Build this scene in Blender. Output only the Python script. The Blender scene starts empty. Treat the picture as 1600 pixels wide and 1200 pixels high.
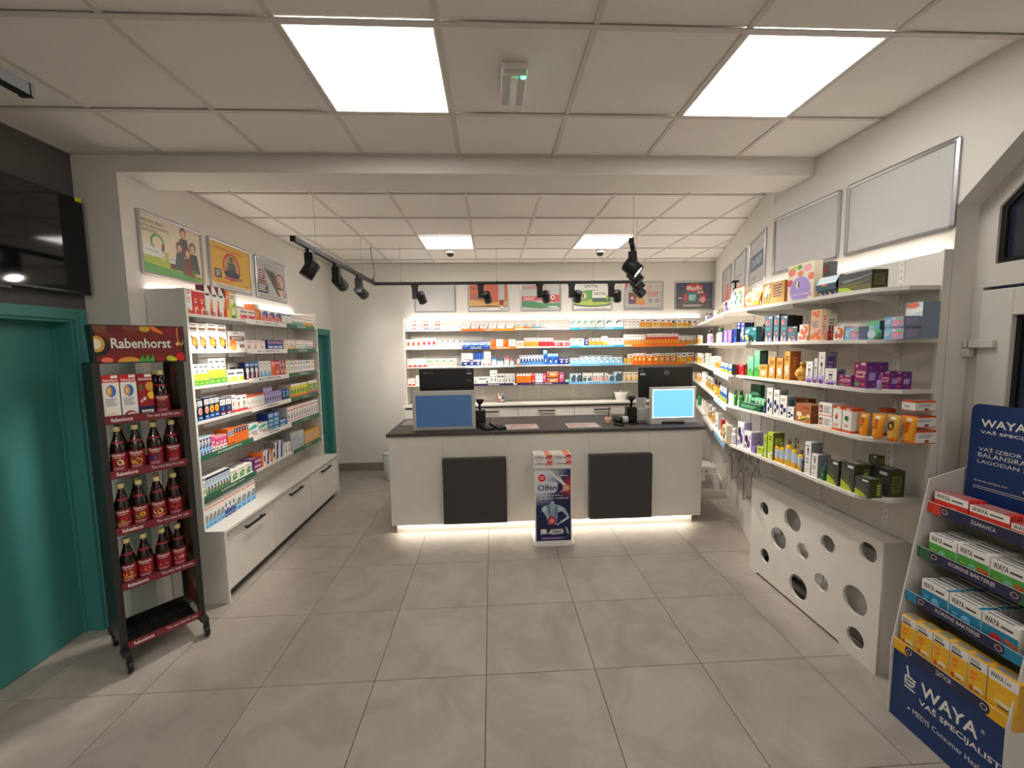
import bpy, math, random
from mathutils import Vector, Matrix
random.seed(7)
scn = bpy.context.scene
COL = scn.collection

# ------------------------------------------------------------------ camera
F, PITCH, YAW, ROLL, CAMH = 640.0, .0887, .0494, -.0153, 1.777
fw = Vector((math.sin(YAW)*math.cos(PITCH), math.cos(YAW)*math.cos(PITCH), -math.sin(PITCH)))
_r = Vector((math.cos(YAW), -math.sin(YAW), 0)); _u = _r.cross(fw)
CR = _r*math.cos(ROLL)+_u*math.sin(ROLL); CU = _u*math.cos(ROLL)-_r*math.sin(ROLL)
cam = bpy.data.objects.new('camera', bpy.data.cameras.new('camera'))
cam.data.lens = F/1600*36; cam.data.sensor_width = 36; cam.data.clip_start = .02
cam.matrix_world = Matrix(((CR.x, CU.x, -fw.x, 0), (CR.y, CU.y, -fw.y, 0), (CR.z, CU.z, -fw.z, CAMH), (0, 0, 0, 1)))
COL.objects.link(cam); scn.camera = cam

# ------------------------------------------------------------------ world, view, light levels
w = bpy.data.worlds.new('night'); scn.world = w; w.use_nodes = True
w.node_tree.nodes['Background'].inputs[0].default_value = (.02, .025, .04, 1)
w.node_tree.nodes['Background'].inputs[1].default_value = .3
scn.view_settings.view_transform = 'Standard'; scn.view_settings.look = 'None'
scn.view_settings.exposure = 1.12; scn.view_settings.gamma = 1; scn.view_settings.use_curve_mapping = False
PANEL = 5.4        # emission of the ceiling panels
STRIP = 12.0       # emission of the LED strips above the shelving
PLINTH = 12.0      # emission of the strip under the counter
SPOT = 40.0        # watts of a track spot
WARM = (1, .90, .80); PANELC = (1, .955, .895)

# ------------------------------------------------------------------ helpers
def ray(px, py): return fw + CR*((px-800)/F) + CU*((600-py)/F)
O = Vector((0, 0, CAMH))
def hitp(px, py, P, e):
    """distance along e and height where the sight line meets the upright plane through P along e"""
    d = ray(px, py); n = Vector((-e[1], e[0], 0)); t = n.dot(Vector((P[0], P[1], 0))-O)/n.dot(d); Q = O+d*t
    return (Q.x-P[0])*e[0]+(Q.y-P[1])*e[1], Q.z
def lin(c): return c/12.92 if c <= .04045 else ((c+.055)/1.055)**2.4
def hx(s): return tuple(lin(int(s[i:i+2], 16)/255) for i in (0, 2, 4))
PAL = {k: hx(v) for k, v in dict(
    w='f2efe9', lg='c9c9c6', gry='8c8f92', dg='4a4c4e', blk='17171a', red='d8232a', dred='8e1420', mar='6b1626', pnk='f0a3ae', hot='e04c8c',
    org='f47b20', dor='d9561c', yel='f6c32c', lem='e8dc3a', lime='b5cf3c', grn='4fa845', dgr='1f5c38', mgr='2f8a4c', tea='3fb3ab', dte='1f6b72',
    sky='7cc0e8', blu='2f6fc0', dbl='1f3a8c', nvy='1a2352', pur='6a3b8c', lav='b9a4dc', mag='8c2a66', brn='7a4526', gold='d9a441', crm='f1e3c6',
    pch='f3c4a4', sal='ee7a5c', kha='6f6a3a', olv='3a3f1c', cop='b4673a', stl='4a6578', ice='cfe3ef', mint='7fd0a0', rby='9c1c24', wgr='2f6b45',
    wbl='133f8c', wnv='232850', wcy='1b86ae', wyl='f0b81e', wrd='d8392c', sgr='2e6a4a').items()}
def pc(c): return PAL[c] if isinstance(c, str) else c

def mat(name, col=None, rough=.5, metal=0, attr=False, emis=0, trans=0, noise=0, nscale=30, bump=0, bscale=200, spec=.5, coat=0, alpha=1):
    m = bpy.data.materials.new(name); m.use_nodes = True; nt = m.node_tree; b = nt.nodes['Principled BSDF']
    b.inputs['Roughness'].default_value = rough; b.inputs['Metallic'].default_value = metal
    b.inputs['Specular IOR Level'].default_value = spec; b.inputs['Coat Weight'].default_value = coat
    b.inputs['Transmission Weight'].default_value = trans; b.inputs['Alpha'].default_value = alpha
    if col is not None:
        col = hx(col) if isinstance(col, str) and len(col) == 6 and col not in PAL else pc(col)
        b.inputs['Base Color'].default_value = (*col, 1)
    if attr:
        a = nt.nodes.new('ShaderNodeVertexColor'); a.layer_name = 'Col'; nt.links.new(a.outputs[0], b.inputs['Base Color'])
    if emis:
        b.inputs['Emission Color'].default_value = (*col, 1); b.inputs['Emission Strength'].default_value = emis
    if noise or bump:
        tc = nt.nodes.new('ShaderNodeTexCoord')
    if noise:
        n = nt.nodes.new('ShaderNodeTexNoise'); n.inputs['Scale'].default_value = nscale; n.inputs['Detail'].default_value = 6
        nt.links.new(tc.outputs['Object'], n.inputs['Vector'])
        r = nt.nodes.new('ShaderNodeMapRange'); r.inputs[1].default_value = .3; r.inputs[2].default_value = .7
        r.inputs[3].default_value = 1-noise; r.inputs[4].default_value = 1+noise
        nt.links.new(n.outputs[0], r.inputs[0])
        x = nt.nodes.new('ShaderNodeMix'); x.data_type = 'RGBA'; x.blend_type = 'MULTIPLY'; x.inputs[0].default_value = 1
        x.inputs[6].default_value = (*col, 1); nt.links.new(r.outputs[0], x.inputs[7]); nt.links.new(x.outputs[2], b.inputs['Base Color'])
    if bump:
        n = nt.nodes.new('ShaderNodeTexNoise'); n.inputs['Scale'].default_value = bscale; n.inputs['Detail'].default_value = 3
        nt.links.new(tc.outputs['Object'], n.inputs['Vector'])
        p = nt.nodes.new('ShaderNodeBump'); p.inputs['Strength'].default_value = bump; p.inputs['Distance'].default_value = .002
        nt.links.new(n.outputs[0], p.inputs['Height']); nt.links.new(p.outputs[0], b.inputs['Normal'])
    return m
M_PRINT = mat('printed_card', attr=True, rough=.42)
M_GLOSS = mat('glossy_plastic', attr=True, rough=.22)
M_SATIN = mat('satin_paint', attr=True, rough=.38)
M_MATT = mat('matt_paint', attr=True, rough=.7)
M_METAL = mat('brushed_metal', attr=True, rough=.32, metal=.9)
M_WALL = mat('wall_paint', 'e2ded7', rough=.85, bump=.15, bscale=260)
M_DARKWALL = mat('dark_grey_wall_paint', '5b5856', rough=.8, bump=.15, bscale=260)
M_WHITE = mat('white_laminate', 'e0dcd4', rough=.4, noise=.025, nscale=9)
M_TEAL = mat('teal_door_paint', '418884', rough=.5)
M_TILE = mat('ceiling_tile', 'ebe7e1', rough=.95, noise=.035, nscale=160, bump=.4, bscale=350)
M_GRID = mat('ceiling_grid_paint', 'd2ccc4', rough=.6)
M_PANEL = mat('lit_panel', PANELC, emis=PANEL)
M_STRIP = mat('lit_strip', (1, .92, .82), emis=STRIP)
M_PLINTH = mat('lit_plinth_strip', (1, .92, .8), emis=PLINTH)
M_BLACK = mat('black_plastic', '141414', rough=.35)
M_BLACKM = mat('matt_black_metal', '121213', rough=.45)
M_GREYP = mat('dark_grey_laminate', '3c3b3a', rough=.5, noise=.04, nscale=40)
M_TOP = mat('anthracite_worktop', '4a4642', rough=.55, noise=.08, nscale=60)
M_ALU = mat('aluminium', 'b8b8ba', rough=.28, metal=1)
M_CLEAR = mat('clear_plastic', 'f4f6f6', rough=.12, alpha=.06)
M_GLASS = mat('window_glass', 'dfe6ea', rough=.02, trans=1)
M_PVC = mat('white_pvc', 'd8d4cc', rough=.35)
M_SCREEN = mat('dark_screen', '0b0b0d', rough=.06)
M_LENS = mat('lamp_lens', (1, .93, .85), emis=30)
M_BLUESCR = mat('blue_screen', hx('3f5e84'), emis=.22, rough=.3)
M_CYANSCR = mat('bright_blue_screen', hx('6aaeea'), emis=.62, rough=.3)
M_WHITESCR = mat('white_screen_edge', hx('e8f4ff'), emis=.7, rough=.3)
M_GREENLED = mat('green_led', hx('4fe0a0'), emis=3)

def floor_mat():
    m = mat('grey_stone_tile', '8d857b', rough=.5); nt = m.node_tree; b = nt.nodes['Principled BSDF']
    g = nt.nodes.new('ShaderNodeNewGeometry'); oi = nt.nodes.new('ShaderNodeObjectInfo')
    ad = nt.nodes.new('ShaderNodeVectorMath'); ad.operation = 'ADD'
    nt.links.new(g.outputs['Position'], ad.inputs[0])
    sc = nt.nodes.new('ShaderNodeVectorMath'); sc.operation = 'SCALE'; sc.inputs[0].default_value = (7, 3, 5)
    nt.links.new(oi.outputs['Random'], sc.inputs['Scale']); nt.links.new(sc.outputs[0], ad.inputs[1])
    n1 = nt.nodes.new('ShaderNodeTexNoise'); n1.inputs['Scale'].default_value = 3.2; n1.inputs['Detail'].default_value = 9; n1.inputs['Roughness'].default_value = .62; n1.inputs['Distortion'].default_value = .7
    n2 = nt.nodes.new('ShaderNodeTexNoise'); n2.inputs['Scale'].default_value = 240; n2.inputs['Detail'].default_value = 2
    nt.links.new(ad.outputs[0], n1.inputs['Vector']); nt.links.new(ad.outputs[0], n2.inputs['Vector'])
    cr = nt.nodes.new('ShaderNodeValToRGB'); cr.color_ramp.elements[0].position = .3; cr.color_ramp.elements[1].position = .72
    cr.color_ramp.elements[0].color = (*hx('9c938a'), 1); cr.color_ramp.elements[1].color = (*hx('b5ada3'), 1)
    nt.links.new(n1.outputs[0], cr.inputs[0])
    mr = nt.nodes.new('ShaderNodeMapRange'); mr.inputs[3].default_value = .93; mr.inputs[4].default_value = 1.07
    nt.links.new(n2.outputs[0], mr.inputs[0])
    mx = nt.nodes.new('ShaderNodeMix'); mx.data_type = 'RGBA'; mx.blend_type = 'MULTIPLY'; mx.inputs[0].default_value = 1
    nt.links.new(cr.outputs[0], mx.inputs[6]); nt.links.new(mr.outputs[0], mx.inputs[7]); nt.links.new(mx.outputs[2], b.inputs['Base Color'])
    rr = nt.nodes.new('ShaderNodeMapRange'); rr.inputs[3].default_value = .42; rr.inputs[4].default_value = .62
    nt.links.new(n1.outputs[0], rr.inputs[0]); nt.links.new(rr.outputs[0], b.inputs['Roughness'])
    return m
M_FLOOR = floor_mat(); M_GROUT = mat('dark_grout', '241f1b', rough=.9)

def tag(o, label=None, cat=None, group=None, kind=None):
    if label: o['label'] = label
    if cat: o['category'] = cat
    if group: o['group'] = group
    if kind: o['kind'] = kind
    return o
def thing(name, label, cat, loc=(0, 0, 0), rz=0, group=None):
    o = bpy.data.objects.new(name, None); COL.objects.link(o); o.location = loc; o.rotation_euler = (0, 0, rz); o.empty_display_size = .05
    return tag(o, label, cat, group)

_tc = {}
def T(s, bold=False):
    k = (s, bold)
    if k not in _tc:
        c = bpy.data.curves.new('t', 'FONT'); c.body = s; c.size = 1; c.resolution_u = 2; c.offset = .018 if bold else 0
        o = bpy.data.objects.new('t', c); me = bpy.data.meshes.new_from_object(o)
        vs = [(v.co.x, v.co.y) for v in me.vertices]; fs = [tuple(p.vertices) for p in me.polygons]
        bpy.data.objects.remove(o); bpy.data.curves.remove(c); bpy.data.meshes.remove(me)
        if vs:
            x0 = min(v[0] for v in vs); x1 = max(v[0] for v in vs); y0 = min(v[1] for v in vs); y1 = max(v[1] for v in vs)
            vs = [((x-x0)/(x1-x0), (y-y0)/(y1-y0)) for x, y in vs]
        _tc[k] = (vs, fs)
    return _tc[k]

class MB:
    def __init__(s): s.v, s.f, s.c, s.m, s.sm = [], [], [], [], []
    def face(s, pts, col='w', m=0, smooth=False):
        b = len(s.v); s.v += [tuple(p) for p in pts]; s.f.append(tuple(range(b, b+len(pts)))); s.c.append(pc(col)); s.m.append(m); s.sm.append(smooth)
    def box(s, x0, y0, z0, x1, y1, z1, col='w', m=0, cols=None):
        b = len(s.v); s.v += [(x0, y0, z0), (x1, y0, z0), (x1, y1, z0), (x0, y1, z0), (x0, y0, z1), (x1, y0, z1), (x1, y1, z1), (x0, y1, z1)]
        cols = cols or {}
        for k, q in (('b', (0, 3, 2, 1)), ('t', (4, 5, 6, 7)), ('f', (0, 1, 5, 4)), ('r', (1, 2, 6, 5)), ('k', (2, 3, 7, 6)), ('l', (3, 0, 4, 7))):
            s.f.append(tuple(b+i for i in q)); s.c.append(pc(cols.get(k, col))); s.m.append(m); s.sm.append(False)
        return s
    def prism(s, pts, axis, a, b, col='w', m=0):
        """outline pts extruded along axis from a to b; pts are the other two coordinates in xyz order"""
        def P(p, t): return (t, p[0], p[1]) if axis == 0 else (p[0], t, p[1]) if axis == 1 else (p[0], p[1], t)
        n = len(pts); k = len(s.v); s.v += [P(p, a) for p in pts]+[P(p, b) for p in pts]
        ar = sum(pts[i][0]*pts[(i+1) % n][1]-pts[(i+1) % n][0]*pts[i][1] for i in range(n))
        fl = (ar > 0) ^ (axis == 1) ^ (b < a)
        A = tuple(range(k, k+n)); B = tuple(range(k+n, k+2*n))
        fs = [A[::-1], B] if fl else [A, B[::-1]]
        for i in range(n):
            j = (i+1) % n; q = (k+i, k+j, k+n+j, k+n+i); fs.append(q if fl else q[::-1])
        for q in fs: s.f.append(q); s.c.append(pc(col)); s.m.append(m); s.sm.append(False)
        return s
    def lathe(s, prof, n=20, col='w', m=0, o=(0, 0, 0), sx=1, sy=1, cols=None, M=None, caps=True):
        k = len(s.v)
        for r, z in prof:
            for i in range(n):
                a = 2*math.pi*i/n; p = Vector((r*math.cos(a)*sx, r*math.sin(a)*sy, z))
                if M is not None: p = M @ p
                s.v.append((p.x+o[0], p.y+o[1], p.z+o[2]))
        for j in range(len(prof)-1):
            for i in range(n):
                i2 = (i+1) % n; s.f.append((k+j*n+i, k+j*n+i2, k+(j+1)*n+i2, k+(j+1)*n+i)); s.c.append(pc(cols[j] if cols else col)); s.m.append(m); s.sm.append(True)
        if caps:
            s.f.append(tuple(k+i for i in range(n))[::-1]); s.f.append(tuple(k+(len(prof)-1)*n+i for i in range(n)))
            s.c += [pc(cols[0] if cols else col), pc(cols[-1] if cols else col)]; s.m += [m, m]; s.sm += [False, False]
        return s
    def tube(s, pts, r, n=8, col='blk', m=0):
        pts = [Vector(p) for p in pts]; k = len(s.v); N = len(pts)
        for i, p in enumerate(pts):
            d = (pts[min(i+1, N-1)]-pts[max(i-1, 0)]).normalized(); a = d.cross(Vector((0, 0, 1)))
            if a.length < .05: a = d.cross(Vector((0, 1, 0)))
            a.normalize(); b = d.cross(a)
            for q in range(n):
                t = 2*math.pi*q/n; v = p+a*(r*math.cos(t))+b*(r*math.sin(t)); s.v.append(tuple(v))
        for i in range(N-1):
            for q in range(n):
                q2 = (q+1) % n; s.f.append((k+i*n+q, k+(i+1)*n+q, k+(i+1)*n+q2, k+i*n+q2)); s.c.append(pc(col)); s.m.append(m); s.sm.append(True)
        s.f.append(tuple(k+q for q in range(n))); s.f.append(tuple(k+(N-1)*n+q for q in range(n))[::-1]); s.c += [pc(col)]*2; s.m += [m]*2; s.sm += [False]*2
        return s
    def fclip(s, uv, mp, L, col, m):
        for ax, lim, sg in ((0, 0, 1), (0, 1, -1), (1, 0, 1), (1, 1, -1)):
            out = []
            for i in range(len(uv)):
                a, b = uv[i], uv[(i+1) % len(uv)]; da, db = (a[ax]-lim)*sg, (b[ax]-lim)*sg
                if da >= 0: out.append(a)
                if da*db < 0: t = da/(da-db); out.append((a[0]+(b[0]-a[0])*t, a[1]+(b[1]-a[1])*t))
            uv = out
            if len(uv) < 3: return
        s.face([mp(u, v, L) for u, v in uv], col, m)
    def decal(s, spec, mp, W, H, m=0, div=1):
        """flat print; spec elements separated by ';' in 0..1 units, mp maps (u,v,layer) to a point"""
        for li, e in enumerate(spec.split(';')):
            e = e.strip()
            if not e: continue
            k, rest = e[0], e[1:].strip(); L = li+1
            if k == 't' or k == 'T':
                a = rest.split(' ', 5); x0, y0, x1, y1 = map(float, a[:4]); col = a[4]; vs, fs = T(a[5], k == 'T'); b = len(s.v)
                s.v += [tuple(mp(x0+(x1-x0)*p, y0+(y1-y0)*q, L)) for p, q in vs]
                for f in fs: s.f.append(tuple(b+i for i in f)); s.c.append(pc(col)); s.m.append(m); s.sm.append(False)
                continue
            a = rest.split(); col = a[-1]
            if k == 'b': x0, y0, x1, y1 = map(float, a[:4]); nb = int(a[4])
            nums = [float(z) for z in a[:-1]]
            if k == 'r':
                x0, y0, x1, y1 = nums
                for i in range(div):
                    p, q = x0+(x1-x0)*i/div, x0+(x1-x0)*(i+1)/div
                    s.face([mp(p, y0, L), mp(q, y0, L), mp(q, y1, L), mp(p, y1, L)], col, m)
            elif k == 'b':
                hh = (y1-y0)/(2*nb-1) if nb > 1 else y1-y0
                for i in range(nb):
                    yy = y1-hh*(2*i+1); xe = x1-(x1-x0)*(.25*((i*7) % 3)/2)
                    for j in range(max(1, div//2)):
                        dd = max(1, div//2); p, q = x0+(xe-x0)*j/dd, x0+(xe-x0)*(j+1)/dd
                        s.face([mp(p, yy, L), mp(q, yy, L), mp(q, yy+hh, L), mp(p, yy+hh, L)], col, m)
            elif k == 'p':
                s.fclip([(nums[i], nums[i+1]) for i in range(0, len(nums), 2)], mp, L, col, m)
            elif k in 'ce':
                cx, cy, rx = nums[:3]; ry = nums[3] if k == 'e' else rx*W/H
                s.fclip([(cx+rx*math.cos(t*math.pi/8), cy+ry*math.sin(t*math.pi/8)) for t in range(16)], mp, L, col, m)
            elif k == 'g':
                cx, cy, rx, th = nums; ry = rx*W/H; r2 = rx-th; q2 = r2*W/H
                for t in range(16):
                    a0, a1 = t*math.pi/8, (t+1)*math.pi/8
                    s.fclip([(cx+r2*math.cos(a0), cy+q2*math.sin(a0)), (cx+rx*math.cos(a0), cy+ry*math.sin(a0)),
                             (cx+rx*math.cos(a1), cy+ry*math.sin(a1)), (cx+r2*math.cos(a1), cy+q2*math.sin(a1))], mp, L, col, m)
        return s
    def flat(s, spec, o, u, v, W, H, m=0, step=.00025):
        o = Vector(o); u = Vector(u); v = Vector(v); n = u.cross(v)
        return s.decal(spec, lambda a, b, L: o+u*(a*W)+v*(b*H)+n*(step*L), W, H, m)
    def mesh(s, name):
        me = bpy.data.meshes.new(name); me.from_pydata(s.v, [], s.f)
        me.polygons.foreach_set('use_smooth', s.sm); me.polygons.foreach_set('material_index', s.m)
        at = me.color_attributes.new('Col', 'FLOAT_COLOR', 'CORNER'); buf = []
        for f, c in zip(s.f, s.c): buf += [c[0], c[1], c[2], 1.]*len(f)
        at.data.foreach_set('color', buf); me.update(); return me
    def build(s, name, mats=None, parent=None, loc=None, rz=None, bevel=0):
        me = s.mesh(name); mats = mats or M_SATIN
        for x in (mats if isinstance(mats, (list, tuple)) else [mats]): me.materials.append(x)
        o = bpy.data.objects.new(name, me); COL.objects.link(o)
        if parent: o.parent = parent
        if loc is not None: o.location = loc
        if rz is not None: o.rotation_euler = (0, 0, rz)
        if bevel:
            b = o.modifiers.new('b', 'BEVEL'); b.width = bevel; b.segments = 2; b.limit_method = 'ANGLE'; b.angle_limit = .7
        return o
def B(*a, **k): return MB().box(*a, **k)
def struct(name, mb, m, parent=None, **k):
    o = mb.build(name, m, parent, **k)
    if not parent: o['kind'] = 'structure'
    return o
def copymesh(o, parent=None, loc=None):
    c = o.copy(); COL.objects.link(c)
    if parent is not None: c.parent = parent
    if loc is not None: c.location = loc
    return c

# ------------------------------------------------------------------ room
CEIL = 3.0; YB = 6.02; XL = -2.53; XLI = -2.27; XR = 2.17; YCUT = 2.73; YCUT2 = 3.03; CORN = (2.17, 3.12)
AD = Vector((.3708, .9287, 0)); AD.normalize(); AN = Vector((-AD.y, AD.x, 0))     # angled wall direction and its room-side normal
XFAR = CORN[0]+(YB-CORN[1])*AD.x/AD.y
fl = struct('floor', B(-2.9, -3.05, -.05, 3.7, 6.3, -.006, col=hx('3a352f')), M_GROUT)
TX0, TY0 = -.0612, 3.2916
tb = B(-.2981, -.2981, -.012, .2981, .2981, 0)
t0 = tb.build('tile', M_FLOOR, fl); t0.location = (TX0-.3, TY0-.3, 0)
for i in range(-5, 7):
    for j in range(-7, 6):
        cx, cy = TX0+(i-.5)*.6, TY0+(j-.5)*.6
        if (i, j) == (0, 0) or cx-.3 > XR+.25+max(0, (cy-2.5))*.41 : continue
        c = copymesh(t0, fl, (cx, cy, 0))
MB_back = MB().box(-2.9, -3.05, -.012, 3.7, TY0-7.5*.6-.302+.3, -.0005)
MB_back.build('rear_tile_area', M_FLOOR, fl)['kind'] = 'stuff'

# ceiling with tiles and grid
cl = struct('ceiling', B(-2.75, -3.05, 3.03, 3.6, 6.2, 3.1, col=hx('b9b3ab')), M_GRID)
def clip(poly, P, n):
    out = []
    for i in range(len(poly)):
        a, b = Vector(poly[i]), Vector(poly[(i+1) % len(poly)]); da, db = (a-P).dot(n), (b-P).dot(n)
        if da >= 0: out.append(tuple(a))
        if da*db < 0: out.append(tuple(a+(b-a)*(da/(da-db))))
    return out
GX = -.7774; g = .012
LIGHTS = {(0, 1.66), (3, 1.66), (0, 4.58), (3, 4.58), (0, -1.34), (3, -1.34), (0, -2.54), (3, -2.54)}  # farthest rear pair is unseen, added to send more fill light forward
def ctile(x0, y0, x1, y1):
    p = [(x0, y0), (x1, y0), (x1, y1), (x0, y1)]
    if y1 > CORN[1]: p = clip(p, Vector(CORN)-Vector((0, .0)), Vector((AN.x, AN.y)))
    if len(p) < 3: return
    MB().prism(p, 2, 2.996, 3.018).build('ceiling_tile', M_TILE, cl)
for rows, xa, xb in (([(-.14-.6, -.14), (-.14, .46), (.46, 1.06), (1.06, 1.66), (1.66, 2.26), (2.26, YCUT)], XL, XR),
                     ([(YCUT2, 3.38), (3.38, 3.98), (3.98, 4.58), (4.58, 5.18), (5.18, 5.78), (5.78, YB)], XLI, XFAR)):
    for (y0, y1) in rows:
        for i in range(-4, 8):
            x0, x1 = GX+.6*i, GX+.6*(i+1)
            if x1 < xa or x0 > xb: continue
            if (i, y0) in LIGHTS: continue
            ctile(max(x0+g, xa+g), y0+g, min(x1-g, xb-.0), y1-g)
        for yy in (y0,):
            xe = xb if yy < CORN[1] else CORN[0]+(yy-CORN[1])*AD.x/AD.y
            B(xa, yy-g, 2.988, xe, yy+g, 2.993).build('grid_bar', M_GRID, cl)
    ya, yb_ = rows[0][0], rows[-1][1]
    for i in range(-3, 8):
        x = GX+.6*i
        if x < xa or x > xb: continue
        ys = ya if x < CORN[0] else CORN[1]+(x-CORN[0])*AD.y/AD.x
        if ya < 3 and x > XR: continue
        B(x-g, max(ya, ys), 2.990, x+g, yb_, 2.996).build('grid_bar', M_GRID, cl)
    # perimeter angle
    B(xa, yb_-.02, 2.985, xb-(.02 if xb > 3 else 0), yb_, 2.995).build('edge_trim', M_GRID, cl); B(xa, ya, 2.985, xa+.02, yb_, 2.995).build('edge_trim', M_GRID, cl)
B(-2.53, -3.0, 2.996, 2.17, -.75, 3.018).build('rear_tile_area', M_TILE, cl)['kind'] = 'stuff'
for k, (i, y0) in enumerate(sorted(LIGHTS)):
    x0 = GX+.6*i; z = 2.997
    if y0 < 0: lab = 'square white light panel in the ceiling behind the viewer, %s of the %s row' % ('left' if i == 0 else 'right', 'nearer' if y0 > -2 else 'added farther')
    else: lab = '%s of the two bright square panels in the %s ceiling' % ('left' if i == 0 else 'right', 'front' if y0 < 3 else 'rear')
    zz = 2.984 if y0 < 0 else 2.99
    th = thing('ceiling_light', lab, 'light', (x0+.3, y0+.3, zz), group='square ceiling light panels')
    fr = MB()
    for a in ((-.288, -.288, .288, -.280), (-.288, .280, .288, .288), (-.288, -.28, -.280, .28), (.280, -.28, .288, .28)): fr.box(a[0], a[1], -.001, a[2], a[3], .012)
    fr.build('frame', M_SATIN, th); B(-.28, -.28, .003, .28, .28, .008).build('diffuser', M_PANEL, th)

# walls
wl = MB()   # dark grey left wall with a door opening y 1.76..2.64
LT = .2
wl.prism([(-3.05, 0), (1.76, 0), (1.76, 1.985), (2.64, 1.985), (2.64, 0), (YCUT2, 0), (YCUT2, 3.05), (-3.05, 3.05)], 0, XL-LT, XL)
struct('wall_left', wl, M_DARKWALL)
struct('wall_pier', B(XL, YCUT, 0, XLI, YCUT2, 3.05), M_WALL)
struct('wall_left_inner', MB().prism([(YCUT2, 0), (5.03, 0), (5.03, 2.0), (5.86, 2.0), (5.86, 0), (YB+.1, 0), (YB+.1, 3.05), (YCUT2, 3.05)], 0, XLI-.14, XLI), M_WALL)
struct('wall_back', B(XLI, YB, 0, XFAR+.3, YB+.1, 3.05), M_WALL)
wr = MB().prism([(3.12, 0), (3.12, 3.05), (-3.05, 3.05), (-3.05, 0), (.4, 0), (.4, 2.4), (.75, 2.75), (1.505, 2.75), (1.855, 2.40), (1.855, 0)], 0, XR, XR+.15)
struct('wall_right', wr, M_WALL)
far = Vector((XFAR, YB, 0)); cr = Vector((*CORN, 0)); A2 = cr-AN*.1; B2 = far-AN*.1
struct('wall_right_angled', MB().prism([(cr.x, cr.y), (A2.x, A2.y), (B2.x, B2.y), (far.x, far.y)], 2, 0, 3.05), M_WALL)
struct('wall_rear', B(-2.73, -3.15, 0, 2.32, -3.05, 3.05), M_WALL)
struct('trim_1', B(XLI, YCUT, 2.885, XR, YCUT2, 3.05), M_WALL)       # ceiling beam
bbm = mat('grey_skirting_tile', '8c857c', rough=.5, noise=.06, nscale=20)
struct('baseboard_back', B(XLI, YB-.012, 0, -1.2, YB, .12), bbm)
struct('baseboard_inner', B(XLI, 5.93, 0, XLI+.012, YB-.012, .12), bbm)
bb = MB(); p0 = cr+AN*.0; q0 = far
bb.prism([(p0.x, p0.y), (q0.x, q0.y), (q0.x+AN.x*.012, q0.y+AN.y*.012), (p0.x+AN.x*.012, p0.y+AN.y*.012)], 2, 0, .07)
struct('baseboard_angled', bb, M_PVC)

# left teal door in its deep teal reveal
d1 = B(XL-.15, 1.775, .004, XL-.11, 2.625, 1.97); D1 = struct('door_1', d1, M_TEAL)
c = MB().box(XL, 2.64, 0, XL+.014, 2.715, 2.05).box(XL, 1.69, 0, XL+.014, 1.76, 2.05).box(XL, 1.76, 1.985, XL+.014, 2.64, 2.05)
c.box(XL+.014, 2.66, 0, XL+.020, 2.70, 2.035)
c.build('casing', M_TEAL, D1, bevel=.003)
MB().box(XL-.16, 2.625, 0, XL, 2.64, 1.985).box(XL-.16, 1.76, 0, XL, 1.775, 1.985).box(XL-.16, 1.775, 1.97, XL, 2.625, 1.985).build('reveal', M_TEAL, D1)
MB().box(XL-.11, 2.612, 0, XL-.095, 2.625, 1.97).box(XL-.11, 1.775, 1.957, XL-.095, 2.612, 1.97).build('door_stop', M_TEAL, D1)
MB().tube([(XL-.11, 1.86, 1.03), (XL-.06, 1.86, 1.03), (XL-.055, 1.88, 1.03), (XL-.055, 1.97, 1.03)], .009).build('door_handle', M_ALU, D1)
# far left teal door
D2 = struct('door_2', B(XLI-.11, 5.045, .004, XLI-.07, 5.845, 1.985), M_TEAL)
MB().box(XLI, 5.86, 0, XLI+.014, 5.925, 2.065).box(XLI, 4.965, 0, XLI+.014, 5.03, 2.065).box(XLI, 5.03, 2.0, XLI+.014, 5.86, 2.065).build('casing', M_TEAL, D2, bevel=.003)
MB().box(XLI-.13, 5.845, 0, XLI, 5.86, 2.0).box(XLI-.13, 5.03, 0, XLI, 5.045, 2.0).box(XLI-.13, 5.045, 1.985, XLI, 5.845, 2.0).build('reveal', M_TEAL, D2)

# right entrance: white pvc door with a slanted transom light
fx0, fx1 = XR+.11, XR+.17
dr = MB()
dr.prism([(1.855, 2.02), (1.855, 2.42), (1.525, 2.75), (.73, 2.75), (.4, 2.42), (.4, 2.02), (.45, 2.12), (.45, 2.40), (.75, 2.68), (1.48, 2.68), (1.777, 2.37), (1.777, 2.12), (.45, 2.12), (.4, 2.02)], 0, fx0, fx1)
D3 = struct('door_3', dr, M_PVC)
MB().box(fx0, 1.815, 0, fx1, 1.855, 2.02).box(fx0, .4, 0, fx1, .44, 2.02).build('frame_jamb', M_PVC, D3, bevel=.004)
lf = MB().box(fx0-.012, 1.69, 0.02, fx1-.01, 1.81, 2.005).box(fx0-.012, .445, .02, fx1-.01, .56, 2.005).box(fx0-.012, .56, 1.885, fx1-.01, 1.69, 2.005).box(fx0-.012, .56, .02, fx1-.01, 1.69, .16)
lf.build('door_leaf', M_PVC, D3, bevel=.004)
sl = MB().box(fx0+.012, 1.672, .16, fx0+.03, 1.69, 1.885).box(fx0+.012, .56, .16, fx0+.03, .578, 1.885).box(fx0+.012, .578, 1.867, fx0+.03, 1.672, 1.885).box(fx0+.012, .578, .16, fx0+.03, 1.672, .178)
sl.prism([(1.777, 2.12), (1.777, 2.37), (1.48, 2.68), (1.46, 2.665), (1.757, 2.36), (1.757, 2.14), (.5, 2.14), (.45, 2.12)], 0, fx0+.012, fx0+.03)
sl.build('rubber_seal', M_BLACK, D3)
B(fx0+.03, .578, .178, fx0+.036, 1.672, 1.867).build('pane', M_GLASS, D3)
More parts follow.
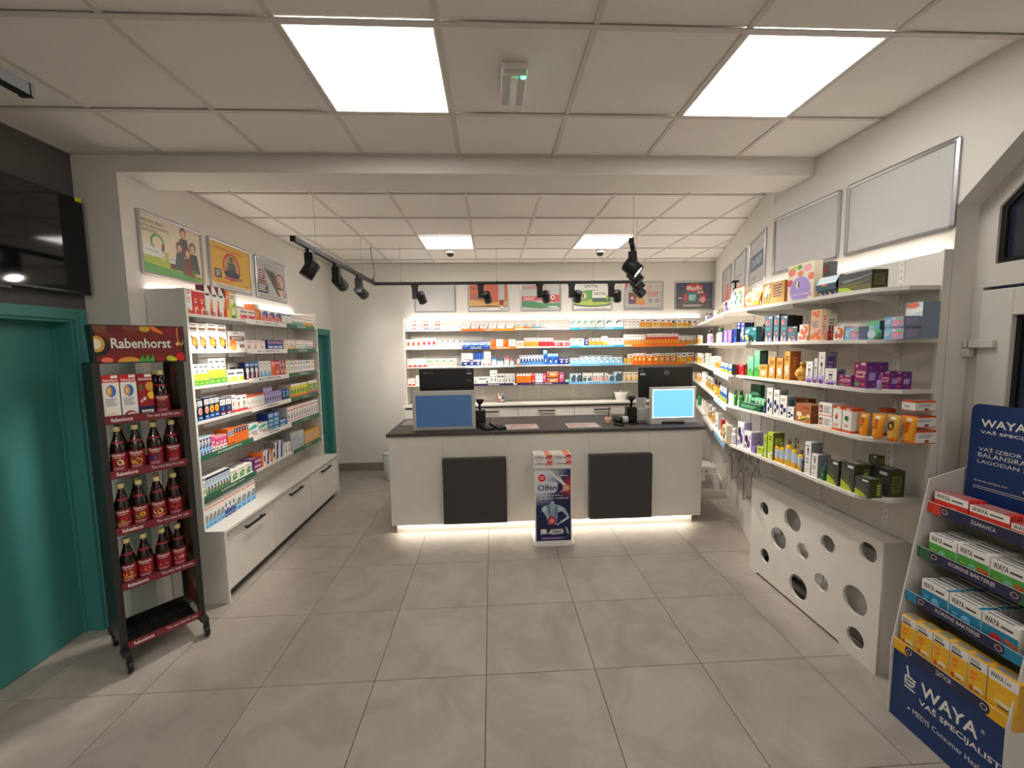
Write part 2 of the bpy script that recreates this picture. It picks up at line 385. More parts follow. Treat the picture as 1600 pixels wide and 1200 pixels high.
MB().prism([(1.757, 2.14), (1.757, 2.36), (1.46, 2.665), (.76, 2.665), (.5, 2.40), (.5, 2.14)], 0, fx0+.03, fx0+.036).build('pane', M_GLASS, D3)
hg = MB().box(fx0-.035, 1.735, 1.743, fx0-.012, 1.83, 1.778).box(fx0-.035, 1.838, 1.743, fx0-.0, 1.862-.008, 1.778).box(fx0-.035, 1.825, 1.70, fx0-.0, 1.854, 1.740)
hg.build('hinge', M_PVC, D3, bevel=.003)
# dark street wall beyond the glass

# ------------------------------------------------------------------ left drawer cabinet and shelving
SL = [2.04, 1.79, 1.545, 1.30, 1.055, .765]       # shelf tops
lc = thing('drawer_cabinet', 'low white drawer cabinet under the left shelving with three black handles', 'cabinet', (0, 0, 0))
MB().box(-2.26, 2.855, 0, -1.885, 2.873, .505).box(-2.26, 4.962, 0, -1.885, 4.98, .505).box(-2.26, 2.873, .055, -1.925, 4.962, .505).build('carcass', M_WHITE, lc)
B(-1.99, 2.873, 0, -1.945, 4.962, .058).build('plinth', M_GREYP, lc)
B(-2.26, 2.855, .507, -1.882, 4.98, .530).build('worktop', M_WHITE, lc, bevel=.0015)
for y0, y1 in ((2.876, 3.536), (3.541, 4.254), (4.259, 4.959)):
    d = B(-1.922, y0, .075, -1.904, y1, .488).build('drawer', M_WHITE, lc, bevel=.001)
    ym = (y0+y1)/2+.02
    h = MB().box(-1.904, ym-.11, .440, -1.880, ym-.095, .452).box(-1.904, ym+.095, .440, -1.880, ym+.11, .452).box(-1.884, ym-.125, .438, -1.874, ym+.125, .454)
    h.build('handle', M_BLACKM, d)
B(-1.925, 2.876, .490, -1.915, 4.96, .505).build('gap_strip', M_GREYP, lc)
lu = thing('shelving_unit', 'tall white wall shelving along the left wall with six stocked shelves', 'shelves')
B(-2.265, 2.855, .532, -2.016, 2.875, 2.2).build('side_panel', M_WHITE, lu, bevel=.001)
B(-2.265, 4.89, .532, -2.016, 4.91, 2.2).build('side_panel', M_WHITE, lu, bevel=.001)
for k in range(4):
    y0 = 2.877+k*.5033
    B(-2.262, y0+.001, .532, -2.25, y0+.5018, 2.19).build('back_panel', M_WHITE, lu)
def upright(x, y, z0, z1, e, n, parent):
    """slotted steel standard: e along the wall, n to the room"""
    mb = MB(); hw = .012
    a = Vector((x, y, z0))-e*hw
    o = mb.build
    p = [a, a+e*2*hw, a+e*2*hw+n*.008, a+n*.008]
    mb.prism([(q.x, q.y) for q in p], 2, z0, z1, 'w')
    s = ''
    N = int((z1-z0)/.034)
    for i in range(N): s += 'r .40 %.4f .60 %.4f gry;' % ((i+.25)/N, (i+.7)/N)
    mb.flat(s, tuple(a+n*.008), tuple(e), (0, 0, 1), 2*hw, z1-z0, step=.00002)
    return mb.build('upright', M_SATIN, parent)
for y in (3.05, 3.38, 3.72, 4.06, 4.40, 4.70): upright(-2.25, y, .535, 2.18, Vector((0, 1, 0)), Vector((1, 0, 0)), lu)
for z in SL:
    y1 = 4.888
    if z < .8: pass
    s = B(-2.249, 2.877, z-.02, -2.016, y1, z).build('shelf', M_WHITE, lu, bevel=.001)
B(-2.262, 2.877, 2.192, -2.25, 4.888, 2.2).build('light_strip', M_STRIP, lu)
GREEN = hx('2c6b4e')
def strip(x0, x1, z, text, colr, tcol, parent, P, e, zc=.012, h=.04, out=.004, bold=False):
    """shelf edge label between two pixel columns of the photo, built on the shelf front"""
    zz = z-zc
    n = Vector((e[1], -e[0], 0)); ev = Vector((e[0], e[1], 0))
    a, b = x0, x1
    o = Vector((P[0], P[1], zz-h/2))+ev*a+n*.001
    mb = MB()
    q = [o, o+ev*(b-a), o+ev*(b-a)+n*.003, o+n*.003]
    mb.prism([(v.x, v.y) for v in q], 2, zz-h/2, zz+h/2, colr)
    if text:
        W = b-a; tw = min(.9*W, .022*len(text)) if not bold else min(.9*W, .026*len(text))
        c0 = .5-tw/W/2
        mb.flat('%s %.3f .28 %.3f .76 %s %s' % ('T', c0, c0+tw/W, tcol, text), tuple(o+n*.003), tuple(ev), (0, 0, 1), W, h)
    lo = mb.build('label_strip', M_PRINT, parent); return lo
LP, LE = (-2.016, 2.877), (0., 1.)
def LX(px, z): return hitp(px, 600, LP, LE)[0]
def s_at(px, P, e, z):
    """distance along a shelf front where the photo column px meets height z"""
    d1 = hitp(px, 500, P, e); d2 = hitp(px, 700, P, e)
    t = (z-d1[1])/(d2[1]-d1[1]); py = 500+200*t
    for _ in range(3):
        s0, z0 = hitp(px, py, P, e); s1, z1 = hitp(px, py+4, P, e); py += 4*(z-z0)/(z1-z0)
    return hitp(px, py, P, e)[0]
def gap(P, e, z, a, b): return s_at(a, P, e, z), s_at(b, P, e, z)
for z, a, b, t, c, tc in ((SL[0], 383, 447, 'BOL I TEMPERATURA', 'w', 'gry'), (SL[0], 447, 491, 'GRLOBOLJA', GREEN, 'w'),
                          (SL[1], 386, 448.5, 'BOL I TEMPERATURA', 'w', 'gry'), (SL[1], 449, 493, 'GRLOBOLJA', GREEN, 'w'),
                          (SL[2], 388, 451, 'BOL I TEMPERATURA', 'w', 'dg'), (SL[2], 451.5, 494.5, 'GRLOBOLJA', GREEN, 'w'),
                          (SL[3], 393, 454, 'PREHLADA', 'w', 'dg'), (SL[3], 454.5, 497, 'KAŠALJ', GREEN, 'w'),
                          (SL[4], 311.5, 395, 'ZAČEPLJEN NOS', GREEN, 'w'), (SL[4], 395.5, 455, 'ALERGIJA', 'w', 'dg'), (SL[4], 455.5, 498.5, 'KAŠALJ', GREEN, 'w'),
                          (SL[5], 317.5, 400, 'ZAČEPLJEN NOS', GREEN, 'w'), (SL[5], 458, 501, 'KAŠALJ', GREEN, 'w')):
    a, b = gap(LP, LE, z, a, b); a = max(a, .002); b = min(b, 2.008)
    strip(a, b, z, t, c, tc, lu, LP, LE)
for z in SL[:4]:
    for a in (.05, .38): B(-2.015, 2.877+a, z-.05, -2.012, 2.877+a+.3, z-.021).build('label_holder', M_CLEAR, lu)

# ------------------------------------------------------------------ back counter-height cabinet and shelving
SB = [2.035, 1.785, 1.53, 1.275]
BP, BE = (-1.17, 5.70), (1., 0.)
XBR = CORN[0]+(5.70-CORN[1])*AD.x/AD.y          # where the angled wall meets the shelf front line
bc = thing('drawer_cabinet', 'counter-high white drawer cabinet along the back wall behind the counter', 'cabinet')
MB().box(-1.20, 5.64, 0, -1.182, 6.01, .975).box(-1.182, 5.64, .06, 2.72, 6.01, .975).build('carcass', M_WHITE, bc)
B(-1.182, 5.68, 0, 2.7, 5.72, .06).build('plinth', M_GREYP, bc)
B(-1.23, 5.60, .975, 2.74, 6.012, 1.0).build('worktop', M_WHITE, bc, bevel=.0015)
B(-1.19, 5.636, .95, 2.72, 5.642, .975).build('gap_strip', M_GREYP, bc)
xs = [-1.20, -.42, .36, 1.146, 1.93, 2.70]
for i in range(5):
    for z0, z1 in ((.69, .945), (.39, .685), (.07, .385)):
        d = B(xs[i]+.003, 5.62, z0, xs[i+1]-.003, 5.638, z1).build('drawer', M_WHITE, bc, bevel=.001)
        xm = (xs[i]+xs[i+1])/2+.0
        MB().box(xm-.12, 5.598, z1-.055, xm+.12, 5.608, z1-.038).box(xm-.11, 5.605, z1-.052, xm-.1, 5.62, z1-.041).box(xm+.1, 5.605, z1-.052, xm+.11, 5.62, z1-.041).build('handle', M_BLACKM, d)
bu = thing('shelving_unit', 'wide white wall shelving along the back wall with four stocked shelves', 'shelves')
B(-1.19, 5.70, 1.002, -1.172, 6.01, 2.19).build('side_panel', M_WHITE, bu, bevel=.001)
XB1 = CORN[0]+(5.98-CORN[1])*AD.x/AD.y
for k in range(7):
    x0 = -1.17+k*.62; x1 = min(x0+.618, XB1-.04)
    B(x0, 5.998, 1.002, x1, 6.008, 2.18).build('back_panel', M_WHITE, bu)
for x in (-.97, -.42, -.14, .42, .68, 1.2, 1.46, 1.98, 2.24, 2.7): upright(x, 5.998, 1.01, 2.17, Vector((1, 0, 0)), Vector((0, -1, 0)), bu)
_t = (5.70-CORN[1]-AN.y*.31)/AD.y; _f = Vector((*CORN, 0))+AN*.312+AD*(_t+.002); _b = Vector((*CORN, 0))+AN*.035+AD*(_t+.002)
for z in SB: MB().prism([(-1.17, 5.70), (_f.x, 5.70), (_f.x, _f.y), (_b.x, _b.y), (XB1-.05, 5.99), (-1.17, 5.99)], 2, z-.018, z).build('shelf', M_WHITE, bu, bevel=.001)
B(-1.16, 6.0, 2.182, 3.1, 6.01, 2.19).build('light_strip', M_STRIP, bu)
PURS = hx('3b3560')
for z, a, b, t, c, tc in ((SB[0], 720.5, 805, 'LINEX', 'org', 'w'), (SB[1], 722, 766, 'LEKADOL', 'dbl', 'w'), (SB[1], 766.5, 806, 'Dentilex', 'org', 'w'),
                          (SB[0], 890, 975, 'BEBIFLORA baby & mama', hx('2f9ec0'), 'w'), (SB[1], 890, 975, 'BEBIFLORA baby & mama', hx('2f9ec0'), 'w'),
                          (SB[2], 890, 975, 'SILVETA za lijepe oči', 'sky', 'dbl'), (SB[3], 890, 968, 'SILVETA', 'sky', 'dbl'), (SB[3], 740, 802, 'WELLMAN', PURS, 'w'),
                          (SB[3], 808, 889, 'USTA I ZUBI', PURS, 'w'), (SB[1], 987, 1072, '', 'org', 'w'), (SB[2], 987, 1072, '', 'org', 'w'), (SB[2], 727, 804, '', 'ice', 'w')):
    a, b = gap(BP, BE, z, a, b); strip(a, b, z, t, c, tc, bu, BP, BE, h=.034, zc=.008 if z != SB[1] or c == 'org' else .006)

# ------------------------------------------------------------------ right shelving following the bent wall
SR = [2.04, 1.79, 1.545, 1.30, .995]
ru = thing('shelving_unit', 'white wall shelving along the bent right wall with five shelves of cosmetics', 'shelves')
FO = .31
RP, RE = (XR-FO, 3.18), (0., -1.)
AP = Vector((XR-FO, 3.18, 0)); AE = (-AD.x, -AD.y)        # angled run read from far to near
tB = (5.70-CORN[1]-AN.y*FO)/AD.y; AP0 = Vector((*CORN, 0))+AN*FO+AD*tB    # far end of the angled front
def off(d, t):  # point on the angled run: t metres from the corner, d in front of the wall
    return Vector((*CORN, 0))+AD*t+AN*d
for z in SR:
    bend = Vector((XR-FO, 3.18)); fe = off(FO, tB); be = off(.03, tB)
    cb = Vector((XR-.03, 3.125)); near = 1.86 if z > 1.1 else 1.88
    pts = [(XR-.03, near), (XR-.20, near), (XR-FO, near+.085), (bend.x, bend.y), (fe.x, fe.y), (be.x, be.y), (cb.x, cb.y)]
    MB().prism(pts, 2, z-.02, z).build('shelf', M_WHITE, ru, bevel=.001)
for y0, y1 in ((1.872, 2.285), (2.287, 2.70), (2.702, 3.118)):
    B(XR-.03, y0, .74, XR-.02, y1, 2.2).build('back_panel', M_WHITE, ru)
for k in range(5):
    a, b = off(.02, .004+k*.56), off(.02, .562+k*.56); n = AN*.01
    MB().prism([(a.x, a.y), (b.x, b.y), (b.x+n.x, b.y+n.y), (a.x+n.x, a.y+n.y)], 2, 1.0, 2.2).build('back_panel', M_WHITE, ru)
B(XR-.045, 1.855, .74, XR-.002, 1.870, 2.205).build('end_panel', M_WHITE, ru, bevel=.001)
for y in (2.06, 2.52, 2.98): upright(XR-.03, y, .76, 2.19, Vector((0, -1, 0)), Vector((-1, 0, 0)), ru)
for t in (.35, .8, 1.3, 1.8, 2.3):
    q = off(.03, t); upright(q.x, q.y, 1.01, 2.19, -AD, AN, ru)
for z in SR[:4]:
    for y in (2.06, 2.52, 2.98):
        MB().prism([(XR-.04, z-.075), (XR-.04, z-.021), (XR-.27, z-.021), (XR-.27, z-.035)], 1, y-.002, y+.002).build('bracket', M_SATIN, ru)
    for t in (.35, .8, 1.3):
        a, b = off(.04, t), off(.27, t); d = AD*.002
        MB().prism([(a.x-d.x, a.y-d.y), (b.x-d.x, b.y-d.y), (b.x+d.x, b.y+d.y), (a.x+d.x, a.y+d.y)], 2, z-.05, z-.021).build('bracket', M_SATIN, ru)
B(XR-.022, 1.88, 2.192, XR-.012, 3.115, 2.2).build('light_strip', M_STRIP, ru)
a, b = off(.008, .01), off(.008, 2.8); n = AN*.01
MB().prism([(a.x, a.y), (b.x, b.y), (b.x+n.x, b.y+n.y), (a.x+n.x, a.y+n.y)], 2, 2.192, 2.2).build('light_strip', M_STRIP, ru)
for z, a, b, c in ((SR[2], 1116, 1139, 'ice'), (SR[3], 1116, 1135, 'ice'), (SR[4], 1098, 1113, 'w'), (SR[4], 1116, 1132, 'sky')):
    a, b = gap((AP0.x, AP0.y), AE, z, a, b); strip(a, b, z, '', c, 'w', ru, (AP0.x, AP0.y), AE, h=.04, zc=.02)
B(XR-.29, 1.885, SR[4]+.0005, XR-.17, 1.955, SR[4]+.0015).build('price_card', M_PRINT, ru)

# ornamental panels below the right shelving: leaf cut-outs above a hill line
PAL['mur'] = hx('dcd8d0')
def mural(lo, t0, t1, flip, lab):
    mb = MB(); n = Vector(lo[1]); e = Vector(lo[2]); P = Vector(lo[0])
    a, b = P+e*t0, P+e*t1; W = t1-t0; H = .965
    q = [a, b, b+n*.012, a+n*.012]
    mb.prism([(v.x, v.y) for v in q], 2, .012, .012+H, hx('cfcac1'))
    s = ''
    rnd = random.Random(int(t0*100)+5)
    for k in range(20):
        cx, cy = (k % 5)*.2+.06+.1*rnd.random(), .60+.11*(k//5)+.05*rnd.random(); lw, lh = (.026+.016*rnd.random()), .035+.02*rnd.random(); tl = (rnd.random()-.5)*.05
        s += 'p %.3f %.3f %.3f %.3f %.3f %.3f %.3f %.3f dg;' % (cx-tl, cy-lh, cx+lw, cy, cx+tl, cy+lh, cx-lw, cy)
    for k in range(6):
        cx, cy = rnd.random()*.8+.1, .55+.4*rnd.random(); s += 'e %.3f %.3f .04 .02 dg;' % (cx, cy)
    for k in range(5):                                       # stalks
        x = .1+.18*k; pts = [(x, .5), (x+.03, .66), (x+.01, .8), (x+.05, .97)]
        for (x0, y0), (x1, y1) in zip(pts, pts[1:]): s += 'p %.3f %.3f %.3f %.3f %.3f %.3f %.3f %.3f dg;' % (x0, y0, x0+.014, y0, x1+.014, y1, x1, y1)
    hill = [(0, .30), (.12, .33), (.25, .38), (.42, .40), (.55, .44), (.68, .52), (.85, .56), (1, .55)]
    for (x0, y0), (x1, y1) in zip(hill, hill[1:]): s += 'p %.3f %.3f %.3f %.3f %.3f %.3f %.3f %.3f dg;' % (x0, y0-.012, x1, y1-.012, x1, y1, x0, y0)
    s += 'p 0 0 1 0 1 .538 .85 .548 .68 .508 .55 .428 .42 .388 .25 .368 .12 .318 0 .288 mur;'
    mb.flat(s, tuple((b if flip else a)+n*.012+Vector((0, 0, .012))), tuple(-e if flip else e), (0, 0, 1), W, H, step=.0001)
    return tag(mb.build('ornamental_panel', M_SATIN), lab, 'panel', 'leaf-patterned wall panels')
PA = (tuple(Vector((*CORN, 0))+AN*.001), tuple(AN), tuple(AD))
mural(PA, .02, .62, True, 'white panel with leaf cut-outs beside the perforated radiator cover')
mural(PA, .63, 1.23, True, 'white panel with leaf cut-outs, middle of three under the bent shelf')
mural(PA, 1.24, 1.84, True, 'white panel with leaf cut-outs near the step stool')

# perforated radiator cover
rc = thing('radiator_cover', 'white radiator cover with eleven round holes under the right shelves', 'radiator cover')
cu = bpy.data.curves.new('c', 'CURVE'); cu.dimensions = '2D'; cu.fill_mode = 'BOTH'; cu.extrude = .009
def spl(pts):
    s = cu.splines.new('POLY'); s.points.add(len(pts)-1); s.use_cyclic_u = True
    for p, q in zip(s.points, pts): p.co = (q[0], q[1], 0, 1)
ya, yb = 1.948, 3.025
spl([(ya, 0), (ya+.22, 0), (ya+.24, .018), (yb-.10, .018), (yb-.08, 0), (yb, 0), (yb, .722), (ya, .722)])
for hxp, hyp, r in ((1194, 794.7, .048), (1238, 812.8, .077), (1216, 840.8, .075), (1254, 861, .051), (1293, 850, .052), (1356, 863, .053), (1194.5, 868, .05),
                    (1246.5, 917, .08), (1283, 910, .053), (1335.3, 938, .079), (1336, 996.5, .055)):
    yy, zz = hitp(hxp, hyp, (2.02, 0), (0., 1.)); spl([(yy+r*math.cos(k*math.pi/16), zz+r*math.sin(k*math.pi/16)) for k in range(32)])
co = bpy.data.objects.new('c', cu); me = bpy.data.meshes.new_from_object(co); bpy.data.objects.remove(co)
me.transform(Matrix(((0, 0, 1, 2.029), (1, 0, 0, 0), (0, 1, 0, 0), (0, 0, 0, 1)))); me.name = 'front_panel'
if not me.materials: me.materials.append(M_WHITE)
else: me.materials[0] = M_WHITE
fp = bpy.data.objects.new('front_panel', me); COL.objects.link(fp); fp.parent = rc
B(2.039, ya, 0, XR-.001, ya+.018, .722).build('side_panel', M_WHITE, rc); B(2.039, yb-.018, 0, XR-.001, yb, .722).build('side_panel', M_WHITE, rc)
B(2.018, ya-.002, .722, XR-.001, yb+.002, .736).build('top_panel', M_WHITE, rc, bevel=.001)
ra = thing('radiator', 'white ribbed radiator seen through the round holes of its cover', 'radiator')
for k in range(5):
    B(2.10, 2.06+k*.175, .15, 2.15, 2.06+k*.175+.17, .62).build('fin', M_SATIN, ra, bevel=.004)
MB().box(2.15, 2.1, .5, 2.1695, 2.14, .56).box(2.15, 2.8, .5, 2.1695, 2.84, .56).build('bracket', M_SATIN, ra)
MB().tube([(2.125, 2.0, .10), (2.125, 2.98, .10)], .012, col='dg').tube([(2.125, 2.06, .1), (2.125, 2.06, .16)], .01, col='dg').build('pipe', M_SATIN, ra)

# ------------------------------------------------------------------ sales counter
ct = thing('sales_counter', 'long white sales counter with dark worktop and glowing plinth in mid room', 'counter')
MB().box(-.985, 3.87, .09, -.965, 4.62, .955).box(2.03, 3.87, .09, 2.05, 4.62, .955).box(-.965, 3.868, .09, 2.03, 4.60, .5).build('carcass', M_WHITE, ct)
xs = [-.985, -.478, .12, .93, 1.525, 2.05]
for x0, x1 in zip(xs, xs[1:]): B(x0+.001, 3.85, .088, x1-.001, 3.868, .955).build('front_panel', M_WHITE, ct, bevel=.0008)
B(-.949, 3.90, 0, 1.985, 4.5, .088).build('plinth', M_WHITE, ct)
B(-.93, 3.884, .078, 1.965, 3.896, .0875).build('light_strip', M_PLINTH, ct)
for x0, x1 in ((-1.0, .0035), (.0065, 2.07)):
    B(x0, 3.83, .956, x1, 4.66, .986).build('worktop', M_TOP, ct, bevel=.0015)
for x0, x1 in ((-.478, .122), (.92, 1.525)):
    B(x0, 3.775, .115, x1, 3.85, .742).build('bag_shelf_panel', M_GREYP, ct, bevel=.002)

# ------------------------------------------------------------------ ceiling track with spots
def track(name, lab, p, q, z, grp):
    p, q = Vector((*p, z)), Vector((*q, z)); L = (q-p).length; rz = math.atan2((q-p).y, (q-p).x)
    th = thing(name, lab, 'light track', tuple(p), rz, grp)
    MB().box(0, -.017, -.017, L, .017, .017).build('rail', M_BLACKM, th, bevel=.001)
    MB().box(.0, -.006, -.0185, L, .006, -.0168, hx('050505')).box(-.006, -.019, -.019, .004, .019, .019, hx('080808')).build('slot', M_BLACKM, th)
    return th, p, q
G = 'suspended black light tracks'
TZ = 2.56
tl, _, _ = track('light_track', 'black suspended light track running along the left wall shelves', (-1.37, 3.02), (-1.37, 5.035), TZ, G)
tbk, _, _ = track('light_track', 'long black light track across the room in front of the back wall', (-1.385, 5.06), (1.82, 5.06), TZ, G)
trr, _, _ = track('light_track', 'black light track seen end-on along the angled right shelves', (1.06, 3.09), (1.848, 5.03), TZ, G)
tfr, _, _ = track('light_track', 'black light track end at the upper left edge of the photo', (-1.365, 1.36), (-1.365, -.9), TZ, G)
def hang(parent, x, L):
    MB().tube([(x, 0, .017), (x, 0, CEIL-TZ-.004)], .0012, 5, 'gry').lathe([(.008, .017), (.008, .03)], 10, 'gry', o=(x, 0, 0)).build('hanger_wire', M_SATIN, parent)
for x in (.38, 1.55): hang(tl, x, 0)
for x in (.32, 1.47, 2.66): hang(tbk, x, 0)
for x in (.31, .93): hang(trr, x, 0)
for x in (.3, 1.6): hang(tfr, x, 0)
MB().tube([(2.0, .0, .018), (1.99, -.005, .04), (2.03, .03, .07), (2.06, .03, .03), (2.07, .01, .10), (2.10, .03, .25), (2.07, .04, .36), (2.05, .03, .435)], .004, 7).build('power_cable', M_BLACK, tl)
NSP = [0]
def spot(px, py, aim, lab, P, e, head_rot=None, energy=None, arm=1, size=1.0, s=None):
    """track spot whose adapter hangs at the photo column px under the track plane through P along e"""
    if s is None: s, _ = hitp(px, py, P, e)
    base = Vector((P[0]+e[0]*s, P[1]+e[1]*s, TZ-.019))
    rz = math.atan2(e[1], e[0])
    th = thing('track_spot', lab, 'spotlight', tuple(base), rz, 'black track spotlights')
    B(-.045, -.014, -.022, .045, .014, 0, hx('0b0b0b')).build('adapter', M_BLACK, th, bevel=.002)
    B(-.032, -.032, -.165, .032, .032, -.022, hx('101010')).build('gear_box', M_BLACKM, th, bevel=.002)
    side = Vector((0.075*arm, 0, -.15))
    inv = Matrix.Rotation(-rz, 3, 'Z'); d = (inv @ (Vector(aim)-base)).normalized()
    R_ = d.to_track_quat('Z', 'Y').to_matrix()
    c = side
    MB().tube([(0.03*arm, 0, -.13), (0.05*arm, 0, -.15), tuple(c)], .009, 8, hx('141414')).build('arm', M_BLACKM, th)
    hd = MB(); r = .052*size
    hd.lathe([(r*.72, -.068), (r*.93, -.063), (r, -.045), (r, .063), (r*.93, .065), (r*.88, .052)], 24, hx('0d0d0d'), M=R_, o=tuple(c), caps=False)
    hd.lathe([(r*.3, -.0685), (r*.72, -.068)], 24, hx('0d0d0d'), M=R_, o=tuple(c), caps=True)
    hd.build('lamp_head', M_BLACKM, th)
    MB().lathe([(r*.86, .046), (r*.86, .052)], 24, M=R_, o=tuple(c)).build('lens', M_LENS, th)
    L = bpy.data.lights.new('spot_beam', 'SPOT'); L.energy = energy if energy is not None else SPOT; L.spot_size = 1.15; L.spot_blend = .7; L.shadow_soft_size = .045; L.color = WARM
    lo = bpy.data.objects.new('spot_beam', L); COL.objects.link(lo); lo.parent = th
    lo.matrix_parent_inverse = Matrix.Identity(4); lo.location = c+d*.09; lo.rotation_mode = 'QUATERNION'; lo.rotation_quaternion = d.to_track_quat('-Z', 'Y')
TL = ((-1.37, 3.02), (0., 1.)); TB = ((-1.37, 5.06), (1., 0.)); tv = Vector((.80, 1.97)).normalized(); TRK = ((1.06, 3.09), (tv.x, tv.y))
spot(484, 393, (-2.1, 3.0, 1.3), 'black spotlight nearest the free end of the left track', *TL, arm=-.2)
spot(525, 412, (-1.0, 5.9, 1.6), 'middle black spotlight on the left track', *TL, arm=1, energy=24)
spot(560, 430, (-.7, 5.9, 1.5), 'black spotlight of the left track closest to the track corner', *TL, arm=1, energy=24)
spot(648, 442, (-.6, 5.9, 1.5), 'leftmost black spotlight under the long rear track', *TB, energy=17)
spot(751, 442, (.25, 5.9, 1.5), 'black spotlight in front of the orange poster', *TB, energy=17)
spot(843, 442, (.9, 5.9, 1.5), 'black spotlight in front of the pink and green poster', *TB, energy=17)
spot(893, 442, (1.0, 5.9, 1.5), 'black spotlight between the pink-green poster and the green poster', *TB, energy=17)
spot(955, 442, (1.75, 5.9, 1.5), 'rightmost black spotlight under the long rear track', *TB, energy=17)
spot(988.5, 388, (2.25, 2.75, 1.5), 'large near black spotlight with glowing lens on the right track', *TRK, arm=-.3, size=1.15)
spot(992.5, 408, (2.2, 3.35, 1.5), 'second black spotlight from the near end of the right track', *TRK, arm=-.3)
spot(996, 424, (2.5, 4.0, 1.5), 'third black spotlight from the near end of the right track', *TRK, arm=-.3)
spot(999, 434, (2.9, 4.9, 1.5), 'farthest black spotlight of the right track', *TRK, arm=-.3)

TF = ((-1.365, 1.36), (0., -1.))
def spotf(y, aim, lab, energy):
    s = 1.36-y; P, e = TF
    spot(None, None, aim, lab, P, e, arm=.6, energy=energy, s=s)
spotf(.75, (-2.75, 1.75, 1.1), 'black spotlight on the front left track aimed at the teal door', 11)
spotf(.15, (-1.9, 2.3, .6), 'black spotlight on the front left track aimed at the bottle rack', 7)

# ------------------------------------------------------------------ ceiling fittings
em = thing('emergency_light', 'clear plastic emergency light on the front ceiling with a green lamp', 'light', (.125, 2.0, 2.9955))
B(-.058, -.135, -.03, .058, .135, 0).build('base_plate', M_SATIN, em, bevel=.004)
B(-.05, -.14, -.052, .05, -.125, -.03, hx('d8d4cc')).build('end_cap', M_SATIN, em, bevel=.003)
ov = MB(); ov.prism([(-.055, -.03), (.055, -.03), (.042, -.085), (.0, -.10), (-.042, -.085)], 1, -.122, .133)
ov.build('cover', M_CLEAR, em, bevel=.004)
MB().box(-.016, -.10, -.045, .016, .10, -.031, hx('e8e8e8')).build('led_board', M_SATIN, em)
MB().lathe([(.012, -.05), (.012, -.035)], 10, o=(.038, -.112, 0)).build('indicator_lamp', M_GREENLED, em)
for x, y, l in ((-.488, 5.29, 'left small dome camera on the rear ceiling'), (1.411, 5.29, 'right small dome camera on the rear ceiling')):
    th = thing('dome_camera', l, 'camera', (x, y, 2.9955), group='dome cameras')
    MB().lathe([(.055, -.035), (.06, -.03), (.06, 0)], 24).build('housing', M_SATIN, th)
    MB().lathe([(.004, -.075), (.025, -.07), (.04, -.055), (.046, -.034)], 24, hx('151515')).build('dome', M_GLOSS, th)

# television on the dark wall
tvo = thing('television', 'large black wall television above the teal door', 'television', (-2.45, 2.19, 2.42))
B(-.045, -.5, -.285, 0, .5, .285, hx('0c0c0c')).build('case', M_BLACK, tvo, bevel=.003)
B(0, -.488, -.27, .0015, .488, .275).build('screen', M_SCREEN, tvo)
B(.0, .452, .262, .003, .492, .288, 'lem').build('energy_sticker', M_PRINT, tvo)
B(-.078, -.2, -.15, -.045, .2, .15, hx('1a1a1a')).build('wall_bracket', M_BLACKM, tvo)
MB().box(-.03, .02, -.30, -.005, .08, -.285, hx('101010')).build('sensor', M_BLACK, tvo)

# ------------------------------------------------------------------ framed posters (A2 landscape)
def poster(P, e, s0, spec, lab, base='w', grp='snap-frame posters on the walls', matte=False, W=.594, H=.42, z=2.295):
    ev = Vector((e[0], e[1], 0)); n = Vector((e[1], -e[0], 0)); o = Vector((P[0], P[1], z))+ev*s0
    th = thing('framed_poster', lab, 'poster', tuple(o+ev*(W/2)+n*.001), math.atan2(e[1], e[0]), grp)
    fr = MB(); x0, x1 = -W/2, W/2; t = .022
    R = .02
    def arc(cx, cz, r, a0): return [(cx+r*math.cos(math.radians(a0+k*22.5)), cz+r*math.sin(math.radians(a0+k*22.5))) for k in range(5)]
    outer = arc(x1-R, H-R, R, 0)+arc(x0+R, H-R, R, 90)+arc(x0+R, R, R, 180)+arc(x1-R, R, R, 270)
    r = .003
    inner = arc(x1-t-r, H-t-r, r, 0)+arc(x0+t+r, H-t-r, r, 90)+arc(x0+t+r, t+r, r, 180)+arc(x1-t-r, t+r, r, 270)
    mid = [((a[0]+b[0])/2, (a[1]+b[1])/2) for a, b in zip(outer, inner)]
    N = len(outer)
    for i in range(N):
        j = (i+1) % N
        for A_, ya_, B_, yb_2 in ((outer, 0, outer, -.010), (outer, -.010, mid, -.015), (mid, -.015, inner, -.010), (inner, -.010, inner, -.003)):
            fr.face([(A_[i][0], ya_, A_[i][1]), (A_[j][0], ya_, A_[j][1]), (B_[j][0], yb_2, B_[j][1]), (B_[i][0], yb_2, B_[i][1])], hx('b4b5b8'))
    fr.build('frame', M_METAL, th)
    sh = MB().box(x0+.012, -.004, .012, x1-.012, 0, H-.012, base)
    sh.flat(spec, (x0+t, -.004, t), (1, 0, 0), (0, 0, 1), W-2*t, H-2*t, step=.00015)
    sh.build('print', M_PRINT if not matte else M_MATT, th)
    B(x0+t-.002, -.0085, t-.002, x1-t+.002, -.0075, H-t+.002).build('cover_sheet', M_CLEAR, th)
PLW = ((XLI, 0.), (0., 1.)); PBW = ((0., YB), (1., 0.)); PRW = ((XR, 0.), (0., -1.)); PAW = ((CORN[0], CORN[1]), AE)
person = lambda x, y, s, c1, c2: 'e %.3f %.3f %.3f %.3f %s;e %.3f %.3f %.3f %.3f pch;p %.3f %.3f %.3f %.3f %.3f %.3f %.3f %.3f %s;' % (x, y+.02*s, .05*s, .09*s, 'brn', x, y, .035*s, .06*s, x-.05*s, y-.09*s, x+.06*s, y-.08*s, x+.10*s, y-.40*s, x-.10*s, y-.38*s, c2)
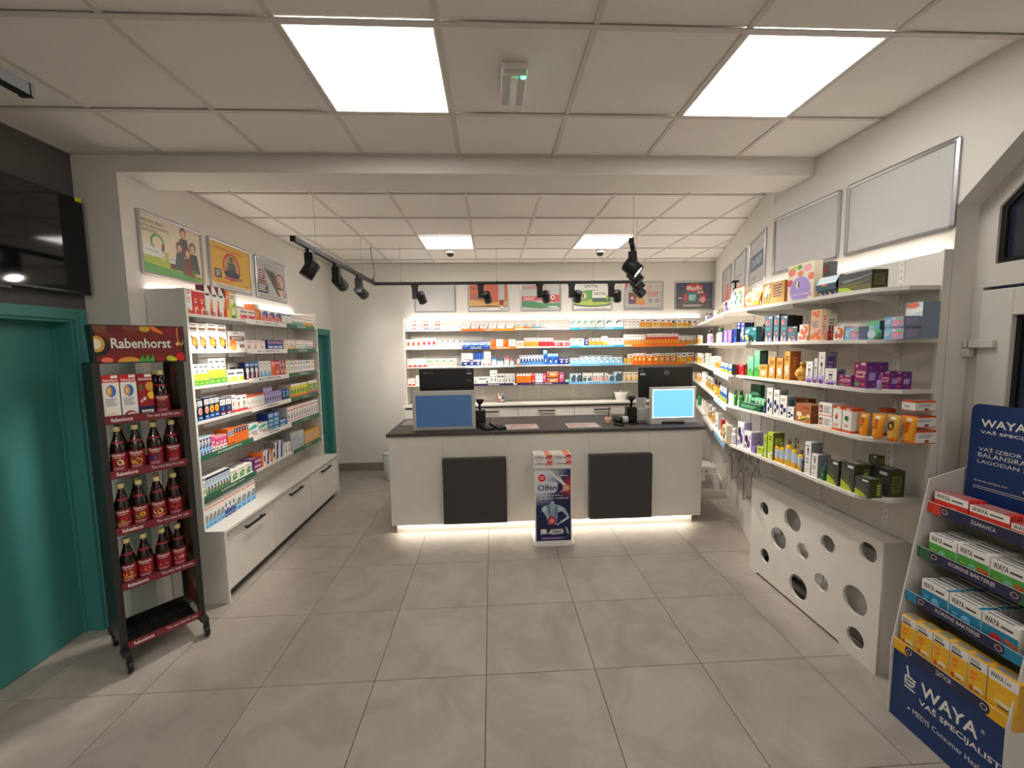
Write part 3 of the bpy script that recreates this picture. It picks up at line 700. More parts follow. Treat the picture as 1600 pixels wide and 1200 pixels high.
poster(*PLW, 2.84, 'r 0 0 1 1 crm;p 0 0 1 0 1 .10 .75 .22 .45 .26 0 .30 lime;p 0 0 1 0 .7 .12 .3 .14 0 .18 grn;T .02 .87 .36 .93 kha PREKINITE SPIRALU;T .02 .79 .44 .85 kha SVOG IMUNOLOŠKOG;T .02 .71 .24 .77 kha SUSTAVA!;'
       'g .24 .56 .11 .03 grn;p .24 .36 .34 .44 .35 .56 .31 .56 .30 .47 .24 .41 mar;r .03 .17 .30 .46 w;r .03 .17 .30 .30 lime;T .05 .37 .24 .42 grn Defendyl;r .34 .15 .40 .42 lime;r .42 .15 .66 .38 w;r .42 .15 .66 .25 mar;T .44 .30 .62 .35 grn Defendyl;'
       + person(.68, .88, 1.1, 'brn', 'dg')+person(.60, .58, 1.1, 'brn', 'dg')+person(.84, .64, 1.2, 'brn', 'dg')+person(.74, .52, 1.1, 'brn', 'brn')+'b .80 .16 .92 .22 2 grn;b .76 .06 .96 .09 1 kha',
       'framed white and green poster with people and a round ring logo', 'crm')
poster(*PLW, 3.50, 'r 0 0 1 1 yel;r 0 0 1 .10 w;b .1 .03 .9 .07 2 gry;b .10 .86 .80 .90 1 org;g .5 .52 .22 .045 red;g .5 .52 .18 .01 w;e .5 .52 .16 .28 gold;e .5 .70 .045 .07 dg;p .42 .62 .58 .62 .62 .40 .38 .40 dg;e .5 .36 .2 .08 nvy;r .3 .22 .58 .27 red;'
       'r .08 .22 .24 .42 nvy;b .10 .26 .22 .38 3 w;b .60 .24 .76 .30 2 dbl;b .1 .14 .5 .17 1 org;T .80 .13 .92 .17 red RIVA', 'framed yellow poster with a seated figure inside a red ring', 'yel')
poster(*PLW, 4.16, 'r 0 0 1 1 lg;p .25 .80 .60 .74 1 .12 .72 .12 dg;g .80 .50 .17 .03 rby;g .76 .50 .09 .03 sal;p .70 .3 .9 .3 .95 .1 .8 .1 pch;r .02 .12 .36 .38 nvy;b .05 .18 .32 .34 4 w;r .08 .48 .26 .72 rby;b .1 .52 .24 .68 3 w;b .04 .40 .3 .46 1 rby;T .15 .84 .80 .89 gry Za zglobove i mišiće;T .30 .74 .70 .80 gry bez boli;r 0 0 1 .10 w;b .04 .03 .96 .08 2 dg',
       'framed grey poster with a dark arm band and red joint rings', 'lg')
def bp_poster(x0, spec, lab, base='w', **k): poster(*PBW, x0, spec, lab, base, **k)
bp_poster(-1.085, 'r 0 0 1 1 lg;e .06 .04 .008 .012 gry', 'empty grey framed board, leftmost on the back wall', 'lg')
bp_poster(-.32, 'r 0 0 1 1 dor;p 0 .1 1 .1 1 .35 .6 .3 0 .42 gold;p 0 .16 .5 .2 1 .14 1 .1 0 .1 brn;T .04 .78 .34 .92 blk Dicloflex;b .04 .42 .55 .62 3 brn;r .76 .4 .92 1 lg;p .78 .4 .90 .4 .88 .15 .80 .15 dred;r .81 .12 .87 .18 w;r 0 0 1 .12 w;b .03 .04 .5 .08 2 gry;T .78 .03 .96 .09 dg SANDOZ',
          'framed orange poster with a white tube on the back wall', 'dor')
bp_poster(.437, 'r 0 0 1 1 lg;T .03 .80 .42 .92 red NUROFEN;g .58 .86 .05 .02 org;p 0 .42 .42 .42 .55 .60 1 .58 1 .30 .62 .30 .5 .36 0 .36 red;T .06 .47 .36 .53 w Olakšanje;r 0 .36 .42 .52 red;b .05 .40 .36 .48 2 w;g .82 .48 .06 .025 w;p 0 0 1 0 1 .28 .6 .24 .3 .34 0 .34 mgr;p 0 0 1 0 1 .1 .5 .05 0 .12 lg;b .7 .1 .95 .14 1 w',
          'framed poster with pink band over green, third on the back wall', 'lg')
bp_poster(1.195, 'r 0 0 1 1 w;T .20 .84 .68 .97 dg GASTAL;e .5 .42 .55 .33 grn;r 0 .78 1 1 w;T .28 .84 .66 .96 dg GASTAL;e .5 .20 .52 .10 dgr;e .5 .27 .50 .12 lime;p 0 .0 1 .0 1 .10 0 .10 w;e .26 .52 .09 .13 lime;e .26 .52 .08 .115 crm;T .24 .44 .28 .60 blk 1;r .50 .28 .98 .72 w;r .50 .28 .98 .44 dgr;T .54 .55 .88 .66 dg GASTAL;e .90 .45 .03 .09 lime;b .1 .32 .40 .38 2 dgr;b .05 .02 .9 .04 1 gry',
          'framed white and green poster with the word GASTAL')
bp_poster(1.955, 'r 0 0 1 1 lg;p 0 1 0 .7 .10 1 red;T .10 .80 .30 .90 dg NUREL;T .10 .68 .30 .74 dg kapsule;r .10 .18 .42 .64 brn;p .12 .18 .42 .6 .42 .18 org;r .12 .2 .3 .4 pur;p .30 .20 .56 .22 .50 .45 .36 .60 gold;e .2 .42 .04 .06 pch;g .66 .80 .06 .02 org;b .62 .48 .96 .66 3 dor;g .70 .32 .05 .02 dred;g .88 .32 .05 .02 dred;b .02 .03 .96 .06 1 gry;e .46 .2 .10 .05 org',
          'framed grey poster with an orange pack and round orange icons', 'lg')
bp_poster(2.722, 'r 0 0 1 1 stl;r 0 0 1 .3 dg;r .2 .55 1 1 dte;p 0 1 .4 1 .2 .3 0 .3 nvy;p .62 1 1 1 1 .4 .8 .3 nvy;e .50 .80 .26 .18 dred;e .50 .80 .24 .16 red;T .30 .70 .70 .88 w Maxflu;T .21 .28 .30 .58 red 1;r .34 .28 .56 .56 tea;b .36 .34 .54 .50 3 ice;b .06 .38 .18 .42 1 w;'
          +person(.63, .62, 1.0, 'dg', 'dg')+person(.72, .62, .9, 'red', 'pnk')+'e .76 .40 .10 .20 rby;e .74 .34 .07 .12 pnk;b .2 .08 .75 .14 2 w;T .80 .08 .94 .12 gry PLIVA',
          'framed dark blue poster with the word Maxflu in the back corner', 'stl')
poster(*PRW, -2.456, 'r 0 0 1 1 lg;e .87 .90 .006 .008 gry;e .06 .06 .006 .008 gry', 'large empty grey framed board nearest the entrance', 'lg', W=.602)
poster(*PRW, -3.098, 'r 0 0 1 1 lg;e .87 .90 .006 .008 gry;e .06 .06 .006 .008 gry', 'empty grey framed board left of the nearest one on the right wall', 'lg', W=.602)
poster(*PAW, -.755, 'r 0 0 1 1 lg;r .06 .30 .88 .66 pur;r .05 .30 .9 .66 stl;T .14 .40 .80 .58 ice DUORESP;b .1 .10 .5 .14 1 gry', 'framed pale poster with a slate band on the angled wall', 'lg')
poster(*PAW, -1.515, 'r 0 0 1 1 lg;r 0 0 1 .22 pnk;e .5 .1 .3 .08 sal;b .2 .45 .7 .5 1 gry', 'framed pale poster, middle of three on the angled wall', 'lg')
poster(*PAW, -2.30, 'r 0 0 1 1 lg;p 0 0 1 0 1 .45 .6 .5 0 .1 pnk;p .3 0 .8 0 .7 .5 .5 .5 sal;b .1 .7 .6 .74 1 gry', 'framed pale pink poster, farthest on the angled wall', 'lg')

# ------------------------------------------------------------------ printed designs: base, side, top, front print
D = {}
def de(k, base, spec='', side=None, top=None, kind='box', sspec='', tspec='b .05 .25 .8 .75 1 gry'):
    D[k] = (base, side or base, top or base, spec, kind, sspec, tspec)
TXT = 'b .14 .62 .8 .78 2 dg;'
de('tea1', 'w', 'r 0 0 1 .14 dor;b .1 .8 .8 .95 2 red;b .15 .45 .8 .65 3 sal;p .2 .14 .5 .14 .35 .3 org')
de('tea2', 'red', 'r 0 .93 1 1 w;b .15 .60 .85 .64 1 yel;b .3 .46 .7 .54 2 w;e .55 .12 .38 .24 org;e .62 .08 .30 .20 w;e .68 .04 .24 .18 red;r 0 0 1 .03 red')
de('tea3', 'w', 'p .35 1 1 1 1 .68 .85 .72 mar;p 0 1 .35 1 .1 .86 0 .84 w;b .1 .66 .65 .74 1 dg;p .55 .05 1 .05 1 .48 .85 .58 .7 .3 org;p .62 0 1 0 1 .26 .8 .34 red;e .75 .3 .12 .07 gold;p 0 0 .4 0 .3 .14 0 .16 gry', top='mar', side='mar')
de('tea4', 'org', 'b .2 .7 .8 .8 2 w;r 0 0 1 .3 yel;e .5 .4 .3 .12 gold', side='brn')
de('tea5', 'w', 'r 0 .92 1 1 gold;b .15 .72 .7 .84 2 brn;p 0 0 1 0 1 .3 .75 .4 .8 .6 1 .7 .3 .5 0 .3 lime;r 0 0 .12 1 lem;e .5 .25 .25 .12 w;p .2 .02 .8 .02 .7 .1 .3 .1 dgr;e .8 .5 .12 .08 grn')
de('pkl', 'w', 'b .1 .68 .9 .78 1 dg;r .0 0 1 .5 pnk;b .15 .18 .85 .38 1 red')
de('orw', 'org', 'r 0 .75 1 1 w;b .2 .3 .8 .5 2 yel')
de('pbl', 'nvy', 'p 0 0 .85 0 1 .25 .7 .62 0 .85 pnk;e .45 .35 .30 .25 sal;p 0 1 .6 1 .3 .8 0 .85 w;p .35 .7 .75 .62 1 .85 1 1 .6 1 blu')
de('wsl', 'w', 'r .15 .78 .85 .88 dg;b .2 .1 .8 .16 1 dg;r 0 0 .06 1 gry')
de('tlb', 'w', 'e .5 .86 .18 .06 red;b .2 .6 .8 .68 1 gry;r .1 0 .9 .34 tea;r .35 0 .6 .4 dte')
de('ylb', 'w', 'e .5 .86 .18 .06 red;r 0 .08 1 .36 gold;b .15 .55 .85 .62 1 gry')
de('inh', 'w', 'b .15 .93 .85 .96 1 dg;r .1 .76 .92 .84 brn;r .15 .70 .9 .74 gry;p .15 .58 .35 .50 .9 .1 .75 .02 .3 .28 blk;e .55 .32 .36 .18 org;e .60 .30 .24 .12 gold;e .80 .36 .10 .06 brn;e .82 .22 .10 .06 brn;e .12 .08 .06 .03 mgr')
de('inw', 'w', 'b .3 .88 .6 .92 1 dg;r .08 .50 .95 .74 brn;b .2 .57 .85 .68 2 w;e .25 .3 .2 .26 org;p .1 0 .45 0 .4 .3 .15 .3 gold;r .45 .0 1 .45 w;e .72 .22 .06 .10 brn;e .86 .22 .06 .10 brn')
de('pks', 'w', 'b .1 .76 .9 .86 1 sal;b .25 .2 .8 .6 4 pch;r .0 0 1 .06 pch;e .45 .3 .12 .2 sal')
de('lvb', 'dbl', 'r 0 .66 1 .82 pnk;b .1 .7 .9 .78 1 pur;r 0 .1 1 .46 blu;b .1 .2 .9 .36 1 w')
for k, c in (('y', 'yel'), ('o', 'org'), ('l', 'lime'), ('b', 'sky'), ('g', 'dg')): de('cap'+k, 'w', 'b .1 .80 .8 .88 1 sal;r .15 .05 1 .38 %s;b .3 .12 .8 .28 1 w;b .1 .5 .7 .6 1 gry' % c)
de('grw', 'w', 'b .15 .84 .85 .90 1 dg;e .7 .66 .18 .04 dor;p .6 .6 .9 .66 .8 .72 .6 .68 dgr;r 0 0 1 .56 lime;r 0 0 1 .22 grn;e .5 .42 .25 .10 lem;b .2 .08 .8 .14 1 lime')
de('grl', 'w', 'b .12 .60 .9 .76 1 dg;r 0 0 1 .4 lime;e .7 .2 .2 .15 lem;b .1 .1 .6 .3 2 w')
de('nwr', 'nvy', 'p 0 1 1 1 1 .7 0 .8 blu;b .1 .78 .8 .86 1 w;e .45 .5 .35 .16 w;p .2 .0 .5 .0 .6 .35 .3 .4 w;e .7 .18 .18 .12 red;r 0 0 1 .06 dred;b .1 .64 .5 .67 1 ice')
de('wbl', 'w', 'b .2 .82 .7 .88 1 gry;b .3 .66 .7 .70 1 gry;p 0 0 1 0 .9 .35 .6 .2 .4 .5 .2 .25 sky;e .5 .28 .08 .2 blu')
de('ocr', 'org', 'r 0 .82 1 .92 pnk;r 0 .92 1 1 red;b .2 .75 .8 .8 1 w;e .5 .35 .3 .3 dor;r 0 0 1 .08 red')
de('rcr', 'red', 'r 0 .80 1 .92 pnk;e .5 .4 .3 .3 dor;b .2 .2 .8 .3 1 w')
de('dcr', 'rby', 'p 0 1 .4 1 .2 .3 0 .3 lg;b .3 .6 .9 .8 3 lg;p .3 .1 1 .1 1 .4 .6 .5 sal;b .4 .2 .9 .3 1 w')
for k, c in (('y', 'gold'), ('g', 'grn'), ('p', 'hot'), ('b', 'blu'), ('n', 'nvy'), ('r', 'red')): de('drp'+k, 'w', 'e .4 .8 .18 .09 %s;e .65 .72 .14 .06 dg;b .2 .3 .8 .5 2 %s;r 0 0 1 .08 %s;r 0 .94 1 1 %s' % (c, c, c, c))
de('nvc', 'nvy', 'r .05 .68 .95 .92 w;b .15 .72 .8 .86 2 gry;e .5 .44 .36 .17 pch;e .55 .42 .2 .10 sal;b .2 .1 .8 .18 1 sky;r 0 0 1 .06 blu', top='lg')
de('nvo', 'nvy', 'r .05 .68 .95 .92 w;b .15 .72 .8 .86 2 gry;e .5 .44 .42 .17 yel;e .55 .42 .25 .10 org;r 0 0 1 .24 dbl;b .2 .1 .8 .18 1 sky', top='lg')
de('nvs', 'nvy', 'r .05 .60 .95 .92 w;b .15 .68 .8 .82 2 gry;e .5 .4 .2 .12 blu;r .1 .16 .9 .2 red;b .2 .06 .8 .12 1 w', top='lg')
de('brw', 'w', 'b .2 .78 .8 .86 1 dg;r .3 .35 .62 .62 brn;e .45 .48 .1 .08 gold;r 0 .0 1 .16 red;b .1 .2 .7 .26 1 gry', top='pnk')
de('rst', 'w', 'r .1 0 .8 .95 red;r .1 0 .8 .45 blu;p .1 0 .8 0 .6 .4 .3 .2 sky;r .3 .6 .6 .8 w;b .2 .85 .7 .9 1 w', top='pch')
de('prs', 'lav', 'r .1 0 .6 .9 dbl;r .6 .1 .9 .4 pnk;b .2 .6 .8 .8 2 w;r .1 .1 .5 .3 sky')
de('prl', 'lav', 'b .15 .6 .8 .85 2 w;r 0 0 1 .3 dbl', top='w')
de('nvp', 'dbl', 'r 0 0 1 .2 nvy;e .6 .5 .25 .25 tea;b .2 .75 .8 .85 1 sky', side='nvy')
de('ygr', 'lem', 'r 0 .88 1 1 w;e .5 .45 .3 .22 grn;e .5 .48 .15 .12 dg;p 0 0 1 0 1 .12 .5 .25 0 .1 org;p 0 .2 .3 .5 0 .6 lime', side='crm', top='w')
de('gpk', 'lime', 'r 0 .8 1 1 w;e .5 .5 .35 .25 mgr;e .6 .5 .2 .14 lg;r 0 0 1 .2 hot', top='hot')
de('blx', 'dbl', 'r 0 .0 1 .4 tea;b .1 .45 .9 .7 3 w;e .5 .25 .3 .12 sky;b .1 .8 .9 .9 1 sky', top='blu')
de('bls', 'w', 'r .15 0 1 .9 dbl;p .15 .1 1 .2 1 .45 .15 .35 sky;r .2 .5 .45 .85 w;b .5 .6 .9 .75 2 w;e .3 .06 .12 .05 w', top='sky')
de('pks2', 'pnk', 'r 0 0 1 .3 w;b .2 .1 .8 .2 1 dg;p 0 .5 1 .35 1 .8 0 .9 hot;b .2 .5 .8 .6 1 w', top='pnk')
de('oro', 'org', 'r 0 .55 1 .86 lg;b .1 .62 .9 .8 2 dbl;r 0 .86 1 1 org;b .15 .08 .85 .14 1 nvy')
de('orn', 'org', 'p 0 1 1 1 1 .62 .5 .8 0 .62 nvy;e .5 .86 .14 .10 w;b .2 .35 .8 .55 2 dor;r .3 .05 .7 .10 nvy')
de('tls', 'w', 'p 0 .7 .6 .9 1 .75 .7 .6 0 .5 tea;b .1 .25 .9 .4 2 dte;b .4 .1 .9 .2 1 sal', top='lg')
de('dbx', 'blu', 'p 0 0 1 0 .7 .3 0 .4 tea;b .1 .6 .9 .85 2 w;b .2 .2 .8 .3 1 w', top='dbl', side='dbl')
de('mnb', 'w', 'r .3 .25 .6 .5 dg;e .45 .56 .10 .06 dg;b .1 .14 .95 .18 1 red;b .15 .75 .85 .85 1 sal', side='lg', top='pch')
de('gbl', 'ice', 'r 0 .86 1 1 nvy;b .15 .6 .85 .8 3 gry;r .5 0 1 .45 stl;e .45 .3 .2 .12 w;p 0 0 .6 0 .4 .25 0 .4 grn;e .3 .2 .16 .1 gold', top='w')
de('grb', 'w', 'p .2 .1 .8 .2 .9 .6 .6 .75 .3 .55 grn;e .5 .45 .3 .15 mgr;b .15 .84 .8 .9 1 gold;b .4 .4 .8 .5 1 w', top='w')
de('mgb', 'mag', 'b .1 .5 .9 .7 1 w;r 0 .15 1 .35 pur;e .8 .3 .1 .15 org', side='pur', top='mag')
de('oww', 'org', 'r .5 0 1 1 w;r .6 .3 .95 .7 nvy;b .1 .4 .4 .6 2 w', top='dor')
de('gws', 'w', 'p .2 0 .6 0 .9 1 .5 1 dbl;b .1 .6 .4 .8 2 lav', side='gry', top='lg')
de('tes', 'w', 'p .3 0 .8 0 .9 1 .6 1 dte;b .05 .3 .3 .7 3 ice', side='dg', top='w')
de('yst', 'gold', 'r .25 .1 .5 .9 w;r .55 .1 .75 .85 dor', side='gold', top='yel')
de('wpl', 'w', 'e .5 .3 .2 .2 grn;b .15 .6 .85 .8 2 gry', top='lg')
de('asp', 'w', 'r 0 .88 1 1 lg;b .1 .76 .9 .83 1 sal;r 0 0 1 .32 sky;e .45 .38 .3 .18 w;e .5 .32 .2 .1 ice;p 0 .3 .5 .2 1 .4 1 .5 .4 .55 gry;b .2 .06 .8 .12 1 blu', top='w')
de('asn', 'w', 'r 0 .88 1 1 lg;b .1 .76 .9 .83 1 sal;r 0 0 1 .36 dbl;e .45 .46 .3 .18 ice;e .5 .50 .2 .1 dg;b .2 .06 .8 .12 1 sky', top='w')
# back wall
de('b1', 'w', 'b .08 .8 .5 .88 1 gry;b .08 .5 .5 .62 1 gry;b .08 .3 .5 .4 1 gry;r .55 .1 .95 1 sal;e .75 .75 .14 .12 w;e .75 .35 .14 .12 w;r 0 0 1 .1 blu;p .55 .5 .95 .6 .95 .5 .55 .4 red')
de('b2', 'w', 'p .55 .3 .7 .3 .85 .8 .7 .8 gry;e .62 .5 .08 .1 mgr;b .1 .15 .9 .22 1 lg')
de('b3', 'w', 'p .8 0 1 0 1 .9 brn;p 0 .6 .12 1 0 1 dor;b .25 .68 .75 .82 2 gry;b .3 .4 .7 .46 1 sal;r 0 .0 1 .12 org', side='brn')
for k, c in (('y', 'yel'), ('o', 'org'), ('t', 'tea'), ('n', 'gry')): de('b4'+k, 'w', 'b .1 .72 .7 .82 1 blu;p 0 .06 1 .06 1 .3 0 .45 %s;b .1 .5 .5 .58 1 gry' % c)
de('b5', 'w', 'p .1 .75 .35 .75 .9 .2 .65 .2 nvy')
de('b6', 'w', 'r 0 .35 1 .6 dor;b .1 .7 .5 .85 1 gry')
de('b7', 'w', 'p .15 .5 .3 .5 .5 .75 .8 .68 .88 .8 .7 .8 .5 .88 .3 .8 tea;b .3 .28 .8 .36 1 lg;r 0 0 1 .06 tea')
de('b7d', 'w', 'p .15 .5 .3 .5 .5 .75 .8 .68 .88 .8 .7 .8 .5 .88 .3 .8 dte;b .3 .28 .8 .36 1 lg;r 0 0 1 .06 sky', side='tea')
de('b7p', 'w', 'p .15 .5 .3 .5 .5 .75 .8 .68 .88 .8 .7 .8 .5 .88 .3 .8 hot;b .3 .28 .8 .36 1 lg;r 0 0 1 .06 yel')
de('b7g', 'w', 'p .15 .5 .3 .5 .5 .75 .8 .68 .88 .8 .7 .8 .5 .88 .3 .8 mgr;b .3 .28 .8 .36 1 lg;r 0 0 1 .06 tea')
de('b8', 'w', 'b .2 .7 .8 .8 1 red;b .3 .3 .7 .4 1 gry')
de('b9', 'w', 'r 0 0 1 .62 gold;e .5 .35 .3 .25 org;b .2 .74 .8 .88 1 brn;e .45 .3 .15 .14 yel')
de('b9y', 'w', 'r 0 0 1 .6 yel;e .5 .35 .3 .25 gold;b .2 .74 .8 .88 1 dg', side='lav')
de('bdo', 'w', 'p .5 .18 .88 .5 .5 .82 .12 .5 dor;b .15 .88 .8 .93 1 gry')
de('bdr', 'w', 'p .5 .22 .88 .5 .5 .78 .12 .5 red;b .15 .84 .8 .9 1 gry')
de('bnx', 'w', 'p 0 0 .9 0 .25 .5 .8 1 .4 1 .9 1 1 1 1 .6 .55 .45 1 0 nvy;p .2 .3 .85 .9 .95 .7 .4 .2 w;b .1 .1 .5 .18 1 sky')
de('blk', 'blu', 'r 0 .7 1 .86 w;p 0 .4 .4 .5 .7 .35 1 .45 1 .62 0 .6 w;r 0 0 1 .3 dbl;b .1 .1 .8 .2 1 sky;b .1 .45 .9 .55 1 sky')
de('bow', 'w', 'r 0 0 .45 1 dor;p .1 .3 .3 .6 .2 .9 .0 .9 org;b .55 .6 .9 .8 2 sal;r .45 0 1 .1 org')
de('bpo', 'pch', 'r 0 .7 1 1 w;b .2 .4 .8 .6 2 org')
de('byw', 'w', 'r 0 0 1 .62 gold;p .2 .1 .8 .1 .6 .5 org;b .2 .76 .8 .88 1 red')
de('brr', 'w', 'r 0 0 1 .6 red;e .5 .3 .3 .2 dred;b .2 .76 .8 .88 1 red')
de('brf', 'red', 'r 0 .75 1 1 w;e .35 .4 .12 .25 w;b .5 .3 .9 .5 2 pnk')
de('bwo', 'w', 'r 0 0 1 .45 gold;b .2 .78 .8 .86 1 gry;p .2 .1 .8 .1 .6 .5 .4 .4 org;e .4 .5 .15 .08 brn')
de('bro', 'org', 'r 0 .72 1 1 w;b .2 .8 .8 .88 1 red;r 0 .56 1 .72 red;e .5 .3 .25 .14 yel')
de('bpk', 'w', 'b .15 .75 .8 .85 1 pnk;p 0 0 1 0 1 .12 .6 .3 .3 .14 0 .1 red;b .2 .4 .8 .6 2 pch')
de('bwc', 'w', 'g .8 .4 .28 .10 org;b .1 .6 .5 .8 1 grn;p 0 .3 .4 .1 .4 .4 lime')
de('bbw', 'dbl', 'b .1 .7 .9 .8 1 w;e .6 .4 .2 .15 w;r .7 .6 .95 .9 pnk')
de('bww', 'w', 'b .1 .5 .5 .6 1 gry;b .2 .2 .8 .3 1 gry')
de('bb2', 'dbl', 'r .3 .2 .8 .9 blu;r .1 .0 .9 .2 w')
de('bcb', 'w', 'p 0 0 1 0 1 .4 .5 .6 0 .3 blu;e .5 .5 .35 .2 dbl;b .2 .85 .8 .95 1 dbl;e .5 .15 .25 .12 sky', top='pnk')
de('bc2', 'blu', 'e .5 .4 .36 .25 dbl;p 0 .7 1 .8 1 1 0 1 sky;e .6 .3 .15 .12 w;b .1 .85 .9 .92 1 w')
de('bxp', 'ice', 'p 0 .1 .8 .1 1 .6 .5 .75 0 .5 sky;b .1 .7 .8 .85 1 gry;e .4 .35 .2 .2 w;r 0 0 1 .06 lav')
de('boc', 'org', 'r 0 .72 1 1 w;b .2 .80 .8 .88 1 brn;e .55 .4 .28 .22 yel;e .55 .4 .14 .12 w;b .1 .08 .9 .14 1 dor')
de('bop', 'gold', 'r 0 .75 1 1 w;b .2 .80 .8 .88 1 brn;e .55 .4 .28 .22 org;e .55 .4 .14 .12 w;r .88 0 1 1 pur')
de('bwg', 'w', 'b .1 .7 .6 .78 1 gry;e .5 .3 .25 .22 ice;e .5 .3 .15 .13 stl;b .2 .5 .8 .56 1 gry')
de('bw1', 'w', 'b .1 .65 .8 .8 1 dg;b .2 .2 .6 .4 2 lg;e .8 .3 .1 .2 mgr')
de('bo5', 'org', 'r 0 .75 1 1 w;p 0 1 .4 1 .2 .8 nvy;b .2 .2 .8 .6 4 gold')
de('bdk', 'w', 'r 0 .82 1 1 lg;r .12 .1 .88 .7 dg;e .5 .3 .22 .2 dte;b .2 .5 .7 .6 1 w', side='dg')
de('bdp', 'w', 'r 0 .82 1 1 lg;r .12 .1 .88 .7 brn;e .5 .3 .28 .2 pnk;b .2 .5 .7 .6 1 w', side='dg')
de('brb', 'ice', 'p .2 0 1 0 1 .8 .5 .9 .1 .5 stl;b .3 .8 .9 .9 1 gry')
de('byf', 'crm', 'b .2 .75 .8 .85 1 brn;p .2 .1 .8 .1 .7 .45 .3 .45 gold;e .5 .5 .2 .1 yel;r 0 0 1 .08 gry')
de('bst', 'org', 'r 0 .8 1 1 pnk;b .1 .4 .8 .6 1 w;e .15 .5 .08 .2 nvy')
de('bgp', 'hot', 'b .2 .5 .8 .8 2 w;r 0 0 1 .1 pur')
# right wall cosmetics
de('rpl', 'crm', 'e .3 .75 .18 .10 wgr;e .6 .55 .2 .12 mgr;e .35 .35 .22 .12 wgr;b .15 .05 .8 .1 1 org;e .7 .85 .12 .06 lime;r 0 0 1 .03 org')
de('rop', 'pch', 'b .1 .35 .5 .65 4 org;e .8 .45 .16 .3 yel;p .5 .2 .7 .6 .9 .9 .95 .5 .8 .1 gold;p .6 .5 .9 .3 1 .6 crm;r 0 0 1 .12 sal', kind='pillow', side='dor')
de('rli', 'gold', 'e .18 .75 .09 .12 w;e .30 .62 .08 .14 crm;e .16 .5 .07 .13 w;e .27 .86 .06 .08 w;p .18 .05 .22 .05 .28 .5 .22 .5 wgr;p .28 .05 .32 .05 .42 .5 .38 .5 wgr;p .1 .05 .14 .05 .12 .4 .08 .4 wgr;b .5 .3 .9 .85 5 brn;p .05 0 .06 0 .06 1 .05 1 crm', side='cop', top='cop', sspec='b .3 .3 .7 .6 2 gold')
de('rfl', 'crm', 'e .16 .80 .14 .12 sal;e .75 .84 .16 .1 pnk;e .46 .9 .1 .07 grn;e .1 .5 .12 .1 red;e .9 .6 .12 .1 sal;e .5 .72 .12 .08 sal;e .30 .9 .1 .05 lime;e .5 .27 .40 .38 lav;e .5 .26 .38 .36 hx9;e .42 .42 .08 .10 crm;p .42 .34 .48 .34 .48 .5 .42 .5 nvy;T .2 .12 .8 .17 w L\'OCCITANE;e .9 .1 .06 .06 pnk', side='crm')
PAL['hxo'] = hx('f09a20'); PAL['hxs'] = hx('8795a8')
PAL['hx9'] = hx('a98fdc')
D['rfl'] = D['rfl'][:3]+(D['rfl'][3].replace("T .2 .12 .8 .17 w L'OCCITANE", "T .18 .12 .82 .17 w L'OCCITANE"),)+D['rfl'][4:]
de('rfd', 'dg', 'e .3 .7 .2 .15 grn;e .7 .8 .16 .1 rby;e .5 .4 .3 .2 crm;e .8 .3 .15 .2 mag;e .2 .2 .15 .15 brn', side='dg')
de('rtp', 'stl', 'r 0 .6 1 1 ice;e .45 .55 .2 .06 sal;p 0 0 .12 .22 .24 0 pch;p .25 0 .37 .2 .49 0 lav;p .5 0 .62 .22 .74 0 pch;p .75 0 .87 .2 1 0 lav;r 0 .3 1 .6 stl;e .45 .55 .16 .05 sal;b .1 .25 .9 .28 1 dte', kind='pillow', side='blk')
de('rdg', 'kha', 'r 0 .3 1 1 dg;p 0 0 .5 0 .3 .22 0 .28 lime;p 0 .28 .3 .22 1 .5 1 .55 0 .4 kha;p .2 .5 1 .75 1 .8 .1 .55 gry;b .1 .62 .7 .66 1 gry;p 0 .8 .6 .95 .5 1 0 1 dg', side='olv', top='olv', sspec='r .2 .2 .8 .78 kha;b .3 .3 .7 .7 4 olv')
de('rpu', 'pur', 'b .15 .1 .85 .9 5 lav;r 0 0 .08 1 lav', side='dbl')
de('rbd', 'dbl', 'r .55 0 .9 .4 blu', side='nvy')
de('rbf', 'dbl', 'e .5 .7 .2 .1 w;e .3 .4 .25 .12 crm;e .7 .25 .2 .12 lime;r .3 .9 .8 .96 w;e .55 .5 .2 .08 w', side='nvy')
de('rte', 'dte', 'r .7 .8 .95 .88 w;e .2 .7 .14 .1 crm;e .12 .4 .12 .1 w;e .25 .25 .15 .1 lime;p .2 0 .3 .16 .4 0 w;p .5 0 .6 .16 .7 0 w;p .8 0 .9 .16 1 0 w;b .4 .5 .9 .6 2 tea;e .35 .8 .1 .06 sky')
de('rtd', 'stl', 'r .55 .9 .9 .95 w;e .35 .74 .22 .09 sal;e .42 .76 .1 .05 red;b .2 .45 .8 .52 2 tea;p .05 .02 .25 .26 .45 .02 pch;p .5 .02 .7 .2 .95 .02 lav;r .1 .55 .9 .57 dte;e .6 .3 .2 .04 sal', side='blk', top='blk')
de('rpe', 'w', 'e .3 .3 .2 .2 sal;e .75 .7 .2 .16 org;e .7 .3 .24 .2 sal;e .5 .85 .12 .08 org;e .85 .5 .1 .1 red;b .1 .5 .5 .6 2 gry', side='pch')
de('rpt', 'pch', 'e .3 .88 .2 .07 sal;e .7 .92 .2 .05 org;e .6 .80 .25 .06 sal;e .25 .12 .22 .08 org;e .6 .2 .25 .08 sal;e .8 .08 .2 .06 org;b .15 .42 .8 .62 5 gry;e .85 .3 .1 .05 sal', side='crm', top='pch', sspec='b .2 .2 .8 .8 6 gry')
de('rbp', 'lav', 'r 0 0 .4 1 sky;e .6 .35 .2 .2 pnk;e .8 .75 .2 .14 mint;e .85 .55 .12 .12 sal;b .05 .3 .35 .7 3 w;e .5 .8 .12 .08 w', side='hxs', top='ice', sspec='b .15 .2 .85 .8 5 lav')
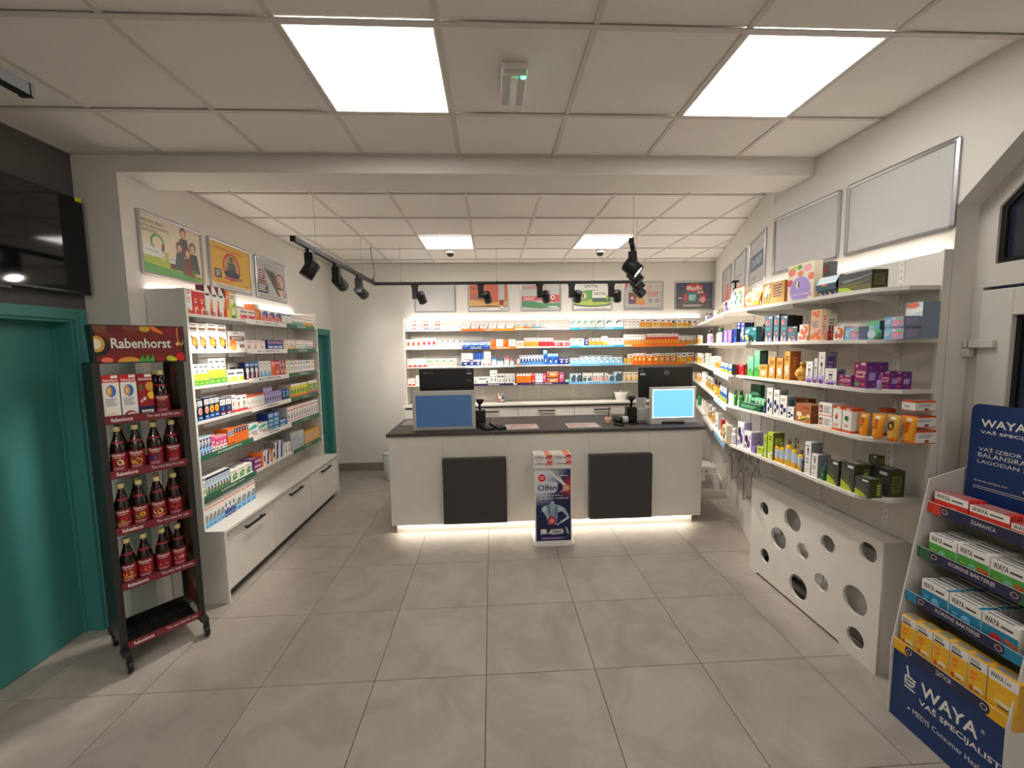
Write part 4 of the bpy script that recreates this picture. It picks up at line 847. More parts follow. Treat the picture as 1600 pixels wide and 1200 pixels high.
de('rgs', 'mint', 'p 0 0 1 1 1 0 sky;e .4 .5 .2 .3 ice', side='stl')
de('rsd', 'ice', 'e .4 .92 .4 .08 sal;p 0 .62 1 .75 1 .86 0 .8 w;r 0 0 1 .60 hxs', side='hxs', top='dg')
de('rgr', 'mint', 'b .3 .85 .7 .9 1 w;p 0 0 1 0 1 .3 .5 .2 0 .4 grn;b .2 .5 .8 .6 2 tea;e .5 .3 .2 .1 mgr', side='dgr', top='mgr', sspec='r .2 .3 .8 .9 stl')
de('rgo', 'gold', 'e .35 .4 .2 .12 w;e .6 .3 .2 .12 crm;e .45 .2 .16 .10 w;e .7 .5 .12 .08 crm;p .3 0 .36 0 .5 .3 .44 .3 wgr;p .6 0 .66 0 .6 .25 .55 .25 wgr;b .2 .68 .8 .82 2 brn;r .6 .9 .9 .94 w', side='cop', top='cop', sspec='b .3 .5 .7 .8 3 gold')
de('rla', 'w', 'e .3 .1 .3 .1 lav;e .7 .16 .3 .12 lav;e .5 .06 .4 .08 pur;b .3 .8 .7 .84 1 gry;r .36 .3 .64 .6 gry;r .42 .32 .58 .55 lg;e .5 .62 .18 .06 dg;e .25 .24 .12 .08 lav', side='gry', top='lg', sspec='r .2 .3 .8 .85 pur;b .3 .4 .7 .7 3 lav')
de('rmg', 'mag', 'e .2 .85 .1 .06 pnk;e .7 .9 .12 .05 hot;e .85 .6 .08 .06 pnk;e .15 .5 .08 .06 hot;e .3 .15 .2 .08 grn;e .75 .15 .12 .06 hot;r .22 .4 .85 .66 pnk;b .3 .48 .75 .56 1 mag;r .55 .9 .9 .97 w', side='pur', top='mag', sspec='r .2 .3 .8 .6 lav;e .3 .8 .1 .05 hot;e .7 .15 .1 .05 hot')
de('rjb', 'ice', 'r 0 .35 1 .6 blu;p 0 0 1 0 1 .3 0 .3 lime;e .4 .3 .1 .1 yel;b .1 .7 .7 .85 1 w', side='stl')
de('rrd', 'rby', 'b .3 .85 .6 .92 1 w;e .4 .4 .2 .1 red;e .7 .2 .15 .1 dor', side='dred')
de('rvb', 'w', 'e .3 .5 .22 .11 nvy;e .7 .35 .22 .11 dbl;e .35 .2 .18 .09 nvy;b .2 .75 .8 .85 2 gry;p .3 0 .33 0 .33 .45 .3 .45 wgr;p .7 0 .73 0 .73 .3 .7 .3 wgr', side='gry', top='lg', sspec='r .25 .2 .8 .85 stl')
de('rcp', 'cop', 'e .25 .42 .18 .14 crm;e .6 .25 .2 .14 yel;e .85 .4 .1 .1 crm;e .3 .2 .1 .08 crm;p .2 .1 .7 .15 .8 .3 .7 .28 wgr;b .5 .78 .9 .84 1 brn;p .95 0 1 0 1 1 .95 1 gold', side='brn', top='cop', sspec='b .2 .45 .6 .55 2 cop')
de('rwo', 'w', 'r .05 .2 .3 .8 brn;e .17 .45 .07 .18 pch;b .4 .25 .9 .75 4 gry;r 0 0 1 .05 org', side='lg', top='w')
de('rwt', 'w', 'r 0 .9 1 1 dor;r 0 0 1 .1 dor;e .45 .58 .2 .10 org;e .4 .5 .1 .06 brn;b .15 .18 .7 .28 2 dor;r .45 .92 .8 .98 w', side='w', top='dor', sspec='r 0 .88 1 1 dor;r 0 0 1 .1 dor')
de('rwg', 'w', 'r 0 .9 1 1 dor;r 0 0 1 .1 dor;e .45 .58 .24 .10 wgr;e .55 .5 .12 .06 grn;b .25 .22 .7 .32 2 dor;r .45 .92 .8 .98 w', side='w', top='dor', sspec='r 0 .88 1 1 dor;r 0 0 1 .1 dor')
de('rst', 'w', 'r 0 .84 1 1 dor;r 0 0 1 .08 dor;b .2 .3 .6 .5 2 gry', side='w', top='dor', sspec='r 0 .84 1 1 dor;r 0 0 1 .08 dor;b .15 .45 .9 .7 3 gry;e .55 .2 .12 .10 brn')
de('rvi', 'w', 'e .3 .6 .25 .2 nvy;e .6 .35 .25 .2 pur;e .8 .7 .15 .14 lav;p .4 0 .44 0 .44 .3 .4 .3 kha;e .2 .2 .1 .1 dg', side='lav', top='lg', sspec='b .2 .2 .8 .7 4 gry')
de('rli2', 'lime', 'b .2 .7 .8 .86 2 kha;e .3 .15 .2 .08 w;e .7 .25 .2 .06 w;e .5 .08 .3 .05 crm', side='kha', top='lime', sspec='r .2 .4 .8 .8 lime')
de('rgb', 'w', 'b .15 .85 .7 .9 1 gry;r .4 .6 .6 .75 dg;e .5 .77 .18 .05 dg;b .2 .35 .7 .5 2 gry;b .2 .1 .4 .16 1 gry', side='gry', top='lg', sspec='b .2 .2 .8 .5 2 lg')
de('rdo', 'dg', 'r .5 .84 .9 .93 w;b .15 .4 .7 .7 4 kha;p 0 0 .9 0 .6 .2 .2 .3 0 .35 lime;p 0 .35 .5 .3 .9 .1 1 .1 .6 .4 kha', side='olv', top='olv', sspec='r .55 .1 .9 .85 kha;b .6 .2 .85 .7 4 lime')
de('rdl', 'dg', 'r .55 .8 .9 .92 w;b .3 .3 .9 .7 4 kha;p 0 0 .3 0 .1 .4 0 .4 kha', side='olv', top='blk', sspec='r .2 .15 .8 .8 kha;b .3 .3 .7 .7 4 olv')
de('rdk', 'blk', 'b .3 .3 .7 .8 4 dred', side='blk')
# non-box kinds: base = body colour, side = cap colour, top = label colour
de('kbot', 'w', 'b .2 .3 .8 .7 3 gry', side='blk', top='w', kind='bottle')
de('kjar', 'crm', 'b .2 .3 .8 .7 2 brn', side='w', top='gold', kind='jar')
de('kbrn', 'brn', 'b .2 .3 .8 .7 2 dg', side='blk', top='yel', kind='bottle')
de('kwbk', 'w', 'b .2 .3 .8 .7 2 gry', side='blk', top='lav', kind='bottle')
de('kpmp', 'lg', 'b .2 .3 .8 .7 2 pur', side='blk', top='ice', kind='pump')
de('kgcp', 'pch', 'b .2 .3 .8 .7 2 brn', side='dgr', top='crm', kind='bottle')
de('kblk', 'blk', 'b .3 .3 .7 .8 4 dred', side='blk', top='blk', kind='flask')
de('kred', 'rby', 'e .5 .5 .3 .3 pnk', side='dred', top='rby', kind='bottle')
de('kgld', 'gold', 'e .5 .5 .3 .3 crm', side='gold', top='gold', kind='round')
de('kjrd', 'mint', 'e .5 .5 .3 .3 ice', side='lg', top='ice', kind='disc')
de('kgrn', 'grn', 'b .2 .3 .8 .7 3 lime', side='dgr', top='mgr', kind='bottle')
de('knvy', 'nvy', 'b .2 .3 .8 .7 2 ice', side='blk', top='dbl', kind='bottle')
de('kyel', 'yel', 'b .15 .35 .85 .9 5 lav', side='kha', top='ice', kind='spray')
de('kybr', 'gold', 'b .15 .1 .85 .9 4 brn', side='brn', top='crm', kind='spray')
de('kdrk', 'dg', 'b .2 .3 .8 .7 3 gry', side='gry', top='dg', kind='bottle')
de('kdgr', 'dgr', 'b .2 .3 .8 .7 3 mint', side='stl', top='dgr', kind='bottle')
de('kotb', 'hxo', 'r .35 .8 .75 .9 w;e .5 .55 .2 .1 dor;b .3 .66 .7 .72 1 brn;b .3 .3 .7 .42 2 brn', side='hxo', kind='tube')
de('kotg', 'gold', 'r .35 .8 .75 .9 w;e .45 .5 .3 .2 olv;b .3 .66 .7 .72 1 brn;b .3 .3 .7 .42 2 brn', side='org', kind='tube')
de('kgtb', 'mint', 'b .3 .3 .7 .8 3 w', side='grn', kind='tube')
de('kwht', 'w', 'e .5 .5 .2 .2 rby;b .3 .7 .7 .8 1 gry', side='w', top='w', kind='bottle')
de('kvio', 'lav', 'b .2 .3 .8 .7 2 pur', side='pur', top='lav', kind='bottle')
de('korb', 'dor', 'b .2 .3 .8 .7 2 w', side='red', top='org', kind='jar')
de('kblb', 'sky', 'b .2 .3 .8 .7 2 w', side='blu', top='w', kind='bottle')
de('kpnb', 'pnk', 'b .2 .3 .8 .7 2 w', side='hot', top='w', kind='bottle')
de('kbox', 'dgr', 'b .1 .3 .8 .7 2 mint', side='dgr')

PAL.setdefault('hxs', hx('8795a8')); _meshes = {}; D['rsd'] = D['rsd'][:6]+('',)
def wrapmap(r, z0, z1, A=1.9):
    def f(u, v, L):
        a = (u-.5)*A; q = r+.0002*L; return (q*math.sin(a), -q*math.cos(a), z0+(z1-z0)*v)
    return f
def kind_parts(k, wd, dp, h):
    """list of (part name, mesh builder, material) for a product design"""
    base, side, top, spec, kind, sspec, tspec = D[k]
    if kind == 'box':
        b = MB().box(-wd/2, -dp/2, 0, wd/2, dp/2, h, base, cols=dict(l=side, r=side, t=top))
        if spec: b.flat(spec, (-wd/2, -dp/2, 0), (1, 0, 0), (0, 0, 1), wd, h, step=.00012)
        if sspec:
            b.flat(sspec, (wd/2, -dp/2, 0), (0, 1, 0), (0, 0, 1), dp, h, step=.00012); b.flat(sspec, (-wd/2, dp/2, 0), (0, -1, 0), (0, 0, 1), dp, h, step=.00012)
        if tspec: b.flat(tspec, (-wd/2, -dp/2, h), (1, 0, 0), (0, 1, 0), wd, dp, step=.00012)
        return [('', b, M_PRINT)]
    if kind == 'pillow':
        b = MB(); N = 8
        for i in range(N):      # bulging front and back between two curved ends
            a0, a1 = i/N, (i+1)/N; f = lambda t: (-dp/2*(.25+.75*math.sin(math.pi*t)), h*t)
            (y0, z0), (y1, z1) = f(a0), f(a1)
            b.face([(-wd/2, y0, z0), (wd/2, y0, z0), (wd/2, y1, z1), (-wd/2, y1, z1)], base, smooth=True)
            b.face([(wd/2, -y0, z0), (-wd/2, -y0, z0), (-wd/2, -y1, z1), (wd/2, -y1, z1)], base, smooth=True)
            for sx in (-1, 1): b.face([(sx*wd/2, y0, z0), (sx*wd/2, -y0, z0), (sx*wd/2, -y1, z1), (sx*wd/2, y1, z1)], side)
        g = lambda u, v, L: (-wd/2+u*wd, -dp/2*(.25+.75*math.sin(math.pi*min(max(v, 0), 1)))-.0003*L-.004, h*v)
        b.decal(spec, g, wd, h)
        b.face([(-wd/2, -dp/8, 0), (wd/2, -dp/8, 0), (wd/2, dp/8, 0), (-wd/2, dp/8, 0)], base); b.face([(-wd/2, -dp/8, h), (wd/2, -dp/8, h), (wd/2, dp/8, h), (-wd/2, dp/8, h)], base)
        return [('', b, M_PRINT)]
    r = wd/2
    if kind in ('bottle', 'spray', 'pump'):
        hb = h*(.68 if kind == 'bottle' else .74 if kind == 'spray' else .62); cols = None
        body = MB().lathe([(r*.9, 0), (r, h*.02), (r, hb*.9), (r*.85, hb*.97), (r*.45, hb*1.06), (r*.4, hb*1.12)], 18, base)
        if kind == 'pump':
            cap = MB().lathe([(r*.55, hb*1.10), (r*.55, hb*1.2), (r*.2, hb*1.22), (r*.2, h*.93)], 14, side).lathe([(r*.5, h*.93), (r*.9, h*.95), (r*.9, h)], 14, side)
            cap.tube([(0, 0, h*.97), (-r*1.2, 0, h*.96), (-r*1.4, 0, h*.92)], r*.16, 6, side)
        else: cap = MB().lathe([(r*.52, hb*1.08), (r*.55, hb*1.1), (r*.52, h*.985), (r*.42, h)], 16, side)
        lab = MB(); mp = wrapmap(r*1.004, hb*(.12 if kind != 'spray' else .30), hb*.86, 4.6); lab.decal('r 0 0 1 1 %s' % top, mp, 1, 1, div=18); lab.decal(spec, wrapmap(r*1.012, hb*.12, hb*.86, 1.9), 1, 1, div=6)
        return [('bottle_body', body, M_GLOSS), ('cap', cap, M_GLOSS), ('paper_label', lab, M_PRINT)]
    if kind == 'flask':
        body = MB().lathe([(r*.8, 0), (r, h*.05), (r, h*.8), (r*.7, h*.88)], 18, base, sy=.6)
        cap = MB().lathe([(r*.3, h*.87), (r*.3, h)], 12, side)
        lab = MB().flat(spec, (-r*.6, -r*.62, h*.1), (1, 0, 0), (0, 0, 1), r*1.2, h*.65); return [('bottle_body', body, M_GLOSS), ('cap', cap, M_GLOSS), ('paper_label', lab, M_PRINT)]
    if kind == 'jar':
        body = MB().lathe([(r*.88, 0), (r, h*.06), (r, h*.6), (r*.9, h*.66)], 20, base); cap = MB().lathe([(r*1.02, h*.66), (r*1.02, h*.95), (r*.95, h)], 20, side)
        lab = MB(); lab.decal('r 0 0 1 1 %s' % top, wrapmap(r*1.005, h*.14, h*.54, 4.4), 1, 1, div=16); lab.decal(spec, wrapmap(r*1.012, h*.14, h*.54, 1.8), 1, 1, div=6)
        return [('jar_body', body, M_GLOSS), ('lid', cap, M_GLOSS), ('paper_label', lab, M_PRINT)]
    if kind == 'round':
        prof = [(r*.4, 0)]+[(r*math.sin(math.pi*t)**.8+.001, h*.78*t) for t in (.12, .25, .4, .55, .7, .82, .92)]+[(r*.22, h*.78), (r*.2, h*.84)]
        body = MB().lathe(prof, 20, base); cap = MB().lathe([(r*.3, h*.84), (r*.36, h*.9), (r*.25, h)], 14, side)
        lab = MB().lathe([(r*.45, 0), (r*.45, .002)], 16, top, M=Matrix.Rotation(math.pi/2, 3, 'X'), o=(0, -r*.93, h*.4)); return [('bottle_body', body, M_GLOSS), ('cap', cap, M_GLOSS), ('paper_label', lab, M_PRINT)]
    if kind == 'disc':
        R_ = Matrix.Rotation(math.pi/2, 3, 'X'); body = MB().lathe([(r*.96, -.016), (r, -.012), (r, .012), (r*.96, .016)], 26, base, M=R_, o=(0, 0, r))
        lab = MB().lathe([(r*.8, .016), (r*.8, .0175)], 24, top, M=R_, o=(0, 0, r)); return [('tin_body', body, M_GLOSS), ('lid', lab, M_PRINT)]
    if kind == 'tube':
        b = MB(); N = 7; pr = []
        for i in range(N+1):
            t = i/N; z = h*.14+h*.86*t; hw = r*(.66+.42*t); hd = r*.62*(1-t)**.7+.001
            pr.append([(hw*math.cos(a), hd*math.sin(a), z) for a in [2*math.pi*q/16 for q in range(16)]])
        for i in range(N):
            for q in range(16):
                q2 = (q+1) % 16; b.face([pr[i][q], pr[i][q2], pr[i+1][q2], pr[i+1][q]], base, smooth=True)
        def g(u, v, L):
            hw = r*(.66+.42*v); x = (u-.5)*2*hw*.92; hd = r*.62*(1-v)**.7+.001
            return (x, -hd*math.sqrt(max(0, 1-(x/hw)**2))-.0006-.0003*L, h*.14+h*.86*v)
        b.decal(spec, g, 1, 1)
        cap = MB().lathe([(r*.60, 0), (r*.64, h*.135), (r*.56, h*.15)], 18, side, sy=.8); return [('tube_body', b, M_GLOSS), ('cap', cap, M_GLOSS)]
NAMES = dict(box='product_carton', pillow='gift_carton', bottle='bottle', spray='spray_bottle', pump='pump_bottle', flask='flask', jar='jar', round='perfume_bottle', disc='round_tin', tube='cream_tube')
CATS = dict(box='box', pillow='box', bottle='bottle', spray='bottle', pump='bottle', flask='bottle', jar='jar', round='bottle', disc='tin', tube='tube')
ORD = ['', 'first', 'second', 'third', 'fourth', 'fifth', 'sixth', 'seventh', 'eighth', 'ninth', 'tenth', 'eleventh', 'twelfth', 'thirteenth', 'fourteenth', 'fifteenth']
NUM = ['', 'one', 'two', 'three', 'four', 'five', 'six', 'seven', 'eight', 'nine', 'ten', 'eleven', 'twelve', 'thirteen', 'fourteen', 'fifteen']
def plural(d):
    for a, b in (('carton', 'cartons'), ('bottle', 'bottles'), ('jar', 'jars'), ('tube', 'tubes'), ('tin', 'tins')):
        if a+'s' in d: return d
        i = d.find(a)
        if i >= 0: return d[:i]+b+d[i+len(a):]
    return d+'s'
COUNT = {}
WHERE = ['medicine_carton']
def place(k, wd, dp, h, loc, rz, label, group):
    kind = D[k][4]; nm = NAMES[kind]
    if kind == 'box': nm = 'tea_carton' if 'tea' in k else 'vitamin_carton' if k in ('b9', 'b9y', 'bro', 'bwo', 'byw', 'brr', 'boc', 'bop') else WHERE[0]
    key = (k, round(wd, 3), round(dp, 3), round(h, 3))
    if key not in _meshes:
        _meshes[key] = [(n, mb.mesh(n or nm), m) for n, mb, m in kind_parts(k, wd, dp, h)]
        for n, me, m in _meshes[key]: me.materials.append(m)
    pr = _meshes[key]
    if len(pr) == 1:
        o = bpy.data.objects.new(nm, pr[0][1]); COL.objects.link(o); o.location = loc; o.rotation_euler = (0, 0, rz)
        tag(o, label, CATS[kind], group); return o
    t = thing(NAMES[kind], label, CATS[kind], loc, rz, group)
    for n, me, m in pr:
        o = bpy.data.objects.new(n, me); COL.objects.link(o); o.parent = t
    return t
def row(P, e, z, where, items, inset=.012, turn=0):
    """items: (pixel column left, right, pixel row of the top, count, depth, design, description[, inset, base height])"""
    n = Vector((e[1], -e[0], 0)); ev = Vector((e[0], e[1], 0)); rz = math.atan2(e[1], e[0])
    for it in items:
        x0, x1, yt, cnt, dp, k, desc = it[:7]; ins = it[7] if len(it) > 7 else inset; zb = it[8] if len(it) > 8 else 0
        Q = Vector((P[0], P[1], 0))-n*ins; PP = (Q.x, Q.y)
        a, b = s_at(x0, PP, e, z+zb+.03), s_at(x1, PP, e, z+zb+.03)
        h = max(.018, hitp((x0+x1)/2, yt, PP, e)[1]-z-zb)
        if P is LP: a = max(a, .003)
        W = (b-a)/cnt; gp = .0012 if W > .02 else .0006
        for i in range(cnt):
            c = Q+ev*(a+W*(i+.5))-n*(dp/2); W_ = W; rz_ = rz
            if turn:
                dist = fw.dot(Vector((c.x, c.y, z))-O); W_ = min(W, (x1-x0)/cnt*dist/F/.9); dp = min(dp, W_*1.1, W*.8); rz_ = rz+turn; c = Q+ev*(a+W*(i+.5))-n*(W_*.62)
            if D[k][4] in ('bottle', 'spray', 'pump', 'jar', 'round', 'tube', 'flask', 'disc'): 
                if not turn and D[k][4] != 'tube': W_ = min(W, (x1-x0)/cnt*fw.dot(Vector((c.x, c.y, z))-O)/F)
                c = Q+ev*(a+W*(i+.5))-n*(W_*.62 if turn else W_/2)
            lab = '%s on the %s' % (desc, where) if cnt == 1 else '%s of %s %s, %s' % (ORD[i+1] if i else 'leftmost', NUM[cnt], plural(desc), where)
            if cnt > 1 and i == cnt-1: lab = 'rightmost of %s %s, %s' % (NUM[cnt], plural(desc), where)
            jit = (random.random()-.5)*.02 if W > .03 else 0
            place(k, W_-gp*2, dp, h, (c.x, c.y, z+zb+.0004), rz_+jit*.5, lab, '%s on the %s' % (plural(desc), where) if cnt > 1 else None)

WL = ['top shelf left', 'second shelf left', 'third shelf left', 'fourth shelf left', 'fifth shelf left', 'lowest shelf left']
row(LP, LE, SL[0], WL[0], [
    (291.5, 301, 451, 1, .06, 'tea1', 'white and orange tea carton'), (301.5, 321.5, 454, 2, .06, 'tea2', 'red tea carton with curved stripe'),
    (321.5, 353.5, 449, 3, .06, 'tea3', 'white tea carton with maroon corner'), (354, 359.5, 455, 1, .06, 'tea4', 'narrow orange tea carton'), (359.5, 371, 456, 1, .05, 'tea5', 'yellow-green tea carton'),
    (375, 399, 484, 2, .07, 'pkl', 'small white and pink carton'), (399.3, 405.8, 476, 1, .05, 'orw', 'orange carton with white top'), (391, 398.5, 476, 1, .05, 'orw', 'brown-orange carton behind pink cartons', .1),
    (406.5, 439, 488, 3, .07, 'pbl', 'blue and pink medicine carton'), (440.5, 456, 490, 2, .05, 'wsl', 'slim white carton with grey mark'), (456.5, 474, 492, 6, .05, 'tlb', 'slim teal and white carton'), (474.3, 489, 493.5, 4, .05, 'ylb', 'slim yellow and white carton')])
row(LP, LE, SL[1], WL[1], [
    (297, 323.5, 505.5, 2, .07, 'inh', 'tall white inhaler carton with orange fruit'), (324.5, 355, 507, 2, .07, 'inh', 'tall white carton with orange splash'), (357, 383.5, 518, 1, .07, 'inw', 'wide white carton with brown band'),
    (384, 414.5, 532, 3, .06, 'pks', 'low white and peach carton'), (418.5, 442, 531.5, 3, .06, 'lvb', 'low blue and pink carton'), (444, 452.5, 531, 1, .06, 'capy', 'white carton with yellow patch'), (452.5, 461, 531, 1, .06, 'capo', 'white carton with orange patch'),
    (462, 470, 531.5, 1, .06, 'capl', 'white carton with lime patch'), (470, 476, 532, 1, .06, 'capb', 'white carton with blue patch'), (476.5, 489, 533, 2, .06, 'capg', 'small white carton with grey patch')])
row(LP, LE, SL[2], WL[2], [
    (301, 303.5, 578, 1, .05, 'grl', 'sliver of white-green carton'), (303.6, 327, 569, 3, .06, 'grw', 'green and white syrup carton'), (327.3, 354, 560, 3, .07, 'grw', 'taller green and white syrup carton'), (354.5, 381, 577.5, 2, .06, 'grl', 'low lime and white carton'),
    (358, 382, 567, 2, .06, 'grl', 'plain pale carton stacked behind', .12), (384, 405, 565.5, 3, .05, 'nwr', 'navy carton with white bottle print'), (405.3, 424, 564, 3, .05, 'wbl', 'white carton with light blue waves'), (424.3, 431, 564, 1, .05, 'ocr', 'orange carton with pink stripe'),
    (431, 437.5, 564, 1, .05, 'rcr', 'red carton with pink stripe'), (437.6, 447, 563, 2, .05, 'dcr', 'dark red and grey carton'), (447.3, 452.5, 562.5, 1, .05, 'drpy', 'white carton with yellow drops'), (453, 459.5, 562.5, 1, .05, 'drpg', 'white carton with green drops'),
    (460, 469, 562, 2, .05, 'drpp', 'white carton with pink drops'), (469, 478, 562, 2, .05, 'drpb', 'white carton with blue drops'), (478, 486.5, 561.5, 2, .05, 'drpn', 'white carton with navy drops'), (486.5, 491, 561, 1, .05, 'drpr', 'white carton with red drops')])
row(LP, LE, SL[3], WL[3], [
    (305, 309, 626, 1, .07, 'nvs', 'sliver of navy carton'), (309.3, 318, 624, 1, .08, 'nvc', 'navy carton with peach oval'), (320, 328, 621, 1, .09, 'nvc', 'navy carton with pink oval beside orange ones'), (328, 343.5, 618.5, 2, .09, 'nvo', 'navy carton with orange fruit'), (344, 362.5, 621.5, 2, .07, 'nvs', 'short navy and white carton'),
    (363, 369, 617, 1, .08, 'brw', 'white carton with red base at left'), (369.5, 386.5, 617.5, 2, .1, 'brw', 'white carton with brown bottle print'), (387.5, 413.5, 615.5, 5, .1, 'rst', 'white carton striped red and blue'), (414, 440, 612, 7, .04, 'prs', 'slim violet-blue carton', .008),
    (412, 426, 605, 3, .05, 'prl', 'pale violet carton stacked behind', .07), (440.5, 452, 608, 2, .12, 'nvp', 'deep blue carton with teal dot'), (455, 480.5, 599, 6, .12, 'ygr', 'yellow-green carton with black loop'), (482, 495.5, 594, 2, .12, 'gpk', 'green and pink carton')])
row(LP, LE, SL[4], WL[4], [
    (311.5, 331, 682, 4, .10, 'bls', 'blue and white nasal spray carton'), (331, 336.5, 679, 1, .10, 'pks2', 'single pink nasal spray carton'), (337, 355, 680, 3, .06, 'pks2', 'short pink and white carton'), (356.5, 366.5, 669, 2, .1, 'oro', 'orange carton with grey top'),
    (366.8, 388, 666.5, 5, .12, 'orn', 'orange carton with navy crown'), (390, 404, 661, 1, .12, 'tls', 'white carton with teal swirl'), (404.3, 418.5, 660, 1, .12, 'tls', 'second white carton with teal swirl'), (419, 436.5, 659, 2, .1, 'dbx', 'blue carton in lower layer'),
    (419, 436.5, 644, 2, .1, 'dbx', 'blue carton stacked on top', .012, .068), (437, 447.5, 654, 1, .1, 'dbx', 'small blue carton with teal base'), (449.5, 497, 630, 12, .15, 'mnb', 'narrow white carton with black figure')])
row(LP, LE, SL[5], WL[5], [
    (317.5, 322, 752, 1, .12, 'wpl', 'white end carton'), (322.5, 360, 738, 8, .16, 'gbl', 'grey-blue nasal spray carton'), (361, 394, 729, 3, .16, 'grb', 'white carton with green leaf'),
    (397, 409, 716, 1, .12, 'mgb', 'magenta carton, upper layer', .012, .045), (397, 409, 724, 1, .12, 'mgb', 'magenta carton, lower layer'), (409.5, 415, 706, 1, .12, 'oww', 'orange carton beside magenta ones'), (415.5, 423, 703, 1, .12, 'gws', 'white and navy carton'), (423.5, 430, 702, 1, .12, 'oww', 'second orange and white carton'),
    (430.5, 443.5, 689, 2, .1, 'gws', 'white carton with dark blue slash'), (445, 454.5, 691, 2, .1, 'wpl', 'small white carton with green dot'), (455.5, 467, 675, 4, .14, 'gws', 'upright white carton with blue sash'), (467.3, 476, 673, 3, .14, 'tes', 'white carton with teal sash'), (476.5, 500, 671, 8, .14, 'yst', 'yellow carton with orange stripe')])
# cardboard tray of cartons standing on the left worktop
row(LP, LE, .5305, 'left worktop', [(320, 351, 781, 5, .12, 'asp', 'white and light blue spray carton'), (351.4, 369, 767, 3, .12, 'asn', 'white and dark blue spray carton'), (369.4, 399.5, 754, 4, .12, 'asp', 'white and grey-blue spray carton')])

WHERE[0] = 'supplement_carton'
WB = ['top shelf at back', 'second shelf at back', 'third shelf at back', 'lowest shelf at back']
row(BP, BE, SB[0], WB[0], [
    (633.5, 688.5, 501, 3, .1, 'b1', 'white carton with pink-red rings'), (689.5, 720, 508, 3, .09, 'b2', 'low white carton with grey leaf'), (722, 804, 505.5, 6, .09, 'b3', 'white carton with brown edge'), (806, 818, 505.5, 1, .08, 'b4y', 'white carton with yellow wedge'),
    (818.5, 830.5, 505.5, 1, .08, 'b4o', 'white carton with orange wedge'), (831, 842, 505.5, 1, .08, 'b4t', 'white carton with teal wedge'), (842.5, 853, 505.5, 1, .08, 'b4n', 'white carton with grey wedge'), (853.5, 866, 507, 3, .07, 'b5', 'small white carton with navy slash'), (866.5, 889.5, 508.5, 2, .08, 'b6', 'flat white carton with orange line'),
    (890.5, 930, 499.5, 4, .09, 'b7', 'white carton with teal figure'), (930.5, 943.5, 499, 1, .09, 'b7d', 'white carton with dark teal figure'), (944.5, 974, 499, 2, .09, 'b7d', 'broad white carton with teal figure'), (975.5, 999, 500, 4, .06, 'b8', 'white tub-like carton with red line'),
    (999.5, 1017, 498.5, 2, .06, 'b9', 'orange and white vitamin carton'), (1018, 1029, 498.5, 1, .06, 'b9y', 'yellow vitamin carton with violet side'), (1030.5, 1050, 499, 2, .06, 'b9', 'smaller orange vitamin carton'), (1050.5, 1056, 500.5, 1, .05, 'kbrn', 'brown bottle with yellow label'),
    (1057, 1074.5, 499.5, 2, .06, 'b9y', 'pale yellow vitamin carton'), (1076, 1081, 501, 1, .05, 'kbrn', 'second brown bottle right of yellow cartons'), (1084, 1090, 502, 1, .05, 'kbot', 'white bottle with dark cap'), (1091, 1097, 501, 1, .05, 'bpo', 'pale orange carton')])
row(BP, BE, SB[1], WB[1], [
    (634.5, 658, 530.5, 3, .08, 'bdo', 'white carton with orange diamond'), (659, 682, 528.5, 3, .08, 'bdr', 'white carton with red diamond'), (683.5, 720, 532, 4, .08, 'bnx', 'white carton with navy cross'), (722.5, 765.5, 533.5, 4, .09, 'blk', 'blue and white tablet carton'),
    (766.5, 805.5, 530.5, 2, .09, 'bow', 'orange and white toothpaste carton'), (807, 818, 532.5, 1, .08, 'bpo', 'peach carton'), (819, 841, 528, 5, .06, 'byw', 'slim amber and white carton'), (841.5, 864, 528, 4, .06, 'brr', 'slim red and white carton'), (864.5, 889.5, 533, 2, .08, 'brf', 'flat red carton with white circle'),
    (891.5, 912.5, 529, 2, .08, 'b7g', 'white carton with green figure'), (913, 919, 529, 1, .08, 'bbw', 'narrow blue carton'), (920, 940.5, 528.5, 3, .08, 'b9', 'amber carton with white top'), (941, 949, 525, 1, .08, 'b4y', 'taller pale yellow carton'), (949.5, 974, 528.5, 3, .08, 'b7p', 'white carton with pink figure'),
    (975.5, 1008, 522.5, 8, .06, 'bwo', 'slim white and gold carton'), (1008.3, 1060, 521.5, 12, .06, 'bro', 'slim red and orange carton'), (1060.5, 1083, 524.5, 3, .06, 'bwo', 'white carton with gold base'), (1086, 1097, 524, 2, .06, 'b9', 'orange corner carton')])
